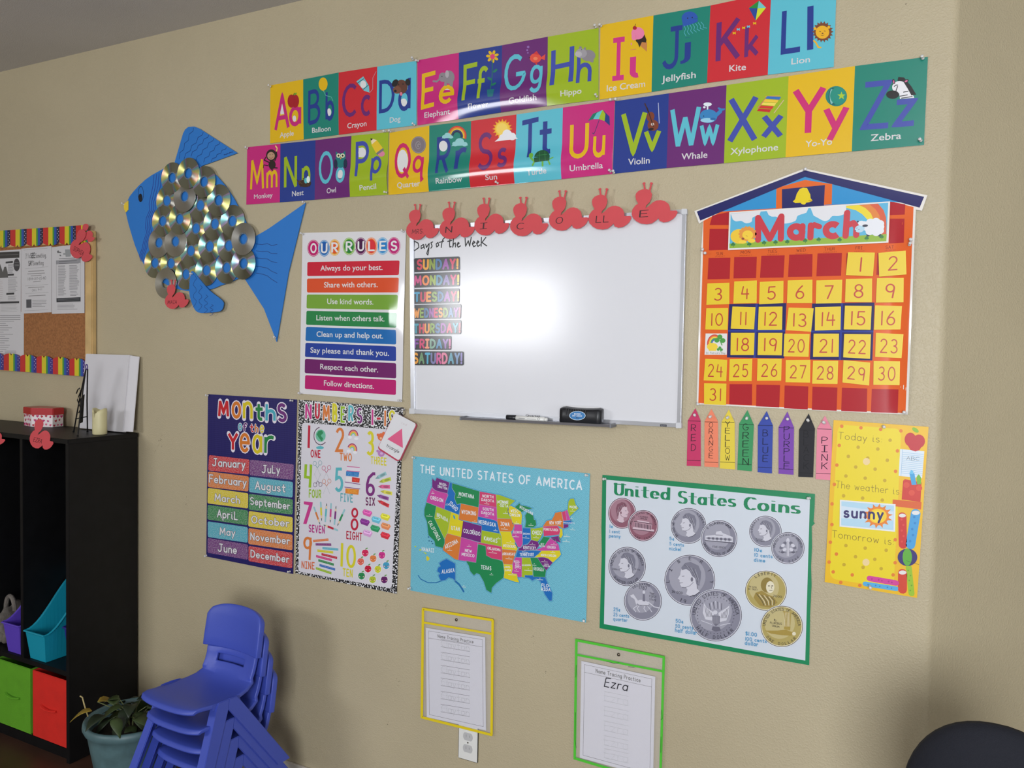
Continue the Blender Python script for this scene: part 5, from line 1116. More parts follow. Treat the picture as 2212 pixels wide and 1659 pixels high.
BL = [[(150, 325), (262, 300), (262, 388), (132, 388)], [(132, 413), (256, 413), (254, 552), (127, 556)], [(1328, 232), (1430, 250), (1426, 318), (1328, 322)], [(1328, 345), (1425, 345), (1420, 505), (1322, 510)],
      [(125, 606), (270, 604), (265, 745), (118, 748)], [(295, 600), (445, 598), (440, 740), (290, 742)], [(475, 592), (630, 588), (622, 736), (466, 738)], [(660, 584), (815, 580), (812, 730), (652, 732)], [(848, 576), (1010, 572), (1004, 724), (840, 728)],
      [(1040, 575), (1215, 570), (1210, 720), (1036, 722)], [(1245, 572), (1418, 566), (1414, 716), (1238, 718)],
      [(265, 1443), (415, 1443), (413, 1582), (262, 1578)], [(443, 1446), (600, 1449), (594, 1597), (440, 1590)], [(630, 1452), (787, 1458), (783, 1611), (626, 1603)], [(815, 1460), (980, 1466), (975, 1620), (810, 1613)], [(1010, 1466), (1178, 1472), (1175, 1628), (1005, 1621)], [(1208, 1475), (1385, 1478), (1380, 1635), (1202, 1630)]]
for q in BL:
    a = Art(*K_, y=YC); a.poly(q, RR, 2); a.build('brick_square', t, [GLOSS()], cwarp)
a = Art(*K_, y=YC)
for i, (s, x0_, y0_, x1_, y1_, u, v) in enumerate([('SUN', 175, 588, 218, 586, 'SUNDAY', 600), ('MON', 338, 578, 400, 575, 'MONDAY', 594), ('TUES', 518, 573, 578, 570, 'TUESDAY', 588), ('WED', 708, 566, 768, 562, 'WEDNESDAY', 582), ('THUR', 892, 558, 962, 554, 'THURSDAY', 572), ('FRI', 1100, 550, 1145, 548, 'FRIDAY', 566), ('SAT', 1300, 545, 1352, 542, 'SATURDAY', 560)]):
    a.text(s, (x0_, y0_), (x1_, y1_), 19, (120, 30, 26), 3, wgt=.1); a.text(u, (x0_-6, v), (x1_+14, v-4), 6, (150, 44, 30), 3, wgt=.1)
a.build('day_names', t, [GLOSS()], cwarp)
for nm, pts in (('left', [(262, 912), (642, 905), (628, 1272), (248, 1266)]), ('right', [(812, 908), (1226, 902), (1212, 1286), (798, 1280)])):
    a = Art(*K_, y=YC); a.poly(pts, NV, 3)
    c = (40, 60, 150); tl, tr_, br, bl = pts
    a.line([lerp(tl, tr_, .48), lerp(bl, br, .48)], 14, c, 4, 'flat'); a.line([lerp(tl, bl, .5), lerp(tr_, br, .5)], 12, c, 4, 'flat')
    tag(a.build('window_print', t, [GLOSS()], cwarp), 'navy window frame on the '+nm)
CARDQ = {1: [(1050, 568), (1228, 570), (1215, 727), (1036, 720)], 2: [(1252, 572), (1433, 557), (1438, 715), (1257, 730)], 3: [(117, 775), (263, 770), (262, 912), (110, 917)], 4: [(295, 762), (445, 755), (443, 905), (289, 908)],
5: [(465, 765), (622, 757), (620, 905), (460, 913)], 6: [(650, 755), (814, 750), (812, 905), (645, 905)], 7: [(840, 755), (1012, 750), (1006, 905), (836, 908)], 8: [(1035, 745), (1210, 742), (1208, 900), (1030, 898)], 9: [(1242, 740), (1420, 738), (1418, 900), (1235, 902)],
10: [(110, 940), (255, 938), (250, 1082), (103, 1080)], 11: [(283, 928), (436, 932), (426, 1080), (272, 1075)], 12: [(458, 930), (615, 928), (612, 1082), (452, 1083)], 13: [(656, 935), (822, 940), (805, 1095), (640, 1085)], 14: [(832, 932), (1003, 928), (1000, 1082), (830, 1088)],
15: [(1030, 922), (1207, 925), (1200, 1082), (1022, 1080)], 16: [(1230, 920), (1408, 925), (1398, 1080), (1222, 1082)], 17: [(105, 1107), (248, 1107), (245, 1248), (98, 1248)], 18: [(273, 1103), (430, 1103), (425, 1250), (270, 1250)], 19: [(455, 1103), (615, 1103), (610, 1252), (450, 1250)],
20: [(628, 1108), (795, 1110), (788, 1262), (622, 1258)], 21: [(822, 1108), (990, 1108), (988, 1262), (818, 1262)], 22: [(1025, 1110), (1202, 1112), (1196, 1275), (1018, 1265)], 23: [(1235, 1103), (1418, 1112), (1405, 1270), (1230, 1262)], 24: [(103, 1275), (248, 1282), (242, 1423), (92, 1418)],
25: [(265, 1278), (415, 1276), (410, 1422), (260, 1422)], 26: [(450, 1275), (610, 1275), (606, 1420), (446, 1420)], 27: [(637, 1283), (800, 1282), (798, 1433), (635, 1430)], 28: [(818, 1288), (985, 1288), (980, 1442), (812, 1440)], 29: [(1020, 1284), (1197, 1300), (1190, 1452), (1013, 1432)],
30: [(1220, 1290), (1395, 1292), (1392, 1450), (1218, 1447)], 31: [(95, 1437), (243, 1440), (240, 1582), (95, 1577)]}
NUMW = dict(zip(range(1, 32), 'one two three four five six seven eight nine ten eleven twelve thirteen fourteen fifteen sixteen seventeen eighteen nineteen twenty twenty-one twenty-two twenty-three twenty-four twenty-five twenty-six twenty-seven twenty-eight twenty-nine thirty thirty-one'.split()))
for n_, q in CARDQ.items():
    yq = .0080 if n_ % 7 not in (1, 2) else .0095
    c = P(*kp(*lerp(q[0], q[2], .5)), -yq)
    if n_ == 17:
        t = thing('picture_card', "white calendar card with a pot of gold reading St. Patrick's Day", 'calendar card', tuple(c), 'calendar cards')
        sheet('card', [kp(*p) for p in q], yq, t, (224, 222, 220), .0011)
        a = Art(*K_, y=yq)
        for i, cc in enumerate([(206, 50, 40), (234, 130, 40), (238, 210, 60), (70, 160, 90), (50, 90, 180)]): a.ring(165, 1175, 46-i*7, 58-i*8, 8, cc, 2, 16, 60, 190)
        a.ell(150, 1195, 36, 26, (236, 206, 50), 4, 18); a.poly([(118, 1190), (182, 1190), (175, 1222), (128, 1222)], (232, 200, 46), 3)
        for cx, cy, s in ((200, 1150, 1.0), (200, 1212, .55)):
            for dx, dy in ((0, -20), (-20, 2), (20, 4)): a.ell(cx+dx*s, cy+dy*s, 17*s, 16*s, (60, 150, 50), 5, 14)
            a.line([(cx, cy), (cx+14*s, cy+34*s)], 6*s, (60, 150, 50), 5)
        a.text("St. Patrick's Day", (108, 1242), (236, 1242), 12, (60, 60, 60), 4, wgt=.1); a.build('picture', t); continue
    t = thing('number_card', 'yellow calendar card reading '+NUMW[n_]+' in red', 'calendar card', tuple(c), 'calendar cards')
    sheet('card', [kp(*p) for p in q], yq, t, (232, 204, 24), .0011)
    a = Art(*K_, y=yq); a.poly([lerp(lerp(q[0], q[1], u), lerp(q[3], q[2], u), v) for u, v in ((.025, .025), (.975, .025), (.975, .975), (.025, .975))], (228, 198, 16), 1)
    s = str(n_); wtot = {1: .10, 11: .26}.get(n_, .30 if n_ < 10 else .62)
    if n_ > 9 and n_ // 10 == 1 and n_ != 11: wtot = .52
    if n_ == 21 or n_ == 31: wtot = .48
    def at(u, v): return lerp(lerp(q[0], q[1], u), lerp(q[3], q[2], u), v)
    vb = .80 if n_ not in (1, 2) else .76
    p0, p1 = at(.5-wtot/2, vb), at(.5+wtot/2, vb); hh = (q[3][1]-q[0][1])*.55
    if s == '1': a.line([at(.52, .8), at(.52, .24)], 10, (186, 48, 22), 2)
    else: a.text(s, p0, p1, hh, (186, 48, 22), 2, wgt=.10, gap=.26)
    a.build('number', t)
hq = [(1578.5, 457), (1922, 435), (1916, 524), (1574, 539)]
t = thing('month_card', 'month card reading March with a lion, a sheep and a rainbow', 'calendar card', tuple(P(1745, 532, -.009)), 'calendar cards')
sheet('card', [(1560+x/5.821, 430+y/5.821) for x, y in [(88, 165), (2112, 28), (2090, 548), (74, 642)]], .009, t, (226, 224, 220), .0012)
a = Art(*K2, y=.009)
a.poly([(108, 182), (2088, 46), (2064, 530), (92, 620)], (84, 176, 214), 1)
BD = [[(1560, 112), (1680, 140), (1760, 190), (1830, 262)], [(1720, 74), (1800, 112), (1870, 180), (1905, 262)], [(1850, 64), (1930, 130), (1975, 200), (1988, 262)], [(1960, 57), (2030, 140), (2060, 230), (2066, 330)]]
for i, c in enumerate([(232, 210, 30), (222, 128, 40), (212, 84, 44)]): a.poly(([(1560, 84)] if i == 0 else [])+BD[i+1]+([(2064, 450), (1988, 450)] if i == 2 else [])+BD[i][::-1], c, 2)
a.poly([(92, 560), (600, 530), (1100, 500), (1700, 460), (2070, 440), (2064, 530), (92, 620)], (140, 178, 44), 4)
for pts in ([(110, 185), (485, 155), (470, 200), (385, 230), (370, 285), (300, 305), (240, 275), (170, 280), (120, 240)], [(560, 148), (1085, 115), (1060, 170), (950, 210), (920, 275), (800, 308), (740, 290), (690, 225), (620, 220), (570, 185)], [(1112, 112), (1558, 82), (1560, 170), (1470, 212), (1385, 215), (1340, 262), (1280, 275), (1200, 235), (1130, 190)]):
    a.poly(pts[:2]+smooth(pts[1:]+pts[:1], 3)[3:-6], (222, 222, 226), 3)
a.build('scenery', t)
a = Art(*K2, y=.009)
RD2 = (196, 40, 56)
a.line([(452, 515), (452, 235), (600, 500), (745, 218), (738, 500)], 74, RD2, 6); a.ring(930, 415, 76, 72, 78, RD2, 6, 24); a.line([(1010, 340), (1000, 490)], 74, RD2, 6)
a.line([(1115, 330), (1110, 485)], 74, RD2, 6); a.line([(1118, 360), (1160, 325), (1222, 348)], 66, RD2, 6)
a.ring(1390, 392, 85, 76, 78, RD2, 6, 20, 45, 315); a.line([(1572, 172), (1552, 465)], 74, RD2, 6); a.line([(1580, 330), (1650, 300), (1690, 350), (1685, 455)], 72, RD2, 6)
a.build('month_name', t)
a = Art(*K2, y=.009)
a.ell(215, 470, 110, 92, (236, 196, 40), 5, 24); a.ell(320, 440, 100, 88, (226, 146, 50), 6, 24)
for i in range(14): th = i*2*math.pi/14; a.ell(320+95*math.cos(th), 440-82*math.sin(th), 20, 18, (226, 146, 50), 6, 10)
a.ell(322, 452, 68, 58, (240, 202, 50), 7, 20); a.ell(262, 498, 18, 14, (140, 60, 30), 8, 12); a.ell(255, 540, 52, 22, (242, 206, 56), 8, 16); a.ell(370, 525, 48, 26, (242, 206, 56), 8, 16); a.line([(300, 460), (320, 468)], 5, (180, 120, 30), 8)
tag(a.build('lion', t), 'sleeping yellow lion')
a = Art(*K2, y=.009)
for dx, dy, r in ((0, 0, 85), (-75, 10, 60), (75, 0, 62), (-40, -52, 58), (30, -62, 58), (85, -40, 50), (-50, 60, 55), (30, 68, 58), (85, 50, 48), (-115, -30, 46)): a.ell(1905+dx, 348+dy, r*.95, r*.85, (226, 228, 234), 8, 18)
a.ell(1730, 375, 62, 46, (180, 212, 230), 9, 18, rot=-12); a.ell(1752, 305, 44, 32, (226, 228, 234), 10, 16); a.ell(1798, 336, 36, 16, (30, 34, 60), 11, 14, rot=-5); a.ell(1708, 284, 14, 12, (30, 34, 60), 9, 10); a.ell(1675, 398, 8, 7, (40, 40, 60), 11, 8)
for x in (1835, 1975): a.ell(x, 448, 22, 24, (30, 34, 70), 7, 12)
a.line([(1685, 368), (1700, 362)], 4, (60, 70, 90), 11); a.line([(1712, 384), (1728, 380)], 4, (60, 70, 90), 11)
tag(a.build('sheep', t), 'white woolly sheep')
a = Art(*K2, y=.009)
for x, y in ((138, 575), (342, 570), (528, 552), (672, 546), (820, 540), (1045, 525), (1215, 512), (1478, 515), (1818, 495), (2005, 478)):
    for dx, dy in ((-14, 0), (12, -2), (0, -16)): a.ell(x+dx, y+dy, 15, 14, (36, 118, 50), 7, 12)
    a.line([(x, y), (x+4, y+28)], 6, (36, 118, 50), 7)
a.build('shamrocks', t)
for px, py, wh in [(1517, 541, 'at the left side of the calendar'), (1524, 547, 'just under the other pin at the left side of the calendar'), (1968, 521, 'at the upper right side of the calendar'), (1964, 530, 'below the other pin at the right side of the calendar'), (1508, 873, 'at the lower left corner of the calendar'), (1955, 892, 'at the lower right corner of the calendar'), (1738, 367, 'at the roof peak of the calendar')]: pin(px, py, wh, .005)
# ================================================================== WEATHER CHART
S_ = (1740, 900, 4.148)
def sp_(x, y): return (1740+x/4.148, 900+y/4.148)
t = thing('weather_chart', 'yellow dotted chart reading Today is, The weather is, Tomorrow is', 'poster', tuple(P(*sp_(600, 1560))))
sheet('card_sheet', [sp_(*p) for p in [(252, 30), (1103, 92), (1000, 1625), (172, 1482)]], .0035, t, (232, 184, 14))
a = Art(*S_, y=.0035)
a.poly(rrect([(290, 70), (860, 110), (790, 1540), (215, 1450)], .05, .1, 5), (230, 208, 16), 1)
for x, y in [(325, 86), (497, 100), (673, 114), (855, 128), (302, 258), (281, 434), (259, 607), (824, 307), (807, 490), (238, 782), (237, 967), (223, 1125), (212, 1303), (277, 1231), (248, 1391), (316, 1485), (419, 1418), (487, 1512), (804, 1103), (803, 1309), (785, 1418)]: a.ell(x, y, 16, 16, (222, 122, 40), 2, 14)
for x, y in [(758, 211), (472, 274), (648, 290), (384, 356), (733, 391), (450, 451), (624, 470), (362, 532), (535, 551), (710, 572), (341, 709), (512, 730), (688, 748), (362, 1155), (535, 1178), (723, 1197), (448, 1255), (621, 1278), (345, 1326), (516, 1350), (678, 1362), (558, 372)]: a.ell(x, y, 16, 16, (196, 164, 20), 2, 14)
a.build('dots', t)
a = Art(*S_, y=.0035); cT = (110, 84, 20)
a.text('Today is:', (296, 200), (682, 232), 62, cT, 3, wgt=.06, gap=.18); a.text('The weather is:', (272, 636), (856, 700), 62, cT, 3, wgt=.06, gap=.18); a.text('Tomorrow is:', (238, 1080), (788, 1150), 62, cT, 3, wgt=.06, gap=.18); a.build('lettering', t)
a = Art(*S_, y=.0035)
for x, y in ((546, 402), (542, 1305)): a.ell(x, y, 32, 32, (232, 206, 150), 4, 20)
a.build('adhesive_dot', t)
a = Art(*S_, y=.0035)
a.ell(940, 205, 52, 62, (190, 26, 38), 4, 20); a.ell(1015, 220, 56, 60, (190, 26, 38), 4, 20); a.poly([(900, 230), (1060, 240), (1020, 300), (985, 312), (940, 298)], (190, 26, 38), 4); a.ell(985, 120, 34, 18, (130, 180, 30), 5, 14, rot=35)
tag(a.build('apple_picture', t), 'red apple')
a = Art(*S_, y=.0035); a.poly([(848, 290), (1065, 310), (1045, 552), (835, 530)], (214, 226, 236), 3)
for k in range(12): f = .12+k*.07; a.line([lerp((872, 292), (855, 530), f), lerp((1062, 310), (1045, 552), f)], 3, (130, 180, 214), 4, 'flat')
a.line([(870, 292), (856, 532)], 3, (140, 180, 214), 4, 'flat'); a.text('ABC', (905, 388), (1018, 396), 34, (90, 90, 96), 5, wgt=.06); tag(a.build('note_picture', t), 'lined note reading ABC')
a = Art(*S_, y=.0035)
a.poly([(875, 575), (890, 560), (1040, 590), (1030, 765), (862, 742)], (202, 48, 36), 6); a.poly([(932, 510), (975, 505), (995, 610), (952, 612)], (60, 160, 214), 7); a.poly([(945, 475), (968, 490), (962, 515), (930, 512)], (100, 190, 230), 7); a.poly([(995, 540), (1015, 515), (1035, 545), (1035, 605), (1000, 606)], (110, 180, 40), 7)
for x, y in ((905, 612), (952, 682), (1018, 640)): a.ell(x, y, 28, 26, (216, 72, 50), 7, 14)
a.poly([(782, 742), (1040, 766), (1035, 832), (780, 800)], (214, 92, 30), 5); tag(a.build('pencil_cup_picture', t), 'red pencil cup on an orange shelf')
def book(x0_, y0_, x1_, y1_, w_, c, c2, cap=True):
    a = Art(*S_, y=.0035); a.line([(x0_, y0_), (x1_, y1_)], w_, c, 4); dx, dy = x1_-x0_, y1_-y0_
    for k in range(5):
        f = .12+k*.19; a.ell(x0_+dx*f+(8 if k % 2 else -8), y0_+dy*f, w_*.15, w_*.15, c2, 5, 10)
    if cap: a.ell(x0_, y0_-4, w_*.48, w_*.26, (224, 222, 220), 6, 14)
    tag(a.build('book_picture', t), 'printed dotted book')
book(868, 890, 872, 1150, 66, (200, 38, 40), (216, 66, 60)); book(988, 865, 940, 1150, 76, (66, 156, 214), (44, 130, 196)); book(870, 1400, 868, 1550, 72, (206, 62, 38), (206, 62, 38)); book(925, 1350, 950, 1585, 48, (150, 190, 40), (110, 160, 40), False)
book(810, 1490, 575, 1450, 50, (206, 60, 150), (170, 40, 130), False); book(812, 1542, 535, 1498, 42, (80, 170, 220), (50, 120, 190), False)
a = Art(*S_, y=.0035); a.ell(914, 1260, 88, 78, (46, 34, 110), 7, 28); a.ell(912, 1258, 42, 78, (90, 170, 50), 8, 22); a.line([(905, 1290), (1015, 1325)], 3, (60, 60, 60), 9); tag(a.build('ball_picture', t), 'printed purple and green ball')
t = thing('weather_card', 'weather card reading sunny with an orange sun', 'card', tuple(P(*sp_(550, 1000), -.0055)))
sheet('card', [sp_(*p) for p in [(308, 745), (807, 785), (803, 1032), (305, 985)]], .0055, t, (226, 228, 230), .001)
a = Art(*S_, y=.0055); a.poly([(322, 758), (793, 797), (789, 1017), (320, 974)], (176, 212, 232), 1); a.poly([(322, 800), (540, 830), (789, 850), (789, 930), (600, 925), (320, 910)], (206, 222, 236), 2)
for i in range(14):
    th = i*2*math.pi/14+.1; a.poly([(648+82*math.cos(th-.24), 890-70*math.sin(th-.24)), (648+138*math.cos(th), 890-112*math.sin(th)), (648+82*math.cos(th+.24), 890-70*math.sin(th+.24))], (226, 124, 36), 3)
a.ell(648, 890, 100, 84, (228, 130, 36), 3, 26); a.ell(648, 890, 80, 66, (240, 200, 40), 4, 26); a.ell(640, 895, 56, 50, (244, 216, 60), 5, 22); a.build('sun_picture', t)
a = Art(*S_, y=.0055); a.text('sunny', (348, 898), (690, 918), 88, (42, 34, 100), 6, wgt=.2, gap=.16); a.build('lettering', t)
pin(1908, 920.5, 'at the top edge of the yellow chart', .004); pin(1879, 1266, 'at the bottom edge of the yellow chart', .004)
# ================================================================== PAPER CRAYONS
Cr = (1460, 870, 3.77)
def rp(x, y): return (1460+x/3.77, 870+y/3.77)
CRY = [('RED', (196, 52, 100), [(159, 45), (202, 145), (203, 518), (88, 513), (97, 145)], 148, 468, (230, 392), (125, 160), (40, 20, 40)),
('ORANGE', (236, 134, 102), [(289, 50), (343, 152), (346, 526), (232, 520), (233, 152)], 155, 482, (200, 448), (270, 300), (60, 30, 30)),
('YELLOW', (226, 204, 70), [(432, 55), (478, 158), (482, 543), (357, 535), (372, 155)], 158, 482, (195, 468), (402, 438), (50, 46, 30)),
('GREEN', (60, 148, 94), [(583, 60), (635, 180), (618, 558), (500, 548), (515, 170)], 176, 500, (222, 505), (545, 590), (16, 40, 30)),
('BLUE', (56, 76, 166), [(740, 68), (790, 185), (782, 576), (666, 566), (668, 185)], 184, 524, (272, 478), (708, 748), (16, 22, 60)),
('PURPLE', (124, 72, 172), [(908, 72), (962, 202), (958, 587), (836, 578), (836, 200)], 202, 538, (240, 540), (880, 922), (30, 16, 60)),
('BLACK', (36, 36, 42), [(1082, 88), (1133, 210), (1118, 608), (997, 603), (1003, 220)], 222, 570, (280, 540), (1040, 1080), (20, 20, 26)),
('PINK', (228, 138, 160), [(1215, 105), (1270, 215), (1270, 632), (1138, 622), (1150, 210)], 213, 575, (330, 540), (1188, 1232), (60, 24, 50))]
for nm, c, pts, ya, yb, (t0, t1), (xa, xb), ink in CRY:
    p = P(*rp((pts[2][0]+pts[3][0])/2, pts[2][1]))
    t = thing('paper_crayon', '%s construction paper crayon with %s written down it' % (nm.lower(), nm if nm != 'BLACK' else 'its colour name'), 'paper crayon', tuple(p), 'paper crayons in a row')
    s = sheet('crayon_cutout', [rp(*q) for q in pts], .0028, t, c, .0007, mt=PAPER())
    a = Art(*Cr, y=.0028)
    L_, Rr = pts[4], pts[1]
    a.line([(L_[0]+2, ya), (Rr[0]-2, ya+3)], 4, ink, 1, 'flat'); a.line([(pts[3][0]+3, yb), (pts[2][0]-2, yb+5)], 4, ink, 1, 'flat')
    n = len(nm); st = (t1-t0)/max(1, n-1)
    for i, ch in enumerate(nm):
        yb_ = t0+st*i; h = min(52, st*.8); a.text(ch, (xa, yb_+R_.uniform(-2, 2)), (xb, yb_+R_.uniform(-3, 3)), h, ink, 1, wgt=.09)
    a.build('lettering', t, [PAPER()])
    pin(1460+(pts[0][0]-3)/3.77, 870+(pts[0][1]+60)/3.77, 'in the tip of the %s paper crayon' % nm.lower(), .003)
# ================================================================== WHITEBOARD
AL = mat('aluminium_trim', (198, 200, 206), .32, metal=.85)
BRD = mat('whiteboard_enamel', (222, 223, 228), .17, coat=.0, bump=.02, bscale=60)
YB = .016
bq = [(884, 489), (1483, 451.5), (1471, 924), (886.5, 893)]
pc = P(1180, 908, -YB)
wbt = thing('whiteboard', 'large whiteboard with aluminium frame and handwriting reading Days of the Week', 'whiteboard', tuple(pc))
def wq(px, py, d): v = P(px, py, -YB); return Vector((v.x, -d, v.z))
def quadprism(q, d0, d1, mt, bev=0):
    pts = [wq(x, y, d0) for x, y in q]
    return prism(pts, (0, -(d1-d0), 0), mt, bev)
def inner(q, px):
    cx, cy = sum(p[0] for p in q)/4, sum(p[1] for p in q)/4; out = []
    for p in q: out.append((p[0]+(px if p[0] < cx else -px), p[1]+(px if p[1] < cy else -px)))
    return out
iq = inner(bq, 9)
mk('writing_surface', quadprism(inner(bq, 3), .003, .010, BRD), wbt)
for i in range(4):
    j = (i+1) % 4
    mk('frame_rail', quadprism([bq[i], bq[j], iq[j], iq[i]], .002, YB, AL, .0015), wbt)
for i, (px, py) in enumerate([(1478, 457), (1466, 919), (890, 888)]):
    q = [(px-7, py-7), (px+7, py-7), (px+7, py+7), (px-7, py+7)]
    mk('corner_cap', quadprism(inner(q, 1), .003, YB+.0015, mat('corner_grey', (206, 208, 212), .4), .001), wbt)
a = Art(1460-40, 900, 1, YB); a.poly([(1426-1420, 916.5-900), (1440-1420, 917.3-900), (1440-1420, 922-900), (1426-1420, 921-900)], (26, 30, 44), 2); a.text('Quartet', (1427.5-1420, 920.0-900), (1438.5-1420, 920.7-900), 2.2, (200, 200, 210), 3, wgt=.1); a.build('maker_label', wbt)
tray = [(1003, 901), (1322, 917)]
pa, pb = P(1003, 903, -.03), P(1325, 919, -.03)
ES = .0
def trayprof(x, z): return [(x, -.012, z+.004), (x, -.012, z-.001), (x, -.052, z-.004), (x, -.055, z+.004), (x, -.053, z+.004), (x, -.050, z-.001)]
bm = bmesh.new(); A1 = [bm.verts.new(v) for v in trayprof(pa.x, pa.z)]; B1 = [bm.verts.new(v) for v in trayprof(pb.x, pb.z)]
for i in range(6): bm.faces.new((A1[i], A1[(i+1) % 6], B1[(i+1) % 6], B1[i]))
bm.faces.new(A1); bm.faces.new(B1[::-1])
mk('pen_tray', bm2(bm, AL), wbt)
for p in (pa, pb): mk('tray_end', boxm(p.x-.002, p.x+.002, -.056, -.010, p.z-.005, p.z+.006, mat('grey_end_cap', (120, 122, 128), .5)), wbt)
X6 = (860, 390, 3.456)
a = Art(*X6, y=.0101)
INKB = (16, 16, 20)
for pts in ([(122, 452), (118, 528)], [(118, 450), (150, 468), (155, 500), (120, 525)], [(188, 478), (172, 488), (172, 508), (190, 498), (192, 480), (196, 508)], [(206, 476), (212, 500), (226, 476)], [(232, 470), (228, 530), (222, 556), (214, 545), (226, 505)], [(258, 458), (245, 465), (254, 490), (245, 505)],
            [(298, 462), (284, 474), (288, 496), (304, 484), (298, 464)], [(352, 422), (334, 440), (326, 470), (322, 500)], [(308, 462), (340, 452)], [(388, 430), (384, 470), (386, 496), (396, 494)], [(370, 455), (402, 446)], [(414, 430), (408, 498), (416, 470), (428, 466), (428, 496)], [(440, 482), (456, 468), (448, 462), (440, 480), (448, 498), (466, 488)],
            [(500, 430), (504, 490), (524, 450), (534, 490), (546, 425)], [(556, 474), (574, 462), (564, 452), (554, 472), (564, 494), (580, 486)], [(588, 472), (604, 458), (594, 450), (586, 470), (596, 492), (612, 480)], [(622, 425), (620, 490)], [(655, 425), (626, 462), (662, 488)]):
    a.line(pts, 8.5, INKB, 1)
a.build('handwriting', wbt)
DM = (880, 540, 6.383)
DAYS = [('Sunday', [(95, 115), (720, 88), (722, 280), (92, 308)], 'SUNDAY!', (140, 262, 690, 252, 118), [(206, 60, 84), (232, 160, 40), (132, 150, 40), (60, 110, 160), (150, 70, 160), (210, 50, 90), (236, 170, 50)]),
('Monday', [(90, 325), (722, 300), (718, 500), (86, 522)], 'MONDAY!', (105, 478, 700, 468, 112), [(200, 70, 130), (236, 130, 60), (150, 170, 60), (80, 140, 170), (130, 110, 170), (206, 50, 110), (226, 196, 60)]),
('Tuesday', [(88, 542), (716, 528), (712, 730), (85, 745)], 'TUESDAY!', (105, 705, 700, 695, 112), [(60, 150, 190), (206, 60, 84), (236, 150, 60), (130, 160, 60), (60, 110, 160), (150, 70, 160), (210, 50, 90), (226, 196, 60)]),
('Wednesday', [(82, 758), (740, 745), (735, 945), (80, 955)], 'WEDNESDAY!', (100, 925, 720, 915, 108), [(236, 150, 60), (130, 160, 60), (60, 110, 160), (150, 70, 160), (210, 50, 90)]),
('Thursday', [(78, 970), (740, 965), (738, 1160), (76, 1165)], 'THURSDAY!', (95, 1140, 720, 1130, 110), [(60, 150, 170), (206, 60, 84), (236, 150, 60), (130, 160, 60), (60, 110, 160), (150, 70, 160), (210, 50, 90)]),
('Friday', [(76, 1185), (605, 1184), (604, 1378), (72, 1376)], 'FRIDAY!', (105, 1345, 585, 1348, 108), [(130, 70, 160), (206, 60, 110), (236, 150, 120), (130, 170, 150), (80, 140, 180), (150, 110, 180), (210, 120, 170)]),
('Saturday', [(74, 1396), (777, 1400), (777, 1592), (68, 1588)], 'SATURDAY!', (90, 1555, 745, 1560, 125), [(234, 160, 60), (110, 150, 110), (80, 170, 200), (120, 120, 170), (206, 90, 150), (226, 130, 160), (100, 160, 180), (120, 150, 190), (150, 140, 200)])]
for nm, q, tx, b, cl in DAYS:
    c = P(880+(q[0][0]+q[1][0])/2/6.383, 540+q[2][1]/6.383, -.012)
    t = thing('day_magnet', 'glossy black magnetic strip with coloured letters reading '+tx, 'magnet', tuple(c), 'weekday magnets on the whiteboard')
    a = Art(*DM, y=.0125)
    qq = rrect(q, .12, .03)
    pts = [P(880+x/6.383, 540+y/6.383, -.0125) for x, y in qq]; pts = [Vector((v.x, -.0105, v.z)) for v in pts]
    me = prism(pts, (0, -.002, 0)); at_ = me.color_attributes.new('Col', 'FLOAT_COLOR', 'CORNER'); at_.data.foreach_set('color', (list(lin((34, 36, 44)))+[1.0])*len(me.loops)); gm = printmat('magnet_gloss', .24, 1.0); gm.node_tree.nodes['Principled BSDF'].inputs['Coat Roughness'].default_value = .14
    me.materials.append(gm); mk('magnet_strip', me, t)
    a.text(tx, b[:2], b[2:4], b[4], (255, 255, 255), 2, wgt=.26, gap=.04, colors=cl, outline=None); a.build('lettering', t, [gm])
# marker and eraser on the tray
E7 = (980, 840, 4.254)
BLK = mat('black_plastic', (24, 25, 30), .38)
mz = pa.z; mrk = [P(980+x/4.254, 840+y/4.254, -.032) for x, y in ((487, 253), (575, 258), (835, 272), (862, 276))]
ax = Vector((1, 0, 0))
t = thing('marker', 'white dry erase marker with black cap lying on the tray', 'marker', (mrk[1].x, -.032, mrk[1].z-.007))
def cyl(x0_, x1_, r, zc, mt, n=16, y=-.032, bev=.001):
    bm = bmesh.new(); pr = [(x0_, r*.8), (x0_+bev, r), (x1_-bev, r), (x1_, r*.8)]; rg = []
    for x, rr in pr: rg.append([bm.verts.new((x, y+rr*math.cos(2*math.pi*k/n), zc+rr*math.sin(2*math.pi*k/n))) for k in range(n)])
    for i in range(3):
        for k in range(n): bm.faces.new((rg[i][k], rg[i][(k+1) % n], rg[i+1][(k+1) % n], rg[i+1][k]))
    bm.faces.new(rg[0]); bm.faces.new(rg[-1][::-1]); me = bm2(bm, mt); me.shade_smooth(); return me
zt_ = P(1170, 910.5, -.032).z+.0065
mk('cap', cyl(mrk[0].x, mrk[1].x, .0078, zt_, BLK), t); mk('barrel', cyl(mrk[1].x, mrk[2].x, .0074, zt_, WHITE), t); mk('end_plug', cyl(mrk[2].x, mrk[3].x, .0055, zt_, WHITE), t)
a = Art(*E7, y=.0397); a.text('Quartet', (660, 250), (795, 258), 16, INKB, 2, 'b', .02); a.line([(598, 268), (655, 272)], 2.5, (90, 90, 100), 2); a.line([(595, 274), (650, 278)], 2.5, (120, 120, 130), 2); a.line([(675, 274), (755, 281)], 2.5, (90, 90, 100), 2); a.ring(780, 276, 10, 10, 2.5, (80, 80, 90), 2, 14)
a.build('barrel_print', t)
e0, e1 = P(980+972/4.254, 840+225/4.254, -.05), P(980+1345/4.254, 840+240/4.254, -.05)
zb = zt_-.006
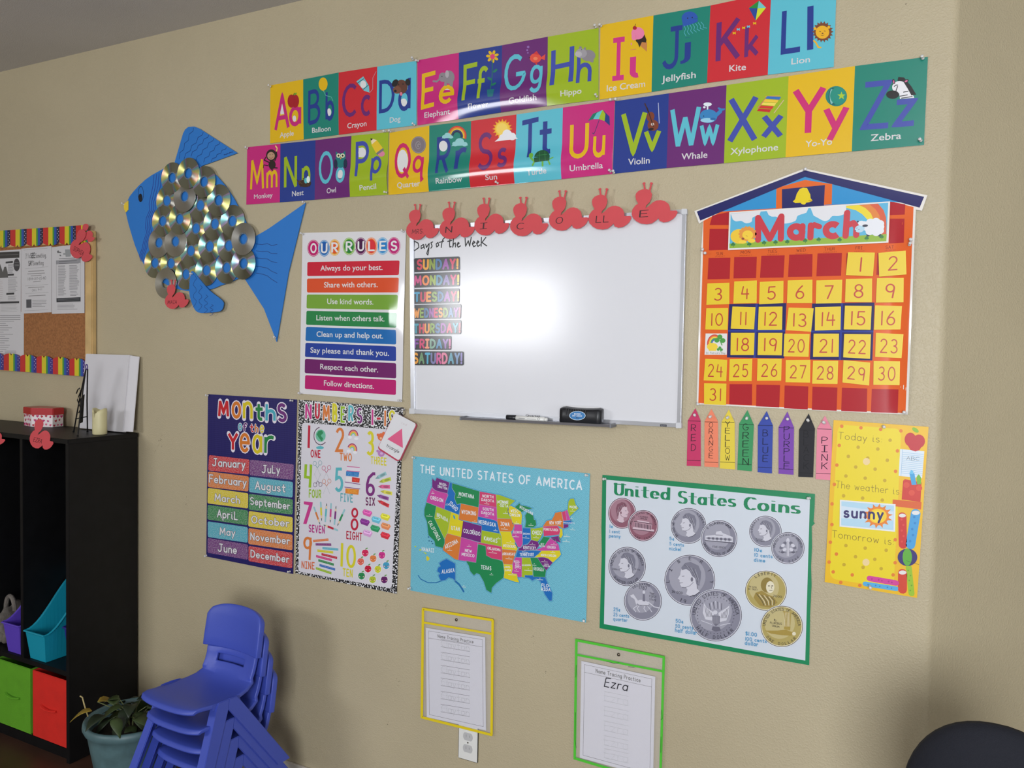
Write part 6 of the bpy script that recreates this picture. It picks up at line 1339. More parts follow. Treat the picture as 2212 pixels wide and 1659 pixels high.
t = thing('board_eraser', 'black dry erase board eraser with a blue oval label standing on the tray', 'eraser', ((e0.x+e1.x)/2, -.034, zb))
ezt = P(980+1160/4.254, 840+175/4.254, -.05).z
pts = []
for k in range(9): u = k/8; pts.append((e0.x+(e1.x-e0.x)*u, -.018, 0))
bm = bmesh.new(); rows = []
for k in range(13):
    u = k/12; x = e0.x+(e1.x-e0.x)*u; dip = .004*math.sin(math.pi*u)
    ring = [(x, -.0195, zb), (x, -.048, zb), (x, -.051, zb+.004), (x, -.050+dip*.4, ezt-.007-dip), (x, -.046, ezt-.002-dip), (x, -.023, ezt+.002-dip), (x, -.0195, ezt-.002-dip)]
    if k in (0, 12): ring = [(x, y_*.9-.003, (z_-zb)*.9+zb+.002) for _, y_, z_ in ring]
    rows.append([bm.verts.new(v) for v in ring])
for i in range(12):
    for k in range(7): bm.faces.new((rows[i][k], rows[i][(k+1) % 7], rows[i+1][(k+1) % 7], rows[i+1][k]))
bm.faces.new(rows[0]); bm.faces.new(rows[-1][::-1])
me = bm2(bm, BLK); me.shade_smooth(); mk('body', me, t)
mk('felt_pad', boxm(e0.x-.002, e1.x-.012, -.0192, -.0165, zb, ezt+.003, mat('white_felt', (222, 222, 224), .9), .001), t)
for k in range(9): mk('grip_rib', boxm(e0.x+.02+k*.0075, e0.x+.0235+k*.0075, -.0508, -.0475, ezt-.022, ezt-.004, BLK, .0006), t)
a = Art(*E7, y=.0522); a.ell(1137, 246, 75, 42, (206, 224, 238), 1, 30); a.ell(1137, 246, 70, 38, (50, 120, 180), 2, 30); a.text('BOARD', (1108, 235), (1166, 237), 12, (220, 230, 240), 3, wgt=.2); a.text('DRY ERASE', (1092, 252), (1180, 256), 12, (220, 230, 240), 3, wgt=.2); a.text('XL', (1126, 270), (1150, 271), 10, (20, 30, 60), 3, wgt=.2); a.build('oval_label', t)
# ================================================================== CATERPILLARS
CAT = [(330, 250), (333, 232), (348, 213), (370, 203), (395, 201), (415, 212), (425, 235), (422, 262), (412, 290), (392, 312), (388, 332), (405, 318), (432, 290), (452, 279), (475, 276), (500, 284), (520, 302), (527, 322), (530, 348), (566, 346), (573, 360), (560, 388), (545, 405), (520, 422), (492, 428), (470, 418), (462, 398), (455, 408), (442, 420), (425, 434), (395, 440), (362, 436), (335, 420), (315, 396), (308, 372), (312, 340), (330, 312), (346, 300), (334, 275)]
CATM = mat('coral_paper', (208, 78, 84), .8, var=.04, vscale=15)
CX0, CX1, CY0, CY1 = 308, 573, 201, 440
def caterpillar(label, tx, pfun, tr, thick=.0008, group=None, ant=True, depth=.02, tcol=(60, 16, 24), tpos=None):
    """tr maps shape units (0..1, 0..1 down) to photo pixels; pfun maps photo pixels to 3-D"""
    def T(x, y): return tr((x-CX0)/(CX1-CX0), (y-CY0)/(CY1-CY0))
    pts = [pfun(*T(x, y)) for x, y in CAT]
    c = sum(pts, Vector())/len(pts); zmin = min(p.z for p in pts)
    t = thing('paper_caterpillar', label, 'caterpillar cutout', (c.x, c.y, zmin), group)
    e1_ = pts[0]-pts[20]; e2_ = pts[4]-pts[30]; nn = e1_.cross(e2_).normalized()
    if nn.dot(CAM-c) < 0: nn = -nn
    body = mk('body_cutout', prism(pts, -nn*thick, CATM), t)
    if ant:
        for (x0_, y0_, x1_, y1_) in ((385, 206, 379, 163), (410, 212, 422, 163)):
            a0, b0 = pfun(*T(x0_, y0_+8)), pfun(*T(x1_, y1_))
            d = (b0-a0); sd = d.cross(nn).normalized()*.0022
            m_ = prism([a0-sd*1.2, a0+sd*1.2, b0+sd, b0-sd], -nn*thick, CATM)
            k = prism([b0+(sd.normalized()*math.cos(q*math.pi/5)*.0048+d.normalized()*math.sin(q*math.pi/5)*.003) for q in range(10)], -nn*thick, CATM)
            k.transform(Matrix.Translation(nn*.00025)); m_.transform(Matrix.Translation(nn*-.0002))
            mk('antenna', join(m_, k), t)
    # pen lettering
    if tx:
        hh = .44*(1 if len(tx) < 3 else .8)
        xs_ = tpos or (355, 355+ (44 if len(tx) == 1 else 75 if len(tx) == 2 else 92)); y_ = 392
        O, E_, V_ = pfun(*T(xs_[0], y_)), pfun(*T(xs_[1], y_-4)), pfun(*T(xs_[0]+4, y_-(44 if len(tx) < 4 else 34)))
        po, W = layout(tx, 'k', .1)
        vv = []; ff = []
        for i, pg in enumerate(po):
            b = len(vv); vv += [O+(E_-O)*(u/W)+(V_-O)*v+nn*(.0003+(i % 40)*2e-6) for u, v in pg]
            ff.append(tuple(range(b, b+len(pg))))
        me = meshof(vv, ff, mat('pen_ink', tcol, .5)); mk('lettering', me, t)
    return t
BX = [('MRS.', 60, 305, 217, 443, 'leftmost caterpillar on the board, marked MRS.'), ('N', 308, 572, 201, 437, 'caterpillar marked N'), ('I', 568, 830, 172, 410, 'caterpillar marked I'), ('C', 835, 1122, 168, 415, 'caterpillar marked C'), ('O', 1125, 1420, 120, 374, 'caterpillar marked O'), ('LL', 1420, 1742, 106, 366, 'caterpillar marked LL'), ('E', 1743, 2087, 63, 326, 'rightmost caterpillar on the board, marked E')]
for i, (tx, x0_, x1_, y0_, y1_, lb) in enumerate(BX):
    dep = .021+.0012*(i % 2)+i*.0003
    tr = lambda u, v, x0_=x0_, x1_=x1_, y0_=y0_, y1_=y1_: (860+(x0_+(x1_-x0_)*u)/3.456, 390+(y0_+(y1_-y0_)*v)/3.456)
    caterpillar('coral red paper '+lb, tx, lambda px, py, dep=dep: P(px, py, -dep), tr, group='caterpillars along the whiteboard top')
# ================================================================== FLASH CARDS
FC = (645, 860, 6.913)
def fp(x, y): return (645+x/6.913, 860+y/6.913)
t = thing('flash_card_ring', 'ring of flash cards, the front one showing a pink triangle', 'flash cards', tuple(P(*fp(1500, 900), -.03)))
fq = [(1440, 215), (1758, 385), (1500, 935), (1190, 735)]
def cardp(name, off, y, c, lbl=None):
    q = rrect([(x+off[0], y_+off[1]) for x, y_ in fq], .06, .1, 5)
    s = sheet(name, [fp(*p) for p in q], y, t, c, .0006)
    if lbl: tag(s, lbl)
    return s
for k in range(7): cardp('card', (k*2.6-16 if k % 2 else 22-k*2, 12-k*1.5+(8 if k % 2 else 0)), .0085+k*.0017, (196, 60, 92) if k % 2 else (212, 96, 118))
cardp('front_card', (0, 0), .0215, (222, 222, 226), 'white card with a pink triangle and the word triangle')
a = Art(*FC, y=.0215); a.poly([(1545, 455), (1558, 745), (1325, 612)], (222, 92, 136), 2); a.text('triangle', (1308, 722), (1492, 822), 44, (34, 34, 40), 2, wgt=.13, vup=(22, 40)); a.text('red', (1535, 385), (1608, 415), 34, (206, 196, 200), 2, wgt=.1, vup=(12, 32))
a.build('card_print', t)
c0 = P(*fp(1545, 205), -.020); rr = .0125
mk('binder_ring', tubem([c0+Vector((math.cos(k*math.pi/12)*rr, -.003*math.sin(k*math.pi/12), math.sin(k*math.pi/12)*rr)) for k in range(25)], .0010, 6, mat('steel_wire', (150, 150, 154), .25, metal=1)), t)
pin(874.5, 884, 'that holds the flash card ring', .004)
# ================================================================== FISH WITH DISCS
FX = (240, 260, 3.318)
def fpx(x, y): return (240+x/3.318, 260+y/3.318)
FB = mat('blue_foam', (36, 118, 200), .62, bump=.1, bscale=400)
fish = thing('disc_fish', 'large blue fish cutout covered with shiny compact discs', 'fish decoration', tuple(P(*fpx(620, 1380), -.004)))
def cut(name, pts, d, th, mt, parent):
    q = []
    for x, y in pts: v = P(*fpx(x, y), -(d+th)); q.append(Vector((v.x, -d, v.z)))
    return mk(name, prism(q, (0, -th, 0), mt), parent)
cut('dorsal_fin', [(455, 300), (480, 215), (515, 95), (530, 65), (555, 46), (595, 44), (635, 60), (906, 234), (640, 330), (560, 420), (480, 400)], .003, .003, FB, fish)
cut('tail_fin', [(985, 860), (1130, 775), (1394, 590), (1270, 1095), (1186, 1588), (1095, 1350), (960, 1140)], .003, .003, FB, fish)
cut('body', smooth([(105, 660), (118, 575), (160, 510), (245, 425), (340, 365), (450, 320), (620, 320), (760, 400), (880, 560), (985, 770), (1030, 900), (1000, 1060), (900, 1140), (780, 1185), (700, 1215), (560, 1225), (420, 1190), (330, 1130), (240, 1040), (190, 945), (150, 830)], 2), .006, .003, FB, fish)
cut('mouth', [(90, 600), (122, 575), (122, 640), (105, 660), (92, 635)], .0095, .002, mat('yellow_foam', (232, 200, 60), .6), fish)
cut('pelvic_fin', smooth([(570, 1095), (590, 1085), (618, 1120), (700, 1215), (795, 1290), (803, 1330), (780, 1368), (700, 1378), (620, 1375), (582, 1320), (560, 1230)], 3), .0145, .003, FB, fish)
a = Art(*FX, y=.0091); a.ring(213, 528, 19, 54, 4, (14, 26, 60), 1, 24); a.ell(210, 555, 14, 30, (12, 18, 34), 2, 20); a.build('eye', fish)
a = Art(*FX, y=.0091); LN = (36, 52, 150)
for k in range(4):
    o = k*18
    a.line([(308+o, 392-k*6), (300+o, 470), (280+o*.9, 560), (272+o*.8, 600), (278+o*.7, 640), (252+o*.7, 700), (246+o*.7, 770), (256+o*.6, 800), (232+o*.6, 870), (222+o*.6, 920), (202+o*.6, 970), (214+o*.5, 1010)], 5, LN, 1)
a.build('gill_lines', fish)
a = Art(*FX, y=.0061); LN2 = (16, 60, 130)
for k, (x0_, y0_, x1_, y1_) in enumerate([(590, 55, 480, 275), (660, 85, 515, 275), (700, 105, 565, 255), (735, 130, 600, 290), (780, 155, 655, 300), (825, 195, 710, 295), (870, 225, 805, 250)]):
    n = 10; a.line([(x0_+(x1_-x0_)*i/n+10*math.sin(i*2.1), y0_+(y1_-y0_)*i/n) for i in range(n+1)], 4, LN2, 1)
for y in (885, 935, 985, 1045, 1095): a.line([(1040, y), (1080, y+6), (1120, y-2+(y-885)*.1), (1150, y+12+(y-885)*.15), (1190, y+5+(y-885)*.3)], 4, LN2, 1)
a.build('fin_lines', fish)
a = Art(*FX, y=.0176)
for k in range(4): n = 10; a.line([(600+k*40+14*math.sin(i*1.7), 1110+k*70+(1340-1110-k*50)*i/n) for i in range(n+1)], 3, LN2, 1)
a.build('pelvic_fin_lines', fish)
# compact discs: rainbow sheen of the window's light, put into the base colour
def discmat(name, backside=False):
    if name in MATS: return MATS[name]
    m, nt, b = newmat(name); N = nt.nodes; L = nt.links
    b.inputs['Metallic'].default_value = 1; b.inputs['Roughness'].default_value = .30; b.inputs['Anisotropic Rotation'].default_value = .25
    b.inputs['Anisotropic'].default_value = .97 if not backside else .6
    tg = N.new('ShaderNodeTangent'); tg.direction_type = 'RADIAL'; tg.axis = 'Y'; L.new(tg.outputs[0], b.inputs['Tangent'])
    b.inputs['Base Color'].default_value = (.60, .60, .57, 1)
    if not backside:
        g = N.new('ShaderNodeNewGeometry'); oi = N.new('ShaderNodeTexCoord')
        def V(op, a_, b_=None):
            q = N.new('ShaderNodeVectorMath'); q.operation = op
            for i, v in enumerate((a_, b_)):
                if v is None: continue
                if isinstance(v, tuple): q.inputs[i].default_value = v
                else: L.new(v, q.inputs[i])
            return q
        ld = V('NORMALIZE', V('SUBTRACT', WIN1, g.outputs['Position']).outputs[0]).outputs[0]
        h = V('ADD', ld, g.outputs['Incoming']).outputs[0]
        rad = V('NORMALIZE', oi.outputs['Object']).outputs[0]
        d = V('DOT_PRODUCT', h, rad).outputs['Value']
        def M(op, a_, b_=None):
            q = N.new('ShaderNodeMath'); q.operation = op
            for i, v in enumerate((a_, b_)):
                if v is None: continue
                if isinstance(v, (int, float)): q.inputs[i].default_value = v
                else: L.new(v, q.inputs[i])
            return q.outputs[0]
        ph = M('MULTIPLY', M('ABSOLUTE', d), 1150.0)     # tuned pitch times angle: wavelength of the first order
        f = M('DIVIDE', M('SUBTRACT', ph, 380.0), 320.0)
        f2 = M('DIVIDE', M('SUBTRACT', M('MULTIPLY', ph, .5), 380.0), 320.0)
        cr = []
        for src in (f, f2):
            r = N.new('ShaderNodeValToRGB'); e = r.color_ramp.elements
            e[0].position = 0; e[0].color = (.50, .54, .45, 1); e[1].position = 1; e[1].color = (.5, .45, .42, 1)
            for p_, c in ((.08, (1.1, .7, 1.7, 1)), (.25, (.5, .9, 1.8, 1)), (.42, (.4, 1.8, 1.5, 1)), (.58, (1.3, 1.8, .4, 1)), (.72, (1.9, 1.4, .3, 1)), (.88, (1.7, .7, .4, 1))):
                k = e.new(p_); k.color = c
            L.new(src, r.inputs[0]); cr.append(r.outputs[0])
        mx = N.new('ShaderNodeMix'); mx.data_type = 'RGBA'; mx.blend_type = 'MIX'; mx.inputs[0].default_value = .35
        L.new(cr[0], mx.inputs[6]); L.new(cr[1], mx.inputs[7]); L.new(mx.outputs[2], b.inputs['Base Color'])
    MATS[name] = m; return m
DISC = discmat('disc_grating'); DISCB = discmat('disc_label_side', True); RIMC = mat('clear_polycarbonate', (196, 206, 208), .08, trans=.8)
DC = [(438, 412, 78, 108, 0), (553, 380, 80, 115, 0), (666, 440, 84, 115, 0), (401, 577, 78, 105, 0), (527, 545, 82, 112, 1), (641, 609, 82, 118, 0), (771, 573, 88, 115, 0), (371, 722, 76, 105, 0), (492, 708, 80, 112, 0),
      (610, 775, 84, 115, 0), (745, 742, 86, 115, 0), (870, 722, 90, 115, 0), (344, 877, 76, 110, 1), (462, 868, 78, 110, 1), (573, 935, 86, 115, 0), (708, 903, 86, 112, 0), (845, 898, 90, 118, 0), (948, 850, 92, 116, 1), (315, 1022, 76, 110, 0), (430, 1025, 80, 112, 0),
      (392, 1168, 80, 112, 1), (538, 1103, 84, 115, 0), (685, 1075, 88, 115, 0), (829, 1057, 90, 116, 0), (949, 1025, 92, 116, 0)]
order = [5, 3, 9, 10, 14, 15, 16, 19, 18, 21, 22, 23, 12, 13, 7, 8, 11, 6, 4, 0, 2, 1, 24, 17, 20]
def discmesh(r, r0, y0, y1, mt):
    bm = bmesh.new(); n = 40; R = []
    for (rr, yy) in ((r0, y0), (r0, y1), (r, y1), (r, y0)): R.append([bm.verts.new((rr*math.cos(2*math.pi*k/n), yy, rr*math.sin(2*math.pi*k/n))) for k in range(n)])
    for i in range(4):
        for k in range(n): bm.faces.new((R[i][k], R[i][(k+1) % n], R[(i+1) % 4][(k+1) % n], R[(i+1) % 4][k]))
    return bm2(bm, mt)
m0 = discmesh(.0595, .0235, 0, -.0012, DISC); m1 = discmesh(.0595, .0235, 0, -.0012, DISCB); m2 = discmesh(.0235, .0185, -.0001, -.0011, RIMC)
for k, i in enumerate(order):
    cx, cy, rx, ry, kind = DC[i]
    yy = -(.0095+k*.00022) - (.0015 if k > 16 else 0) - (.001 if k > 21 else 0)
    p = P(*fpx(cx, cy), yy)
    o = D.objects.new('compact_disc', m1 if kind else m0); col.objects.link(o); o.parent = fish; o.location = p-fish.location; o.rotation_euler = (R_.uniform(-.014, .014)-.02, 0, R_.uniform(-.014, .014)+.01)
    if kind: o['label'] = 'disc turned to its dull grey side'
    h = D.objects.new('clear_hub_ring', m2); col.objects.link(h); h.parent = o
for x, y, wh in ((98, 605, 'at the fish mouth'), (1392, 590, 'at the upper tip of the fish tail'), (1180, 1560, 'at the lower tip of the fish tail'), (582, 1100, 'at the top of the lower fin of the fish')): pin(240+x/3.318, 260+y/3.318, wh, .007 if x != 582 else .018)
fq_ = lambda px, py: P(px, py, -.021)
def trf(u, v):
    x0_, x1_, y0_, y1_ = 385, 556, 1175, 1352
    return fpx(x0_+(x1_-x0_)*u, y0_+(y1_-y0_)*v)
t = caterpillar('small red caterpillar cutout on the lower left discs of the fish', 'MAIA', fq_, trf, ant=True, tpos=(340, 440), tcol=(120, 20, 34))
# ================================================================== BULLETIN BOARD
U4 = (0, 460, 3.191)
def bp(x, y): return (x/3.191, 460+y/3.191)
WOOD = mat('light_pine', (206, 174, 120), .5, var=.12, vscale=14); CORK = mat('cork', (156, 104, 62), .9, bump=.5, bscale=300, var=.25, vscale=120)
def bw(x, y, d): v = P(*bp(x, y), -.024); return Vector((v.x, -d, v.z))
X0 = P(*bp(-330, 600), -.024).x
tl, br_ = bw(632, 128, .024), bw(624, 1100, .024)
zt, zb_ = bw(632, 120, .02).z, bw(624, 1118, .02).z
xr = tl.x
brd = thing('bulletin_board', 'cork bulletin board with pine frame and rainbow scalloped border', 'bulletin board', ((X0+xr)/2, -.002, zb_))
mk('cork_panel', boxm(X0, xr-.01, -.016, -.002, zb_+.01, zt-.01, CORK), brd)
fwid = .046
mk('frame_rail', boxm(xr-fwid, xr, -.024, -.002, zb_, zt, WOOD, .003), brd); mk('frame_rail', boxm(X0, X0+fwid, -.024, -.002, zb_, zt, WOOD, .003), brd)
mk('frame_rail', boxm(X0+fwid, xr-fwid, -.0235, -.002, zt-fwid, zt, WOOD, .003), brd); mk('frame_rail', boxm(X0+fwid, xr-fwid, -.0235, -.002, zb_, zb_+fwid, WOOD, .003), brd)
# scalloped borders
def border(label, x_l, x_r, ytop, ybot, scal_top, ph):
    t = tag(thing('border_trim', label, 'border trim', tuple(bw(320, ybot(320), .026)), 'rainbow border strips'))
    period = 113; u = x_l+ph
    cols_ = [(0, .32, (200, 40, 42)), (.32, .58, (216, 200, 40)), (.58, .68, (60, 150, 60)), (.68, .82, (30, 80, 170)), (.82, 1.0, (60, 40, 130) if scal_top else (28, 30, 64))]
    while u < x_r:
        a = Art(*U4, y=.0262)
        e = min(u+period, x_r)
        def edge(x):
            f = ((x-u)/period) % 1
            s = abs(math.sin(math.pi*((f+.02)*1.0))) ** .45
            n_ = 16*(1-abs(f-.45)/.07) if abs(f-.45) < .07 else 0
            return 26*(1-s)+n_
        base = []; step = 4; xs = [u+(e-u)*i/24 for i in range(25)]
        if e-u < 12: break
        top_ = [(x, ytop(x)+(edge(x) if scal_top else 0)) for x in xs]; bot_ = [(x, ybot(x)-(0 if scal_top else edge(x))) for x in xs]
        pts = [P(*bp(*p), -.0262) for p in top_+bot_[::-1]]; pts = [Vector((p.x, -.0252, p.z)) for p in pts]
        me = prism(pts, (0, -.001, 0)); at_ = me.color_attributes.new('Col', 'FLOAT_COLOR', 'CORNER'); at_.data.foreach_set('color', (list(lin((200, 40, 42)))+[1.0])*len(me.loops)); me.materials.append(GLOSS())
        sg = mk('scallop', me, t)
        for f0, f1, c in cols_:
            xa, xb = u+period*f0, min(u+period*f1, e)
            if xb <= xa: continue
            xx = [xa+(xb-xa)*i/6 for i in range(7)]
            a.poly([(x, ytop(x)+(edge(x) if scal_top else 0)) for x in xx]+[(x, ybot(x)-(0 if scal_top else edge(x))) for x in xx[::-1]], c, 1)
            if f0 == .82:
                for j in range(7): yy = ytop(xa)+18+j*13; a.ell((xa+xb)/2+(4 if j % 2 else -4), yy, 3, 3, (190, 180, 210), 2, 8)
        a.build('stripes', sg, [GLOSS()]); u += period
border('rainbow scalloped border strip along the top of the bulletin board', -200, 605, lambda x: 122-(x/605)*40, lambda x: 240-(x/605)*28, False, -68)
border('rainbow scalloped border strip along the bottom of the bulletin board', -200, 612, lambda x: 962+(x/612)*45, lambda x: 1082+(x/612)*48, True, 0)
WPP = (206, 204, 206); TX = (110, 110, 112)
U5 = (0, 530, 9.757)
def up_(x, y): return (x/9.757, 530+y/9.757)
def sheetb(lbl, q, d):
    c = P(*up_(*lerp(q[0], q[2], .5)), -d); t = thing('printed_notice', lbl, 'notice', tuple(c), 'notices on the bulletin board')
    sheet('paper_sheet', [up_(*p) for p in q], d, t, WPP, .0005, mt=PAPER()); return t
def rows(a, x0_, x1_, y0_, y1_, n, c=TX, w_=7, sl=-.03, jit=.25):
    for k in range(n):
        y = y0_+(y1_-y0_)*k/max(1, n-1); e = x1_-(x1_-x0_)*R_.uniform(0, jit); a.line([(x0_, y), (e, y+(e-x0_)*sl)], w_, c, 1, 'flat')
t = sheetb('notice with a dark banner and dark oval, leftmost on the board', [(-500, 150), (443, 82), (436, 1440), (-500, 1460)], .0175)
a = Art(*U5, y=.0175); a.poly([(-480, 165), (410, 128), (408, 260), (-480, 300)], (66, 64, 62), 1); a.line([(-300, 215), (390, 190)], 8, (120, 118, 116), 2, 'flat'); a.ell(352, 412, 66, 135, (70, 68, 70), 1, 24)
for y in (360, 400, 430): a.line([(310, y), (400, y-5)], 7, (150, 150, 150), 2, 'flat')
for q in ([(120, 345), (272, 330), (270, 372), (118, 382)], [(150, 605), (294, 597), (292, 635), (150, 645)], [(135, 1005), (302, 995), (300, 1035), (133, 1045)], [(0, 1185), (405, 1178), (403, 1218), (0, 1228)]): a.poly(q, (60, 60, 62), 1)
a.poly([(-200, 330), (-20, 330), (60, 560), (90, 455), (130, 450), (160, 560), (170, 680), (-200, 700)], (96, 94, 92), 1); rows(a, 170, 290, 400, 580, 9); rows(a, 170, 370, 670, 980, 15, w_=5); rows(a, 165, 350, 1070, 1150, 5, w_=5); rows(a, -200, 70, 720, 1160, 12, (160, 140, 140), 5); rows(a, 20, 380, 1250, 1400, 6, (150, 150, 152), 5)
a.build('print', t, [PAPER()])
t = sheetb('notice with dense text lines, hanging lower than its neighbours', [(-500, 1400), (502, 1400), (500, 2440), (-500, 2440)], .0169)
a = Art(*U5, y=.0169)
for y in (1480, 1520, 1562): a.line([(-100, y-2), (430, y)], 9, (80, 80, 84), 1, 'flat')
rows(a, -100, 300, 1600, 2330, 17, (100, 100, 104), 7, .0, .6); rows(a, 100, 360, 2230, 2330, 4, (90, 90, 94), 8, 0, .1); a.build('print', t, [PAPER()])
t = sheetb('notice headed If You SEE Something, SAY Something', [(446, 70), (1085, 15), (1085, 1410), (446, 1440)], .0181)
a = Art(*U5, y=.0181)
a.text('If You', (540, 272), (635, 262), 92, (120, 118, 118), 1, wgt=.14); a.text('SEE', (648, 265), (730, 258), 96, (40, 40, 42), 1, wgt=.24); a.text('Something,', (750, 262), (975, 250), 88, (100, 98, 98), 1, wgt=.16); a.text('SAY', (603, 425), (682, 418), 92, (50, 50, 52), 1, wgt=.22); a.text('Something', (700, 418), (915, 408), 84, (100, 98, 98), 1, wgt=.16)
a.line([(530, 495), (1020, 450)], 3, TX, 1, 'flat'); a.line([(530, 858), (1020, 822)], 3, TX, 1, 'flat'); a.line([(535, 1018), (1025, 988)], 3, TX, 1, 'flat'); a.line([(500, 100), (1000, 60)], 3, TX, 1, 'flat'); a.line([(520, 1378), (1020, 1358)], 3, TX, 1, 'flat')
for x0_, x1_, y in ((595, 930, 550), (578, 945, 602), (650, 875, 645), (700, 860, 770), (595, 935, 893), (600, 960, 1068)): a.line([(x0_, y), (x1_, y-18)], 13, (140, 138, 138), 1, 'flat')
a.text('1-844-LET-US-NO', (585, 738), (970, 715), 56, (80, 78, 80), 1, wgt=.1); a.text('CALL 9-1-1', (675, 972), (880, 948), 46, (90, 88, 90), 1, wgt=.1); a.poly([(553, 1142), (662, 1138), (664, 1314), (555, 1318)], (84, 84, 88), 1); rows(a, 682, 990, 1160, 1290, 5, (120, 118, 120), 8, -.01, .5)
a.build('print', t, [PAPER()])
t = sheetb('notice with a boxed two column table and dark footer', [(1090, 40), (1780, -40), (1780, 1425), (1092, 1445)], .0187)
a = Art(*U5, y=.0187)
for k in range(10): a.ell(1240+R_.uniform(-40, 40), 170+R_.uniform(-50, 50), 14, 14, (110, 110, 112), 1, 8)
a.poly([(1370, 88), (1490, 85), (1492, 235), (1385, 245)], (150, 152, 154), 1); a.poly([(1330, 165), (1545, 150), (1545, 185), (1335, 200)], (150, 152, 154), 1)
a.line([(1240, 285), (1640, 262)], 10, (70, 70, 72), 1, 'flat'); a.poly([(1182, 318), (1695, 282), (1695, 372), (1184, 400)], (150, 150, 154), 1); a.line([(1240, 345), (1620, 320)], 10, (90, 90, 94), 2, 'flat'); a.line([(1240, 388), (1660, 375)], 6, (70, 70, 74), 2, 'flat')
a.line([(1188, 318), (1195, 1200), (1698, 1190), (1697, 285)], 5, (100, 100, 104), 1, 'flat'); rows(a, 1225, 1395, 432, 1050, 27, (96, 96, 100), 7, -.02, .35); rows(a, 1462, 1675, 425, 930, 23, (96, 96, 100), 7, -.02, .3); rows(a, 1480, 1650, 970, 1060, 4, (96, 96, 100), 7, -.02, .3)
a.poly([(1190, 1115), (1696, 1092), (1696, 1180), (1192, 1196)], (50, 52, 56), 1); a.line([(1215, 1140), (1670, 1120)], 5, (150, 150, 154), 2, 'flat'); a.line([(1215, 1165), (1670, 1148)], 5, (150, 150, 154), 2, 'flat'); rows(a, 1210, 1640, 1240, 1350, 5, (130, 130, 134), 7, -.02, .3)
a.build('print', t, [PAPER()])
def trb(x0_, x1_, y0_, y1_, rot=0):
    def f(u, v):
        du, dv = u-.5, v-.5; c, s = math.cos(rot), math.sin(rot)
        return bp((x0_+x1_)/2+(du*c-dv*s)*(x1_-x0_), (y0_+y1_)/2+(du*s+dv*c)*(y1_-y0_))
    return f
caterpillar('red caterpillar cutout with a pencilled name over the board corner', 'SOPHIA', lambda px, py: P(px, py, -.033), trb(492, 655, 125, 335, .45), ant=False, tpos=(350, 470), tcol=(120, 20, 34))
caterpillar('red caterpillar cutout half hidden behind another at the top corner of the board', '', lambda px, py: P(px, py, -.029), trb(548, 660, 80, 200, .3), ant=False)
# ================================================================== NAME TRACING SLEEVES
Q5 = (880, 1290, 3.8138)
def qp(x, y): return (880+x/3.8138, 1290+y/3.8138)
FILM = None
def filmmat():
    m, nt, b = newmat('clear_vinyl_film'); N = nt.nodes; L = nt.links
    b.inputs['Roughness'].default_value = .12; b.inputs['Base Color'].default_value = (.9, .88, .86, 1)
    tr = N.new('ShaderNodeBsdfTransparent'); mx = N.new('ShaderNodeMixShader'); mx.inputs[0].default_value = .13
    out = N['Material Output']; L.new(tr.outputs[0], mx.inputs[1]); L.new(b.outputs[0], mx.inputs[2]); L.new(mx.outputs[0], out.inputs[0]); return m
FILM = filmmat()
def strip(p, q, w_, d, mt, parent, name='binding_strip'):
    (x0_, y0_), (x1_, y1_) = p, q
    l = math.hypot(x1_-x0_, y1_-y0_); nx, ny = -(y1_-y0_)/l*w_/2, (x1_-x0_)/l*w_/2
    pts = [P(*qp(x, y), -d-.0015) for x, y in ((x0_+nx, y0_+ny), (x1_+nx, y1_+ny), (x1_-nx, y1_-ny), (x0_-nx, y0_-ny))]
    pts = [Vector((v.x, -d, v.z)) for v in pts]
    return mk(name, prism(pts, (0, -.0016, 0), mt, .0003), parent)
def sleeve(cname, c, q, mid, label):
    t = thing('dry_erase_sleeve', label, 'plastic sleeve', tuple(P(*qp(*lerp(q[3], q[2], .5)), -.006)), 'dry erase sleeves')
    mt = mat(cname+'_binding', c, .35)
    v = [P(*qp(*p), -.0095) for p in q]
    mk('clear_film', prism([Vector((p.x, -.0092, p.z)) for p in v], (0, -.0002, 0), FILM), t)
    w_ = 20
    for i in range(4): strip(q[i], q[(i+1) % 4], w_, .0085, mt, t)
    strip(mid[0], mid[1], 17, .0087, mt, t)
    for i in (0, 1, 2, 3):
        p = P(*qp(*q[i]), -.0095); mk('corner_weld', boxm(p.x-.0035, p.x+.0035, -.0112, -.0083, p.z-.0035, p.z+.0035, mt, .0008), t)
    return t
sy = sleeve('yellow', (226, 202, 34), [(128, 97), (702, 190), (692, 1135), (118, 990)], ((130, 208), (690, 302)), 'yellow edged clear sleeve holding a name tracing sheet above the outlet')
sg_ = sleeve('green', (84, 196, 60), [(1392, 355), (2112, 495), (2082, 1540), (1378, 1328)], ((1400, 476), (2105, 612)), 'green edged clear sleeve holding the tracing sheet that reads Ezra')
a = Art(*Q5, y=.0104)
for l in ([(1392, 560), (1388, 660)], [(1385, 950), (1382, 1170), (1390, 1240)], [(1640, 528), (1700, 545), (1745, 540)], [(1820, 572), (1870, 580)], [(2095, 930), (2100, 1000), (2088, 1010)], [(2090, 1150), (2088, 1280)]): a.line(l, 3, (20, 50, 30), 1)
a.build('pen_scribble', sg_)
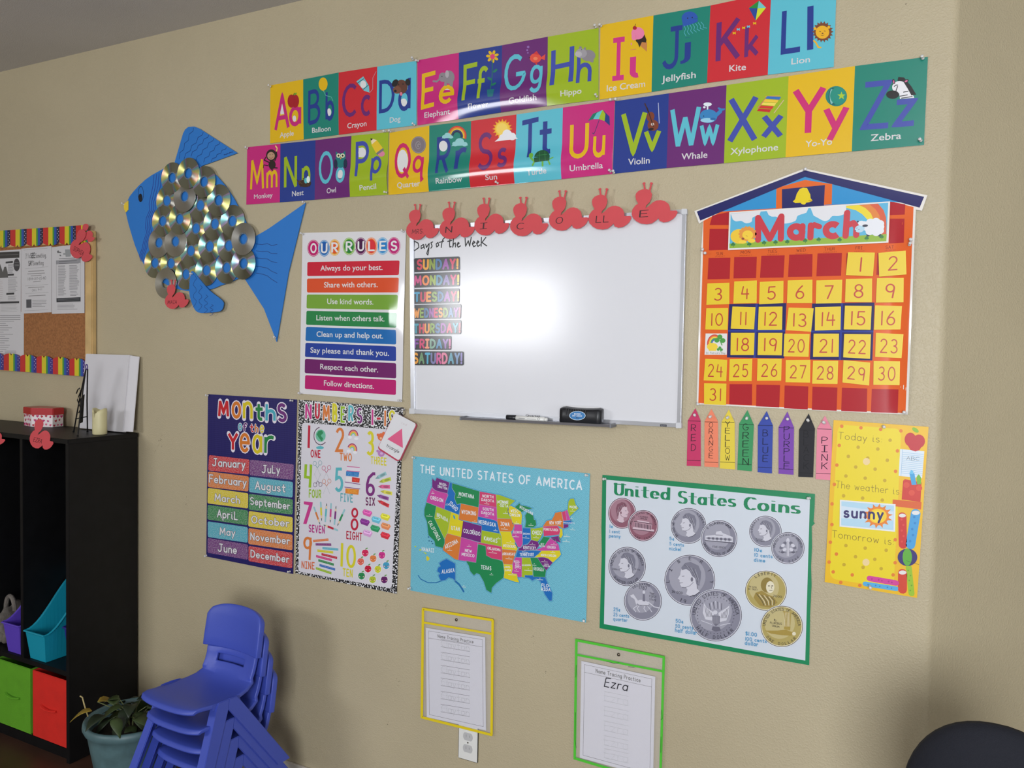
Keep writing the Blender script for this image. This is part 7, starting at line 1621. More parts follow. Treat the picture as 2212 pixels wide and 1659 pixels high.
def tracing(label, q, word, big, rowsy, x0_, x1_, rowh, wgt, c, yrow, slope):
    t = thing('tracing_sheet', label, 'worksheet', tuple(P(*qp(*lerp(q[3], q[2], .5)), -.0075)), 'name tracing worksheets')
    sheet('paper_sheet', [qp(*p) for p in q], .0075, t, (214, 214, 226), .0006, mt=PAPER())
    a = Art(*Q5, y=.0075); iq_ = [lerp(lerp(q[0], q[1], u), lerp(q[3], q[2], u), v) for u, v in ((.045, .03), (.955, .03), (.955, .965), (.045, .965))]
    K = (60, 60, 70); a.line(iq_+[iq_[0]], 2.5, K, 1, 'flat')
    h0 = lerp(iq_[0], iq_[3], .085); h1 = lerp(iq_[1], iq_[2], .085); a.line([h0, h1], 2.5, K, 1, 'flat')
    b0 = lerp(lerp(h0, h1, .17), lerp(iq_[0], iq_[1], .17), .3); b1 = lerp(lerp(h0, h1, .83), lerp(iq_[0], iq_[1], .83), .3)
    a.text('Name Tracing Practice', b0, b1, 25 if big is None else 30, (24, 24, 34), 1, wgt=.17, gap=.12)
    a.build('heading', t, [PAPER()])
    a = Art(*Q5, y=.0075)
    for y in rowsy:
        sl = slope*(x1_-x0_)
        a.line([(x0_, y), (x1_, y+sl)], 2.6 if big is None else 1.6, (70, 70, 80) if big is None else (150, 150, 160), 1, 'flat'); a.line([(x0_, y+rowh), (x1_, y+rowh+sl)], 2.6 if big is None else 1.6, (70, 70, 80) if big is None else (150, 150, 160), 1, 'flat')
        for k in range(16): xa = x0_+(x1_-x0_)*k/16; a.line([(xa, y+rowh*.45+slope*(xa-x0_)), (xa+(x1_-x0_)/32, y+rowh*.45+slope*(xa-x0_))], 1.4, (120, 120, 130), 1, 'flat')
        # dotted letters
        o = a.q(x0_+6, y+rowh-4+slope*6); e = a.q(x1_-6, y+rowh-4+sl); W = sum(glyph(ch)[1]+.2 for ch in word)-.2; xx = 0; S2 = a.sc(x0_, y)
        for ch in word:
            st, wd = glyph(ch)
            for s in st:
                for i in range(len(s)-1):
                    L_ = math.hypot(s[i+1][0]-s[i][0], s[i+1][1]-s[i][1]); n = max(1, int(L_/.11))
                    for k in range(n):
                        u0, u1 = k/n, (k+.55)/n
                        seg = [((s[i][0]+(s[i+1][0]-s[i][0])*u+xx), s[i][1]+(s[i+1][1]-s[i][1])*u) for u in (u0, u1)]
                        pts = [(o[0]+(e[0]-o[0])*p[0]/W, o[1]+(e[1]-o[1])*p[0]/W+p[1]*(rowh-8)*S2) for p in seg]
                        for pg in ribbon(pts, wgt*S2, 'flat'): a.raw(pg, c, 2)
            xx += wd+.2
    a.build('tracing_rows', t, [PAPER()])
    if big:
        a = Art(*Q5, y=.0099); a.text(big[0], big[1], big[2], big[3], (18, 18, 30), 1, wgt=.09, vup=(16, big[3])); a.build('marker_writing', t)
    return t
tracing('worksheet headed Name Tracing Practice with dotted rows of Clayton', [(152, 252), (640, 330), (648, 1098), (160, 988)], 'Clayton', None, [346, 452, 560, 665, 774, 882], 275, 515, 62, 2.2, (110, 110, 120), 0, .165)
tracing('worksheet with Ezra written in black marker over faint rows', [(1433, 525), (2042, 655), (2024, 1488), (1420, 1322)], 'Ezra', ('Ezra', (1622, 735), (1808, 772), 70), [774, 896, 1018, 1138, 1245], 1618, 1822, 78, 1.8, (160, 160, 170), 0, .215)
TK = mat('brass_tack', (120, 110, 96), .25, metal=.9)
for x, y, wh in ((403, 187, 'holding up the yellow edged sleeve'), (1740, 474, 'holding up the green edged sleeve')):
    p = P(*qp(x, y), -.011); me = lathem([(.0045, -.001), (.0050, .0), (.0042, .002), (.002, .0032), (.0001, .0034)], 14, (0, 0, 0), '-y', TK); me.shade_smooth()
    o = D.objects.new('thumb_tack', me); col.objects.link(o); o.location = (p.x, -.0108, p.z); tag(o, 'small metal thumb tack '+wh, 'thumb tack', 'metal thumb tacks')
# wall outlet
t = thing('wall_outlet', 'white duplex wall outlet plate below the yellow edged sleeve', 'outlet', tuple(P(1011, 1643, 0)))
oc = P(1011, 1604, -.005); ow, oh = .037, .060
mk('cover_plate', boxm(oc.x-ow, oc.x+ow, -.006, -.0002, oc.z-oh, oc.z+oh, WHITE, .003), t)
for s in (-1, 1):
    bm = bmesh.new(); n = 28; pts = []
    for k in range(n):
        th = 2*math.pi*k/n; pts.append(Vector((oc.x+.0175*math.cos(th), -.0060, oc.z+s*.0195+max(-.0125, min(.0125, .0175*math.sin(th))))))
    f_ = mk('receptacle', prism(pts, (0, -.0012, 0), mat('receptacle_grey', (190, 190, 190), .4)), t)
    for sx, hh in ((-.006, .0045), (.006, .0035)): mk('slot', boxm(oc.x+sx-.0009, oc.x+sx+.0009, -.00745, -.0071, oc.z+s*.0195-hh+.002, oc.z+s*.0195+hh+.002, mat('slot_dark', (150, 150, 150), .6)), f_)
mk('screw', lathem([(.0028, 0), (.0026, .0009), (.0001, .001)], 12, (oc.x, -.0060, oc.z), '-y', TK), t)
# scuffs on the wall paint
SC = mat('scuff', (58, 50, 42), .8); k_ = 0
for px, py, n, s in ((348, 950, 14, 9), (340, 965, 6, 5), (403, 1080, 6, 6), (837, 1563, 6, 3), (858, 1478, 5, 8), (833, 1308, 4, 4), (1152, 1377, 4, 5), (632, 1492, 5, 6), (1957, 12, 2, 1), (1948, 92, 2, 1), (1180, 1450, 2, 3)):
    bms = []
    for k in range(n):
        x, y = px+R_.gauss(0, s*.4), py+R_.gauss(0, s); p = P(x, y, -.0002); r = R_.uniform(.0006, .0016); th = R_.uniform(0, 3)
        d1 = Vector((math.cos(th), 0, math.sin(th)))*r*R_.uniform(1, 2.5); d2 = Vector((-math.sin(th), 0, math.cos(th)))*r*.6
        bms.append(meshof([p-d1, p-d2, p+d1, p+d2], [(0, 1, 2, 3)], SC))
    o = mk('scuff_mark', join(*bms)); tag(o, kind='structure')
# ================================================================== BLACK CUBBY SHELF
BW = mat('black_melamine', (13, 13, 15), .5, var=.25, vscale=25, bump=.08, bscale=120, spec=.3)
SX1 = -2.79; SY0, SY1 = -.305, -.012; ST = 1.238; SX0 = -3.95
t = thing('cubby_shelf', 'tall black wooden cubby shelf with open compartments against the wall', 'shelf', ((SX0+SX1)/2, (SY0+SY1)/2, 0))
TH = .020
mk('side_panel', boxm(SX1-TH, SX1, SY0, SY1, 0, ST-.018, BW, .001), t); mk('side_panel', boxm(SX0, SX0+TH, SY0, SY1, 0, ST-.018, BW, .001), t)
mk('top_board', boxm(SX0-.004, SX1+.004, SY0-.006, SY1, ST-.018, ST, BW, .002), t)
mk('back_panel', boxm(SX0+TH, SX1-TH, SY1-.006, SY1-.001, .05, ST-.018, BW), t)
SB = .352
mk('shelf_board', boxm(SX0+TH, SX1-TH, SY0+.004, SY1-.006, SB-.02, SB, BW, .001), t)
mk('bottom_board', boxm(SX0+TH, SX1-TH, SY0+.004, SY1-.006, .035, .053, BW, .001), t); mk('toe_board', boxm(SX0+TH, SX1-TH, SY0+.02, SY0+.035, 0, .035, BW), t)
for i in range(1, 4): x = SX1-.01-i*.287; mk('divider', boxm(x-.009, x+.009, SY0+.003, SY1-.006, SB, ST-.018, BW, .001), t)
for z in (.9, .42): mk('screw_cover', lathem([(.004, 0), (.0036, .0008), (.0001, .001)], 10, (0, 0, 0), 'z', mat('screw_cover_grey', (70, 70, 74), .4)), t)
for o in [o for o in t.children if o.name.startswith('screw_cover')]:
    o.data.transform(Matrix.Translation((SX1, SY1-.03 if 'cover' == o.name[-5:] else SY0+.05, .78)) @ Matrix.Rotation(math.pi/2, 4, 'Y') @ Matrix.Translation(t.location)) if False else None
for o in [o for o in t.children if o.name.startswith('screw_cover')]: D.objects.remove(o)
# fabric bins
def fabric_bin(name_c, c, x0, x1, ang, label):
    mt = mat(name_c+'_fabric', c, .85, bump=.35, bscale=500, var=.06, vscale=18)
    t = thing('fabric_bin', label, 'storage bin', ((x0+x1)/2, SY0+.13, .054), 'fabric bins in the cubby shelf')
    M = Matrix.Translation(((x0+x1)/2, SY0+.13, .054)) @ Matrix.Rotation(ang, 4, 'Z')
    w_ = (x1-x0)/2; h = .262; dpt = .25
    bm = bmesh.new(); n = 10
    def wallp(ax, s):
        m_ = boxm(-w_, w_, -dpt/2-.002, -dpt/2+.003, 0, h, mt, .002) if ax == 'f' else boxm(-w_, w_, dpt/2-.003, dpt/2+.002, 0, h, mt, .002) if ax == 'b' else boxm(s*w_-(.004 if s > 0 else 0), s*w_+(.004 if s < 0 else 0), -dpt/2, dpt/2, 0, h, mt, .001)
        return m_
    bm.free()
    fr = wallp('f', 0); fr.transform(M); mk('front_panel', fr, t)
    bk = join(wallp('b', 0), wallp('s', -1), wallp('s', 1), boxm(-w_, w_, -dpt/2, dpt/2, 0, .004, mt)); bk.transform(M); mk('bin_body', bk, t)
    hd = tubem([Vector((-.045, -dpt/2-.003, .135)), Vector((-.03, -dpt/2-.008, .131)), Vector((0, -dpt/2-.010, .127)), Vector((.03, -dpt/2-.008, .129)), Vector((.045, -dpt/2-.003, .131))], .008, 8, mt, flat=.5); hd.transform(M); mk('handle_strap', hd, t)
fabric_bin('red', (214, 34, 22), -3.022, -2.812, math.radians(0), 'bright red fabric bin at the right end of the bottom cubby')
fabric_bin('green', (92, 158, 26), -3.262, -3.034, math.radians(0), 'lime green fabric bin left of the red bin')
# book bins
def book_bin(cname, c, x0, x1, yf, label, h0=.112, h1=.30, length=.225, taper=.02):
    mt = mat(cname+'_bin_plastic', c, .38)
    t = thing('book_bin', label, 'storage bin', ((x0+x1)/2, yf+length/2, SB+.001), 'plastic book bins on the shelf')
    n = 14; bm = bmesh.new(); rows = []
    def ht(u): s = u*u*(3-2*u); return h0+(h1-h0)*(s if u > .12 else s)
    for k in range(n+1):
        u = k/n; y = yf+taper*(1-u)*.6+length*u; yt = yf+length*u; w0 = .012; h = ht(u)
        rows.append([bm.verts.new((x0+w0, y, SB+.002)), bm.verts.new((x0, yt, SB+h)), bm.verts.new((x1, yt, SB+h)), bm.verts.new((x1-w0, y, SB+.002))])
    for k in range(n):
        a_, b_ = rows[k], rows[k+1]
        bm.faces.new((a_[0], a_[1], b_[1], b_[0])); bm.faces.new((a_[3], b_[3], b_[2], a_[2])); bm.faces.new((a_[0], b_[0], b_[3], a_[3]))
    bm.faces.new(rows[0]); bm.faces.new(rows[-1][::-1])
    bmesh.ops.recalc_face_normals(bm, faces=bm.faces)
    me = D.meshes.new('m'); bm.to_mesh(me); bm.free(); me.materials.append(mt)
    o = mk('bin_shell', me, t); md = o.modifiers.new('s', 'SOLIDIFY'); md.thickness = .003; md.offset = 0
    rim = [Vector((x0-.003, yf+length*k/n, SB+ht(k/n))) for k in range(n, -1, -1)]+[Vector((x1+.003, yf+length*k/n-.002, SB+ht(k/n))) for k in range(n+1)]
    rim[n] = rim[n]+Vector((0, -.004, 0)); rim[n+1] = rim[n+1]+Vector((0, -.002, 0))
    mk('rolled_rim', tubem(rim, .0045, 8, mt, flat=.8), t)
book_bin('teal', (22, 150, 176), -3.066, -2.948, -.300, 'teal plastic book bin with sloping sides on the shelf')
book_bin('purple', (96, 70, 190), -3.212, -3.107, -.300, 'purple plastic book bin left of the teal bin', h0=.12)
book_bin('indigo', (44, 40, 130), -2.925, -2.838, -.235, 'dark indigo book bin mostly hidden behind the shelf side', h0=.13, h1=.33, length=.19)
t = thing('cloth_bag', 'grey crumpled cloth bag lying in the left cubby', 'bag', (-3.285, -.2, SB+.001))
bm = bmesh.new(); bmesh.ops.create_icosphere(bm, subdivisions=4, radius=1)
for v in bm.verts:
    c = v.co; r = 1+.16*math.sin(5*c.x+3*c.z)+.12*math.sin(9*c.y-6*c.z)+.06*math.sin(17*c.z+4*c.x)
    v.co = Vector((-3.285+c.x*.050*r, -.20+c.y*.075*r, SB+.062+max(-.06, c.z*.085*r)))
for f in bm.faces: f.smooth = True
mk('bag_body', bm2(bm, mat('grey_knit', (104, 98, 92), .95, bump=.8, bscale=150, var=.4, vscale=40)), t)
mk('bag_loop', tubem([Vector((-3.285+.03*math.cos(a_), -.23, SB+.14+.055*math.sin(a_))) for a_ in [math.pi*k/10 for k in range(11)]], .009, 8, mat('grey_knit', (104, 98, 92))), t)
# ================================================================== ON TOP OF THE SHELF
HX = [(-3.395, -.105), (-3.31, -.125), (-3.225, -.085), (-3.235, -.03), (-3.31, -.018), (-3.395, -.035)]
t = thing('gift_box', 'octagonal gift box with glossy red lid and heart pattern on the shelf', 'box', (-3.31, -.07, ST+.001))
HB = mat('heart_paper', (232, 222, 222), .5); HR = mat('lid_red', (178, 26, 34), .3)
cx_, cy_ = -3.31, -.07
def scl(pts, s): return [(cx_+(x-cx_)*s, cy_+(y-cy_)*s) for x, y in pts]
hx = scl(HX, .97)
mk('box_body', prism([(x, y, ST+.001) for x, y in hx], (0, 0, .066), HB), t)
mk('lid', prism([(x, y, ST+.052) for x, y in scl(HX, 1.02)], (0, 0, .029), HR, .002), t)
heart = [(0, -.9), (-.75, -.1), (-.85, .4), (-.45, .75), (0, .4), (.45, .75), (.85, .4), (.75, -.1)]
vv = []; ff = []; mi = []
cl_ = [mat('heart_red', (176, 30, 50), .5), mat('heart_pink', (214, 90, 130), .5), mat('heart_magenta', (190, 40, 110), .5)]
for i in range(len(hx)):
    a_, b_ = Vector((*hx[i], 0)), Vector((*hx[(i+1) % len(hx)], 0)); L_ = (b_-a_).length; d = (b_-a_)/L_; n = Vector((d.y, -d.x, 0))
    if n.dot(Vector((cx_, cy_, 0))-a_) > 0: n = -n
    k = 0; x = .008
    while x < L_-.006:
        for r in range(3):
            s = R_.uniform(.0055, .0095); z = ST+.010+r*.018+R_.uniform(-.003, .003); rot = R_.uniform(-.5, .5); b0 = len(vv)
            ox = x+(r % 2)*.008
            if ox > L_-.005: continue
            for hx_, hy_ in heart:
                u, v = hx_*math.cos(rot)-hy_*math.sin(rot), hx_*math.sin(rot)+hy_*math.cos(rot)
                p = a_+d*(ox+u*s)+n*(.0004+.00001*(len(ff) % 7)); vv.append((p.x, p.y, z+v*s))
            ff.append(tuple(range(b0, b0+8))); mi.append(R_.randrange(3))
        x += .0185
me = D.meshes.new('m'); me.from_pydata(vv, [], ff); [me.materials.append(q) for q in cl_]; me.polygons.foreach_set('material_index', mi)
tag(mk('heart_pattern', me, t), kind='stuff')
t = thing('leaning_canvas', 'white stretched canvas leaning on the wall on top of the shelf', 'canvas', (-2.94, -.05, ST+.001))
CV = mat('primed_canvas', (214, 212, 216), .8, bump=.3, bscale=900)
th_ = math.radians(6.5); xw0, xw1 = -3.088, -2.812; hgt = .312
def cvp(x, s, d): return Vector((x, -.062+s*math.sin(th_)*.85+d*math.cos(th_), ST+.001+s*math.cos(th_)+(-d*math.sin(th_)+.004)))
me = join(prism([cvp(xw0, 0, 0), cvp(xw1, 0, 0), cvp(xw1, hgt, 0), cvp(xw0, hgt, 0)], cvp(0, 0, .018)-cvp(0, 0, 0), CV, .0025))
mk('canvas_face', me, t)
t2 = D.objects['leaning_canvas']
mk('stretcher_edge', prism([cvp(xw1+.0005, .004, .002), cvp(xw1+.0335, .004, .018), cvp(xw1+.0335, hgt-.004, .018), cvp(xw1+.0005, hgt-.002, .002)], cvp(0, 0, .004)-cvp(0, 0, 0), CV, .001), t)
t = thing('candle', 'cream pillar candle with wavy top on the shelf', 'candle', (-2.845, -.140, ST+.001))
WX = mat('cream_wax', (214, 206, 160), .45, bump=.15, bscale=60)
bm = bmesh.new(); n = 28; rg = []; prof = [(.024, .0), (.0262, .003), (.0265, .03), (.0262, .06), (.0265, .085), (.0262, 1), (.021, 1.0), (.0195, .80)]
for r, h in prof:
    ring = []
    for k in range(n):
        a_ = 2*math.pi*k/n; top = .098+.006*math.sin(a_*2+1)-.016*math.exp(-((((a_-4.9+math.pi) % (2*math.pi))-math.pi)/.28)**2)
        hh = h if h < .5 else top*h
        ring.append(bm.verts.new((-2.845+r*math.cos(a_), -.140+r*math.sin(a_), ST+.001+hh)))
    rg.append(ring)
for i in range(len(rg)-1):
    for k in range(n): bm.faces.new((rg[i][k], rg[i][(k+1) % n], rg[i+1][(k+1) % n], rg[i+1][k]))
bm.faces.new(rg[0][::-1]); bm.faces.new(rg[-1])
me = bm2(bm, WX); me.shade_smooth(); mk('wax_body', me, t)
mk('wick', tubem([(-2.845, -.14, ST+.075), (-2.844, -.14, ST+.094)], .0011, 6, mat('wick_dark', (50, 44, 40), .8)), t)
# small black easel
t = thing('wire_easel', 'small black metal easel stand in front of the white canvas', 'easel', (-2.95, -.16, ST+.001))
BI = mat('black_iron', (20, 20, 22), .4, metal=.4)
def zpt(px, py, y): return P(px, py, y)
f1, f2, f3 = PZ(159, 934, ST+.002), PZ(189, 934, ST+.002), PZ(168, 943, ST+.002)
top = P(187, 797, -.17)
for f in (f1, f2, f3):
    tp = top + (Vector((.006, .0, 0)) if f is f2 else Vector((-.004, 0, 0)))
    mk('leg', tubem([f, f+(tp-f)*.5+Vector((0, -.002, 0)), tp], .0026, 8, BI), t)
    mk('foot_ball', lathem([(.0001, -.001), (.004, .001), (.0046, .003), (.003, .006), (.0001, .007)], 10, (f.x, f.y, ST+.002), 'z', BI), t)
mk('top_ring', tubem([top+Vector((.006*math.cos(a_), .0, .008+.010*math.sin(a_))) for a_ in [2*math.pi*k/14 for k in range(15)]], .0022, 6, mat('purple_wire', (70, 44, 130), .4)), t)
b0 = P(171, 905, -.19)
mk('scroll', tubem([P(x, y, -.185) for x, y in ((165, 850), (168, 842), (172, 838), (174, 846), (170, 856), (167, 864), (171, 874), (174, 884), (170, 892))], .0022, 6, BI), t)
mk('back_plate', prism([P(173, 862, -.18), P(181, 852, -.18), P(177, 912, -.18), P(171, 915, -.18)], (0, .004, 0), BI), t)
mk('cross_bar', tubem([P(163, 905, -.187), P(187, 900, -.175)], .0022, 6, BI), t)
# red caterpillars taped on the front edge of the shelf top
def trs(x0_, x1_, y0_, y1_, rot=0):
    def f(u, v):
        du, dv = u-.5, v-.5; c, s = math.cos(rot), math.sin(rot)
        return ((x0_+x1_)/2+(du*c-dv*s)*(x1_-x0_), (y0_+y1_)/2+(du*s+dv*c)*(y1_-y0_))
    return f
caterpillar('red caterpillar cutout marked EZRA hanging on the shelf top edge', 'EZRA', lambda px, py: P(px, py, SY0-.0085), trs(66, 118, 908, 972, .25), ant=False, tcol=(110, 20, 30))
caterpillar('red caterpillar cutout on the shelf edge at the left side of the photo', '', lambda px, py: P(px, py, SY0-.0085), trs(-38, 13, 918, 962, .2), ant=False)
# ================================================================== PLANT
pcx, pcy = -2.40, -.335
t = thing('potted_plant', 'leafy green plant in a blue grey ceramic pot beside the black shelf', 'plant', (pcx, pcy, 0))
PT = mat('blue_grey_glaze', (84, 112, 116), .45, var=.22, vscale=18, bump=.12, bscale=30)
me = lathem([(.001, .0), (.095, .0), (.10, .004), (.118, .12), (.135, .215), (.141, .25), (.150, .262), (.156, .275), (.154, .290), (.146, .294), (.139, .288), (.134, .25), (.12, .235), (.001, .234)], 40, (pcx, pcy, 0), 'z', PT)
me.shade_smooth(); mk('pot', me, t)
me = lathem([(.132, .247), (.09, .258), (.04, .262), (.001, .262)], 24, (pcx, pcy, 0), 'z', mat('potting_soil', (38, 30, 24), .95, bump=.8, bscale=90)); mk('soil', me, t)
LF = [mat('leaf_green', (60, 76, 40), .5, var=.2, vscale=30), mat('leaf_dark', (34, 46, 28), .5, var=.2, vscale=30), mat('leaf_yellowed', (168, 142, 54), .55, var=.2, vscale=30)]
STM = mat('plant_stem', (104, 110, 70), .6)
for i in range(34):
    a_ = R_.uniform(0, 2*math.pi); r = R_.uniform(.02, .14); z = .27+R_.uniform(.0, .075)
    base = Vector((pcx+r*math.cos(a_), pcy+r*math.sin(a_), z)); L_ = R_.uniform(.055, .09); W_ = L_*R_.uniform(.32, .42)
    if i == 0: base = Vector((pcx-.115, pcy-.05, .335))
    d = Vector((math.cos(a_+R_.uniform(-1, 1)), math.sin(a_+R_.uniform(-1, 1)), R_.uniform(-.5, .45))).normalized(); s = d.cross(Vector((0, 0, 1))).normalized(); u = s.cross(d)
    bm = bmesh.new(); n = 7; L1, C1, R1 = [], [], []
    for k in range(n):
        f = k/(n-1); w_ = W_*math.sin(math.pi*min(f*1.05+.02, 1))**.7*(1-f*.35) if 0 < k < n-1 else .001; p = base+d*L_*f-Vector((0, 0, 1))*L_*.5*f*f
        L1.append(bm.verts.new(p+s*w_+u*w_*.35)); C1.append(bm.verts.new(p)); R1.append(bm.verts.new(p-s*w_+u*w_*.35))
    for k in range(n-1): bm.faces.new((L1[k], C1[k], C1[k+1], L1[k+1])); bm.faces.new((C1[k], R1[k], R1[k+1], C1[k+1]))
    for f_ in bm.faces: f_.smooth = True
    o = mk('leaf', bm2(bm, LF[2] if i in (0, 9) else LF[i % 2]), t); md = o.modifiers.new('s', 'SOLIDIFY'); md.thickness = .0012
    if i in (0, 9): o['label'] = 'yellowed leaf'
    if i % 2 == 0: mk('stem', tubem([Vector((pcx+r*.3*math.cos(a_), pcy+r*.3*math.sin(a_), .255)), (base+Vector((pcx, pcy, .27)))/2+Vector((0, 0, .01)), base], .0016, 5, STM), t)
mk('bare_stem', tubem([Vector((pcx-.11, pcy-.09, .30)), Vector((pcx-.115, pcy-.10, .345)), Vector((pcx-.125, pcy-.10, .368)), Vector((pcx-.137, pcy-.10, .370))], .0024, 6, mat('dry_stem', (176, 160, 110), .6)), t)
# ================================================================== STACK OF BLUE CHAIRS
BL_ = mat('blue_chair_plastic', (66, 84, 182), .42, bump=.10, bscale=500)
def shell_grid():
    # (forward f, height z, half width) along the centre line, back top -> seat front
    pr = [(-.010, .513, .112), (-.004, .503, .122), (.002, .475, .127), (.008, .44, .128), (.014, .405, .129), (.019, .372, .129), (.0195, .3715, .113), (.024, .35, .112), (.031, .328, .112), (.041, .308, .113), (.056, .292, .116), (.078, .282, .121), (.105, .278, .126), (.14, .278, .129), (.18, .281, .130), (.215, .286, .128), (.246, .290, .127), (.264, .288, .124), (.272, .276, .119)]
    return [(f+(.03*(f-.08)/.19 if f > .08 else 0), z, w_) for f, z, w_ in pr]
def chair_parts(t, T):
    pr = shell_grid(); bm = bmesh.new(); NX = 16; rows = []
    for f, z, hw in pr:
        row = []
        for k in range(NX+1):
            u = -1+2*k/NX; x = u*hw
            cv = .018*(u*u) if z > .30 else .006*u*u*max(0, (z-.28)/.02)
            dz = 0
            if z > .30: ff_, zz = f+cv, z-(.014*u**4+.004*u*u if z > .49 else 0)
            else: ff_, zz = f, z+.006*u*u
            if f > .262: ff_ = f-.012*u**4
            row.append(bm.verts.new((x, ff_, zz)))
        rows.append(row)
    for i in range(len(rows)-1):
        if i == 5: pass
        for k in range(NX):
            if i == 7 and 4 <= k < NX-3: continue          # the hand slot
            if i == 7 and False: continue
            bm.faces.new((rows[i][k], rows[i][k+1], rows[i+1][k+1], rows[i+1][k]))
    for f_ in bm.faces: f_.smooth = True
    def place(me): me.transform(T); return me
    # split: backrest rows 0-5, seat rows 6-end
    me = D.meshes.new('m'); bmesh.ops.recalc_face_normals(bm, faces=bm.faces); bm.to_mesh(me); bm.free(); me.materials.append(BL_)
    bb = bmesh.new(); bb.from_mesh(me); bs = bb.copy()
    bmesh.ops.delete(bb, geom=[f_ for f_ in bb.faces if f_.calc_center_median().z < .3718], context='FACES')
    bmesh.ops.delete(bs, geom=[f_ for f_ in bs.faces if f_.calc_center_median().z > .3712], context='FACES')
    for nm, b_, thk in (('backrest', bb, .020), ('seat', bs, .013)):
        m_ = D.meshes.new('m'); b_.to_mesh(m_); b_.free(); m_.materials.append(BL_)
        o = mk(nm, place(m_), t); md = o.modifiers.new('s', 'SOLIDIFY'); md.thickness = thk; md.offset = -1 if nm == 'seat' else 0
        md2 = o.modifiers.new('b', 'BEVEL'); md2.width = .003; md2.segments = 2; md2.limit_method = 'ANGLE'
        CH.append(o)
    D.meshes.remove(me)
    for s in (-1, 1):
        def leg(poly, xo0, xo1, thk):
            # poly in (f, z); splay: x grows from xo0 at the top to xo1 at the floor
            bm = bmesh.new(); A_ = []; B_ = []
            for f, z in poly:
                x = s*(xo0+(xo1-xo0)*(1-min(z/.29, 1))); A_.append(bm.verts.new((x, f, z))); B_.append(bm.verts.new((x-s*thk, f, z)))
            n = len(poly); bm.faces.new(A_); bm.faces.new(B_[::-1])
            for i in range(n): bm.faces.new((A_[i], B_[i], B_[(i+1) % n], A_[(i+1) % n]))
            bmesh.ops.bevel(bm, geom=bm.edges[:], offset=.0018, segments=2, affect='EDGES', clamp_overlap=True)
            bmesh.ops.recalc_face_normals(bm, faces=bm.faces); bm.normal_update(); bmesh.ops.triangulate(bm, faces=[f_ for f_ in bm.faces if len(f_.verts) > 4])
            return bm2(bm, BL_)
        def channel(poly, edge):
            # thin outer panel with an inward flange along one edge (the legs nest when stacked)
            o_ = leg(poly, .1345, .1665, .0062)
            (fa, za), (fb, zb2) = edge; bm = bmesh.new()
            def X(z, d=0): return s*(.1345+(.1665-.1345)*(1-min(z/.29, 1))-d)
            dn = Vector((0, fb-fa, zb2-za)).normalized(); nn = Vector((0, -dn.z, dn.y))*.0055
            if nn.y*(1 if edge[0][0] > .17 else -1) > 0: nn = -nn
            q = [Vector((X(za), fa, za)), Vector((X(zb2), fb, zb2)), Vector((X(zb2, .034), fb, zb2)), Vector((X(za, .030), fa, za))]
            A_ = [bm.verts.new(p) for p in q]; B_ = [bm.verts.new(p+nn) for p in q]
            bm.faces.new(A_); bm.faces.new(B_[::-1])
            for i in range(4): bm.faces.new((A_[i], B_[i], B_[(i+1) % 4], A_[(i+1) % 4]))
            bmesh.ops.bevel(bm, geom=bm.edges[:], offset=.002, segments=2, affect='EDGES', clamp_overlap=True)
            return join(o_, bm2(bm, BL_))
        mk('leg', place(channel([(.170, .258), (.162, .289), (.205, .290), (.212, .276), (.322, .0), (.280, .0)], ((.209, .284), (.322, .001)))), t)
        mk('leg', place(channel([(.120, .268), (.130, .284), (.164, .289), (.170, .258), (-.018, .0), (-.072, .0)], ((.124, .276), (-.072, .001)))), t)
        mk('side_brace', place(leg([(.118, .282), (.225, .290), (.225, .270), (.112, .264)], .130, .1335, .006)), t)
CH = []
c_yaw = math.radians(178.5)   # local +y (forward) turned to face the room
WH = ['top blue plastic chair of the stack', 'second blue plastic chair from the top of the stack', 'third blue plastic chair down in the stack', 'bottom blue plastic chair of the stack, mostly hidden']
base_ = (-2.005, -.222)
first = None
for i in range(4):
    z = (3-i)*.067; dy = i*.0175; 
    if first is None:
        t = thing('stacking_chair', WH[0], 'chair', (base_[0], base_[1], z), 'stack of blue chairs')
        chair_parts(t, Matrix.Translation(t.location) @ Matrix.Rotation(c_yaw, 4, 'Z')); first = t
    else:
        c = copy_tree(first); c.location = (base_[0]+.003*i, base_[1]+dy, z); tag(c, WH[i])
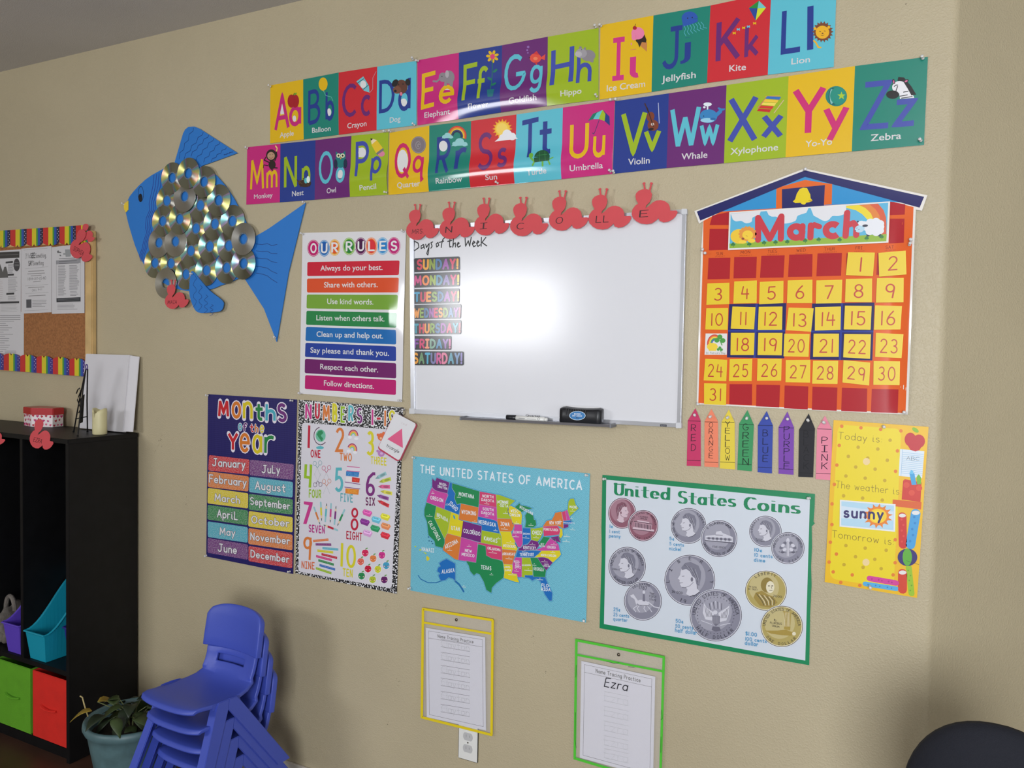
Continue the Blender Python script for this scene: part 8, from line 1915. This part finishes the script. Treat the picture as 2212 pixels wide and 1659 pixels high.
# ================================================================== OFFICE CHAIR, LOWER RIGHT
DK = mat('charcoal_fabric', (15, 18, 30), .85, bump=.6, bscale=700); BP = mat('black_nylon', (16, 16, 18), .4)
ocx, ocy = P(2146, 1560, -.45).x, -.45
oz_ = P(2146, 1560, -.45).z
t = thing('office_chair', 'dark charcoal round backed chair at the lower right corner', 'chair', (ocx, ocy-.25, 0))
M = Matrix.Translation((ocx, ocy, 0)) @ Matrix.Rotation(math.radians(2), 4, 'Z')
bm = bmesh.new(); NU, NV = 24, 16; g = []
w2, hz, zc_ = .150, .20, oz_-.198
fr = []; bk = []
n = 48
def outl(k): a_ = 2*math.pi*k/n; c, s = math.cos(a_), math.sin(a_); e = .92; return (math.copysign(abs(c)**e, c)*w2, math.copysign(abs(s)**e, s)*hz+zc_)
rings = []
for sc_, off in ((.0, -.032), (.5, -.030), (.8, -.024), (.94, -.012), (1.0, .0), (1.0, .012), (.97, .02), (.9, .024), (.5, .026), (0, .026)):
    ring = []
    for k in range(n):
        x, z = outl(k); x *= sc_; z = zc_+(z-zc_)*sc_; ring.append(bm.verts.new((x, off+.9*x*x*1.2-.02, z)))
    rings.append(ring)
for i in range(len(rings)-1):
    for k in range(n): bm.faces.new((rings[i][k], rings[i][(k+1) % n], rings[i+1][(k+1) % n], rings[i+1][k]))
bmesh.ops.remove_doubles(bm, verts=bm.verts, dist=1e-5)
me = bm2(bm, DK); me.transform(M); me.shade_smooth(); mk('backrest', me, t)
bm = bmesh.new(); rings = []
for sc_, z in ((0, .405), (.9, .405), (1, .42), (1, .455), (.94, .475), (.6, .482), (0, .482)):
    rings.append([bm.verts.new((math.copysign(abs(math.cos(a_))**.7, math.cos(a_))*.225*sc_, -.27+math.copysign(abs(math.sin(a_))**.7, math.sin(a_))*.215*sc_, z)) for a_ in [2*math.pi*k/36 for k in range(36)]])
for i in range(len(rings)-1):
    for k in range(36): bm.faces.new((rings[i][k], rings[i][(k+1) % 36], rings[i+1][(k+1) % 36], rings[i+1][k]))
bmesh.ops.remove_doubles(bm, verts=bm.verts, dist=1e-5)
me = bm2(bm, DK); me.transform(M); me.shade_smooth(); mk('seat', me, t)
me = tubem([(0, .01, .62), (0, .02, .50), (0, -.04, .405), (0, -.2, .395)], .018, 10, BP, flat=.5); me.transform(M); mk('back_bracket', me, t)
me = tubem([(0, -.27, .40), (0, -.27, .09)], .025, 14, BP); me.transform(M); mk('gas_column', me, t)
for k in range(5):
    a_ = 2*math.pi*k/5+.3; me = tubem([(0, -.27, .11), (.28*math.cos(a_), -.27+.28*math.sin(a_), .07)], .02, 8, BP, rs=[.024, .014]); me.transform(M); mk('leg', me, t)
    me = lathem([(.001, -.011), (.024, -.011), (.027, -.005), (.027, .005), (.024, .011), (.001, .011)], 16, (0, 0, 0), 'z', BP); me.transform(Matrix.Translation((.28*math.cos(a_), -.27+.28*math.sin(a_), .028)) @ Matrix.Rotation(math.pi/2, 4, 'X')); me.transform(M); mk('caster', me, t)
# baseboards
BBM = mat('baseboard_paint', (206, 200, 188), .45)
o = struct('baseboard_front', boxm(-6.19, XC-.05, -.011, -.0005, .0, .082, BBM, .002))
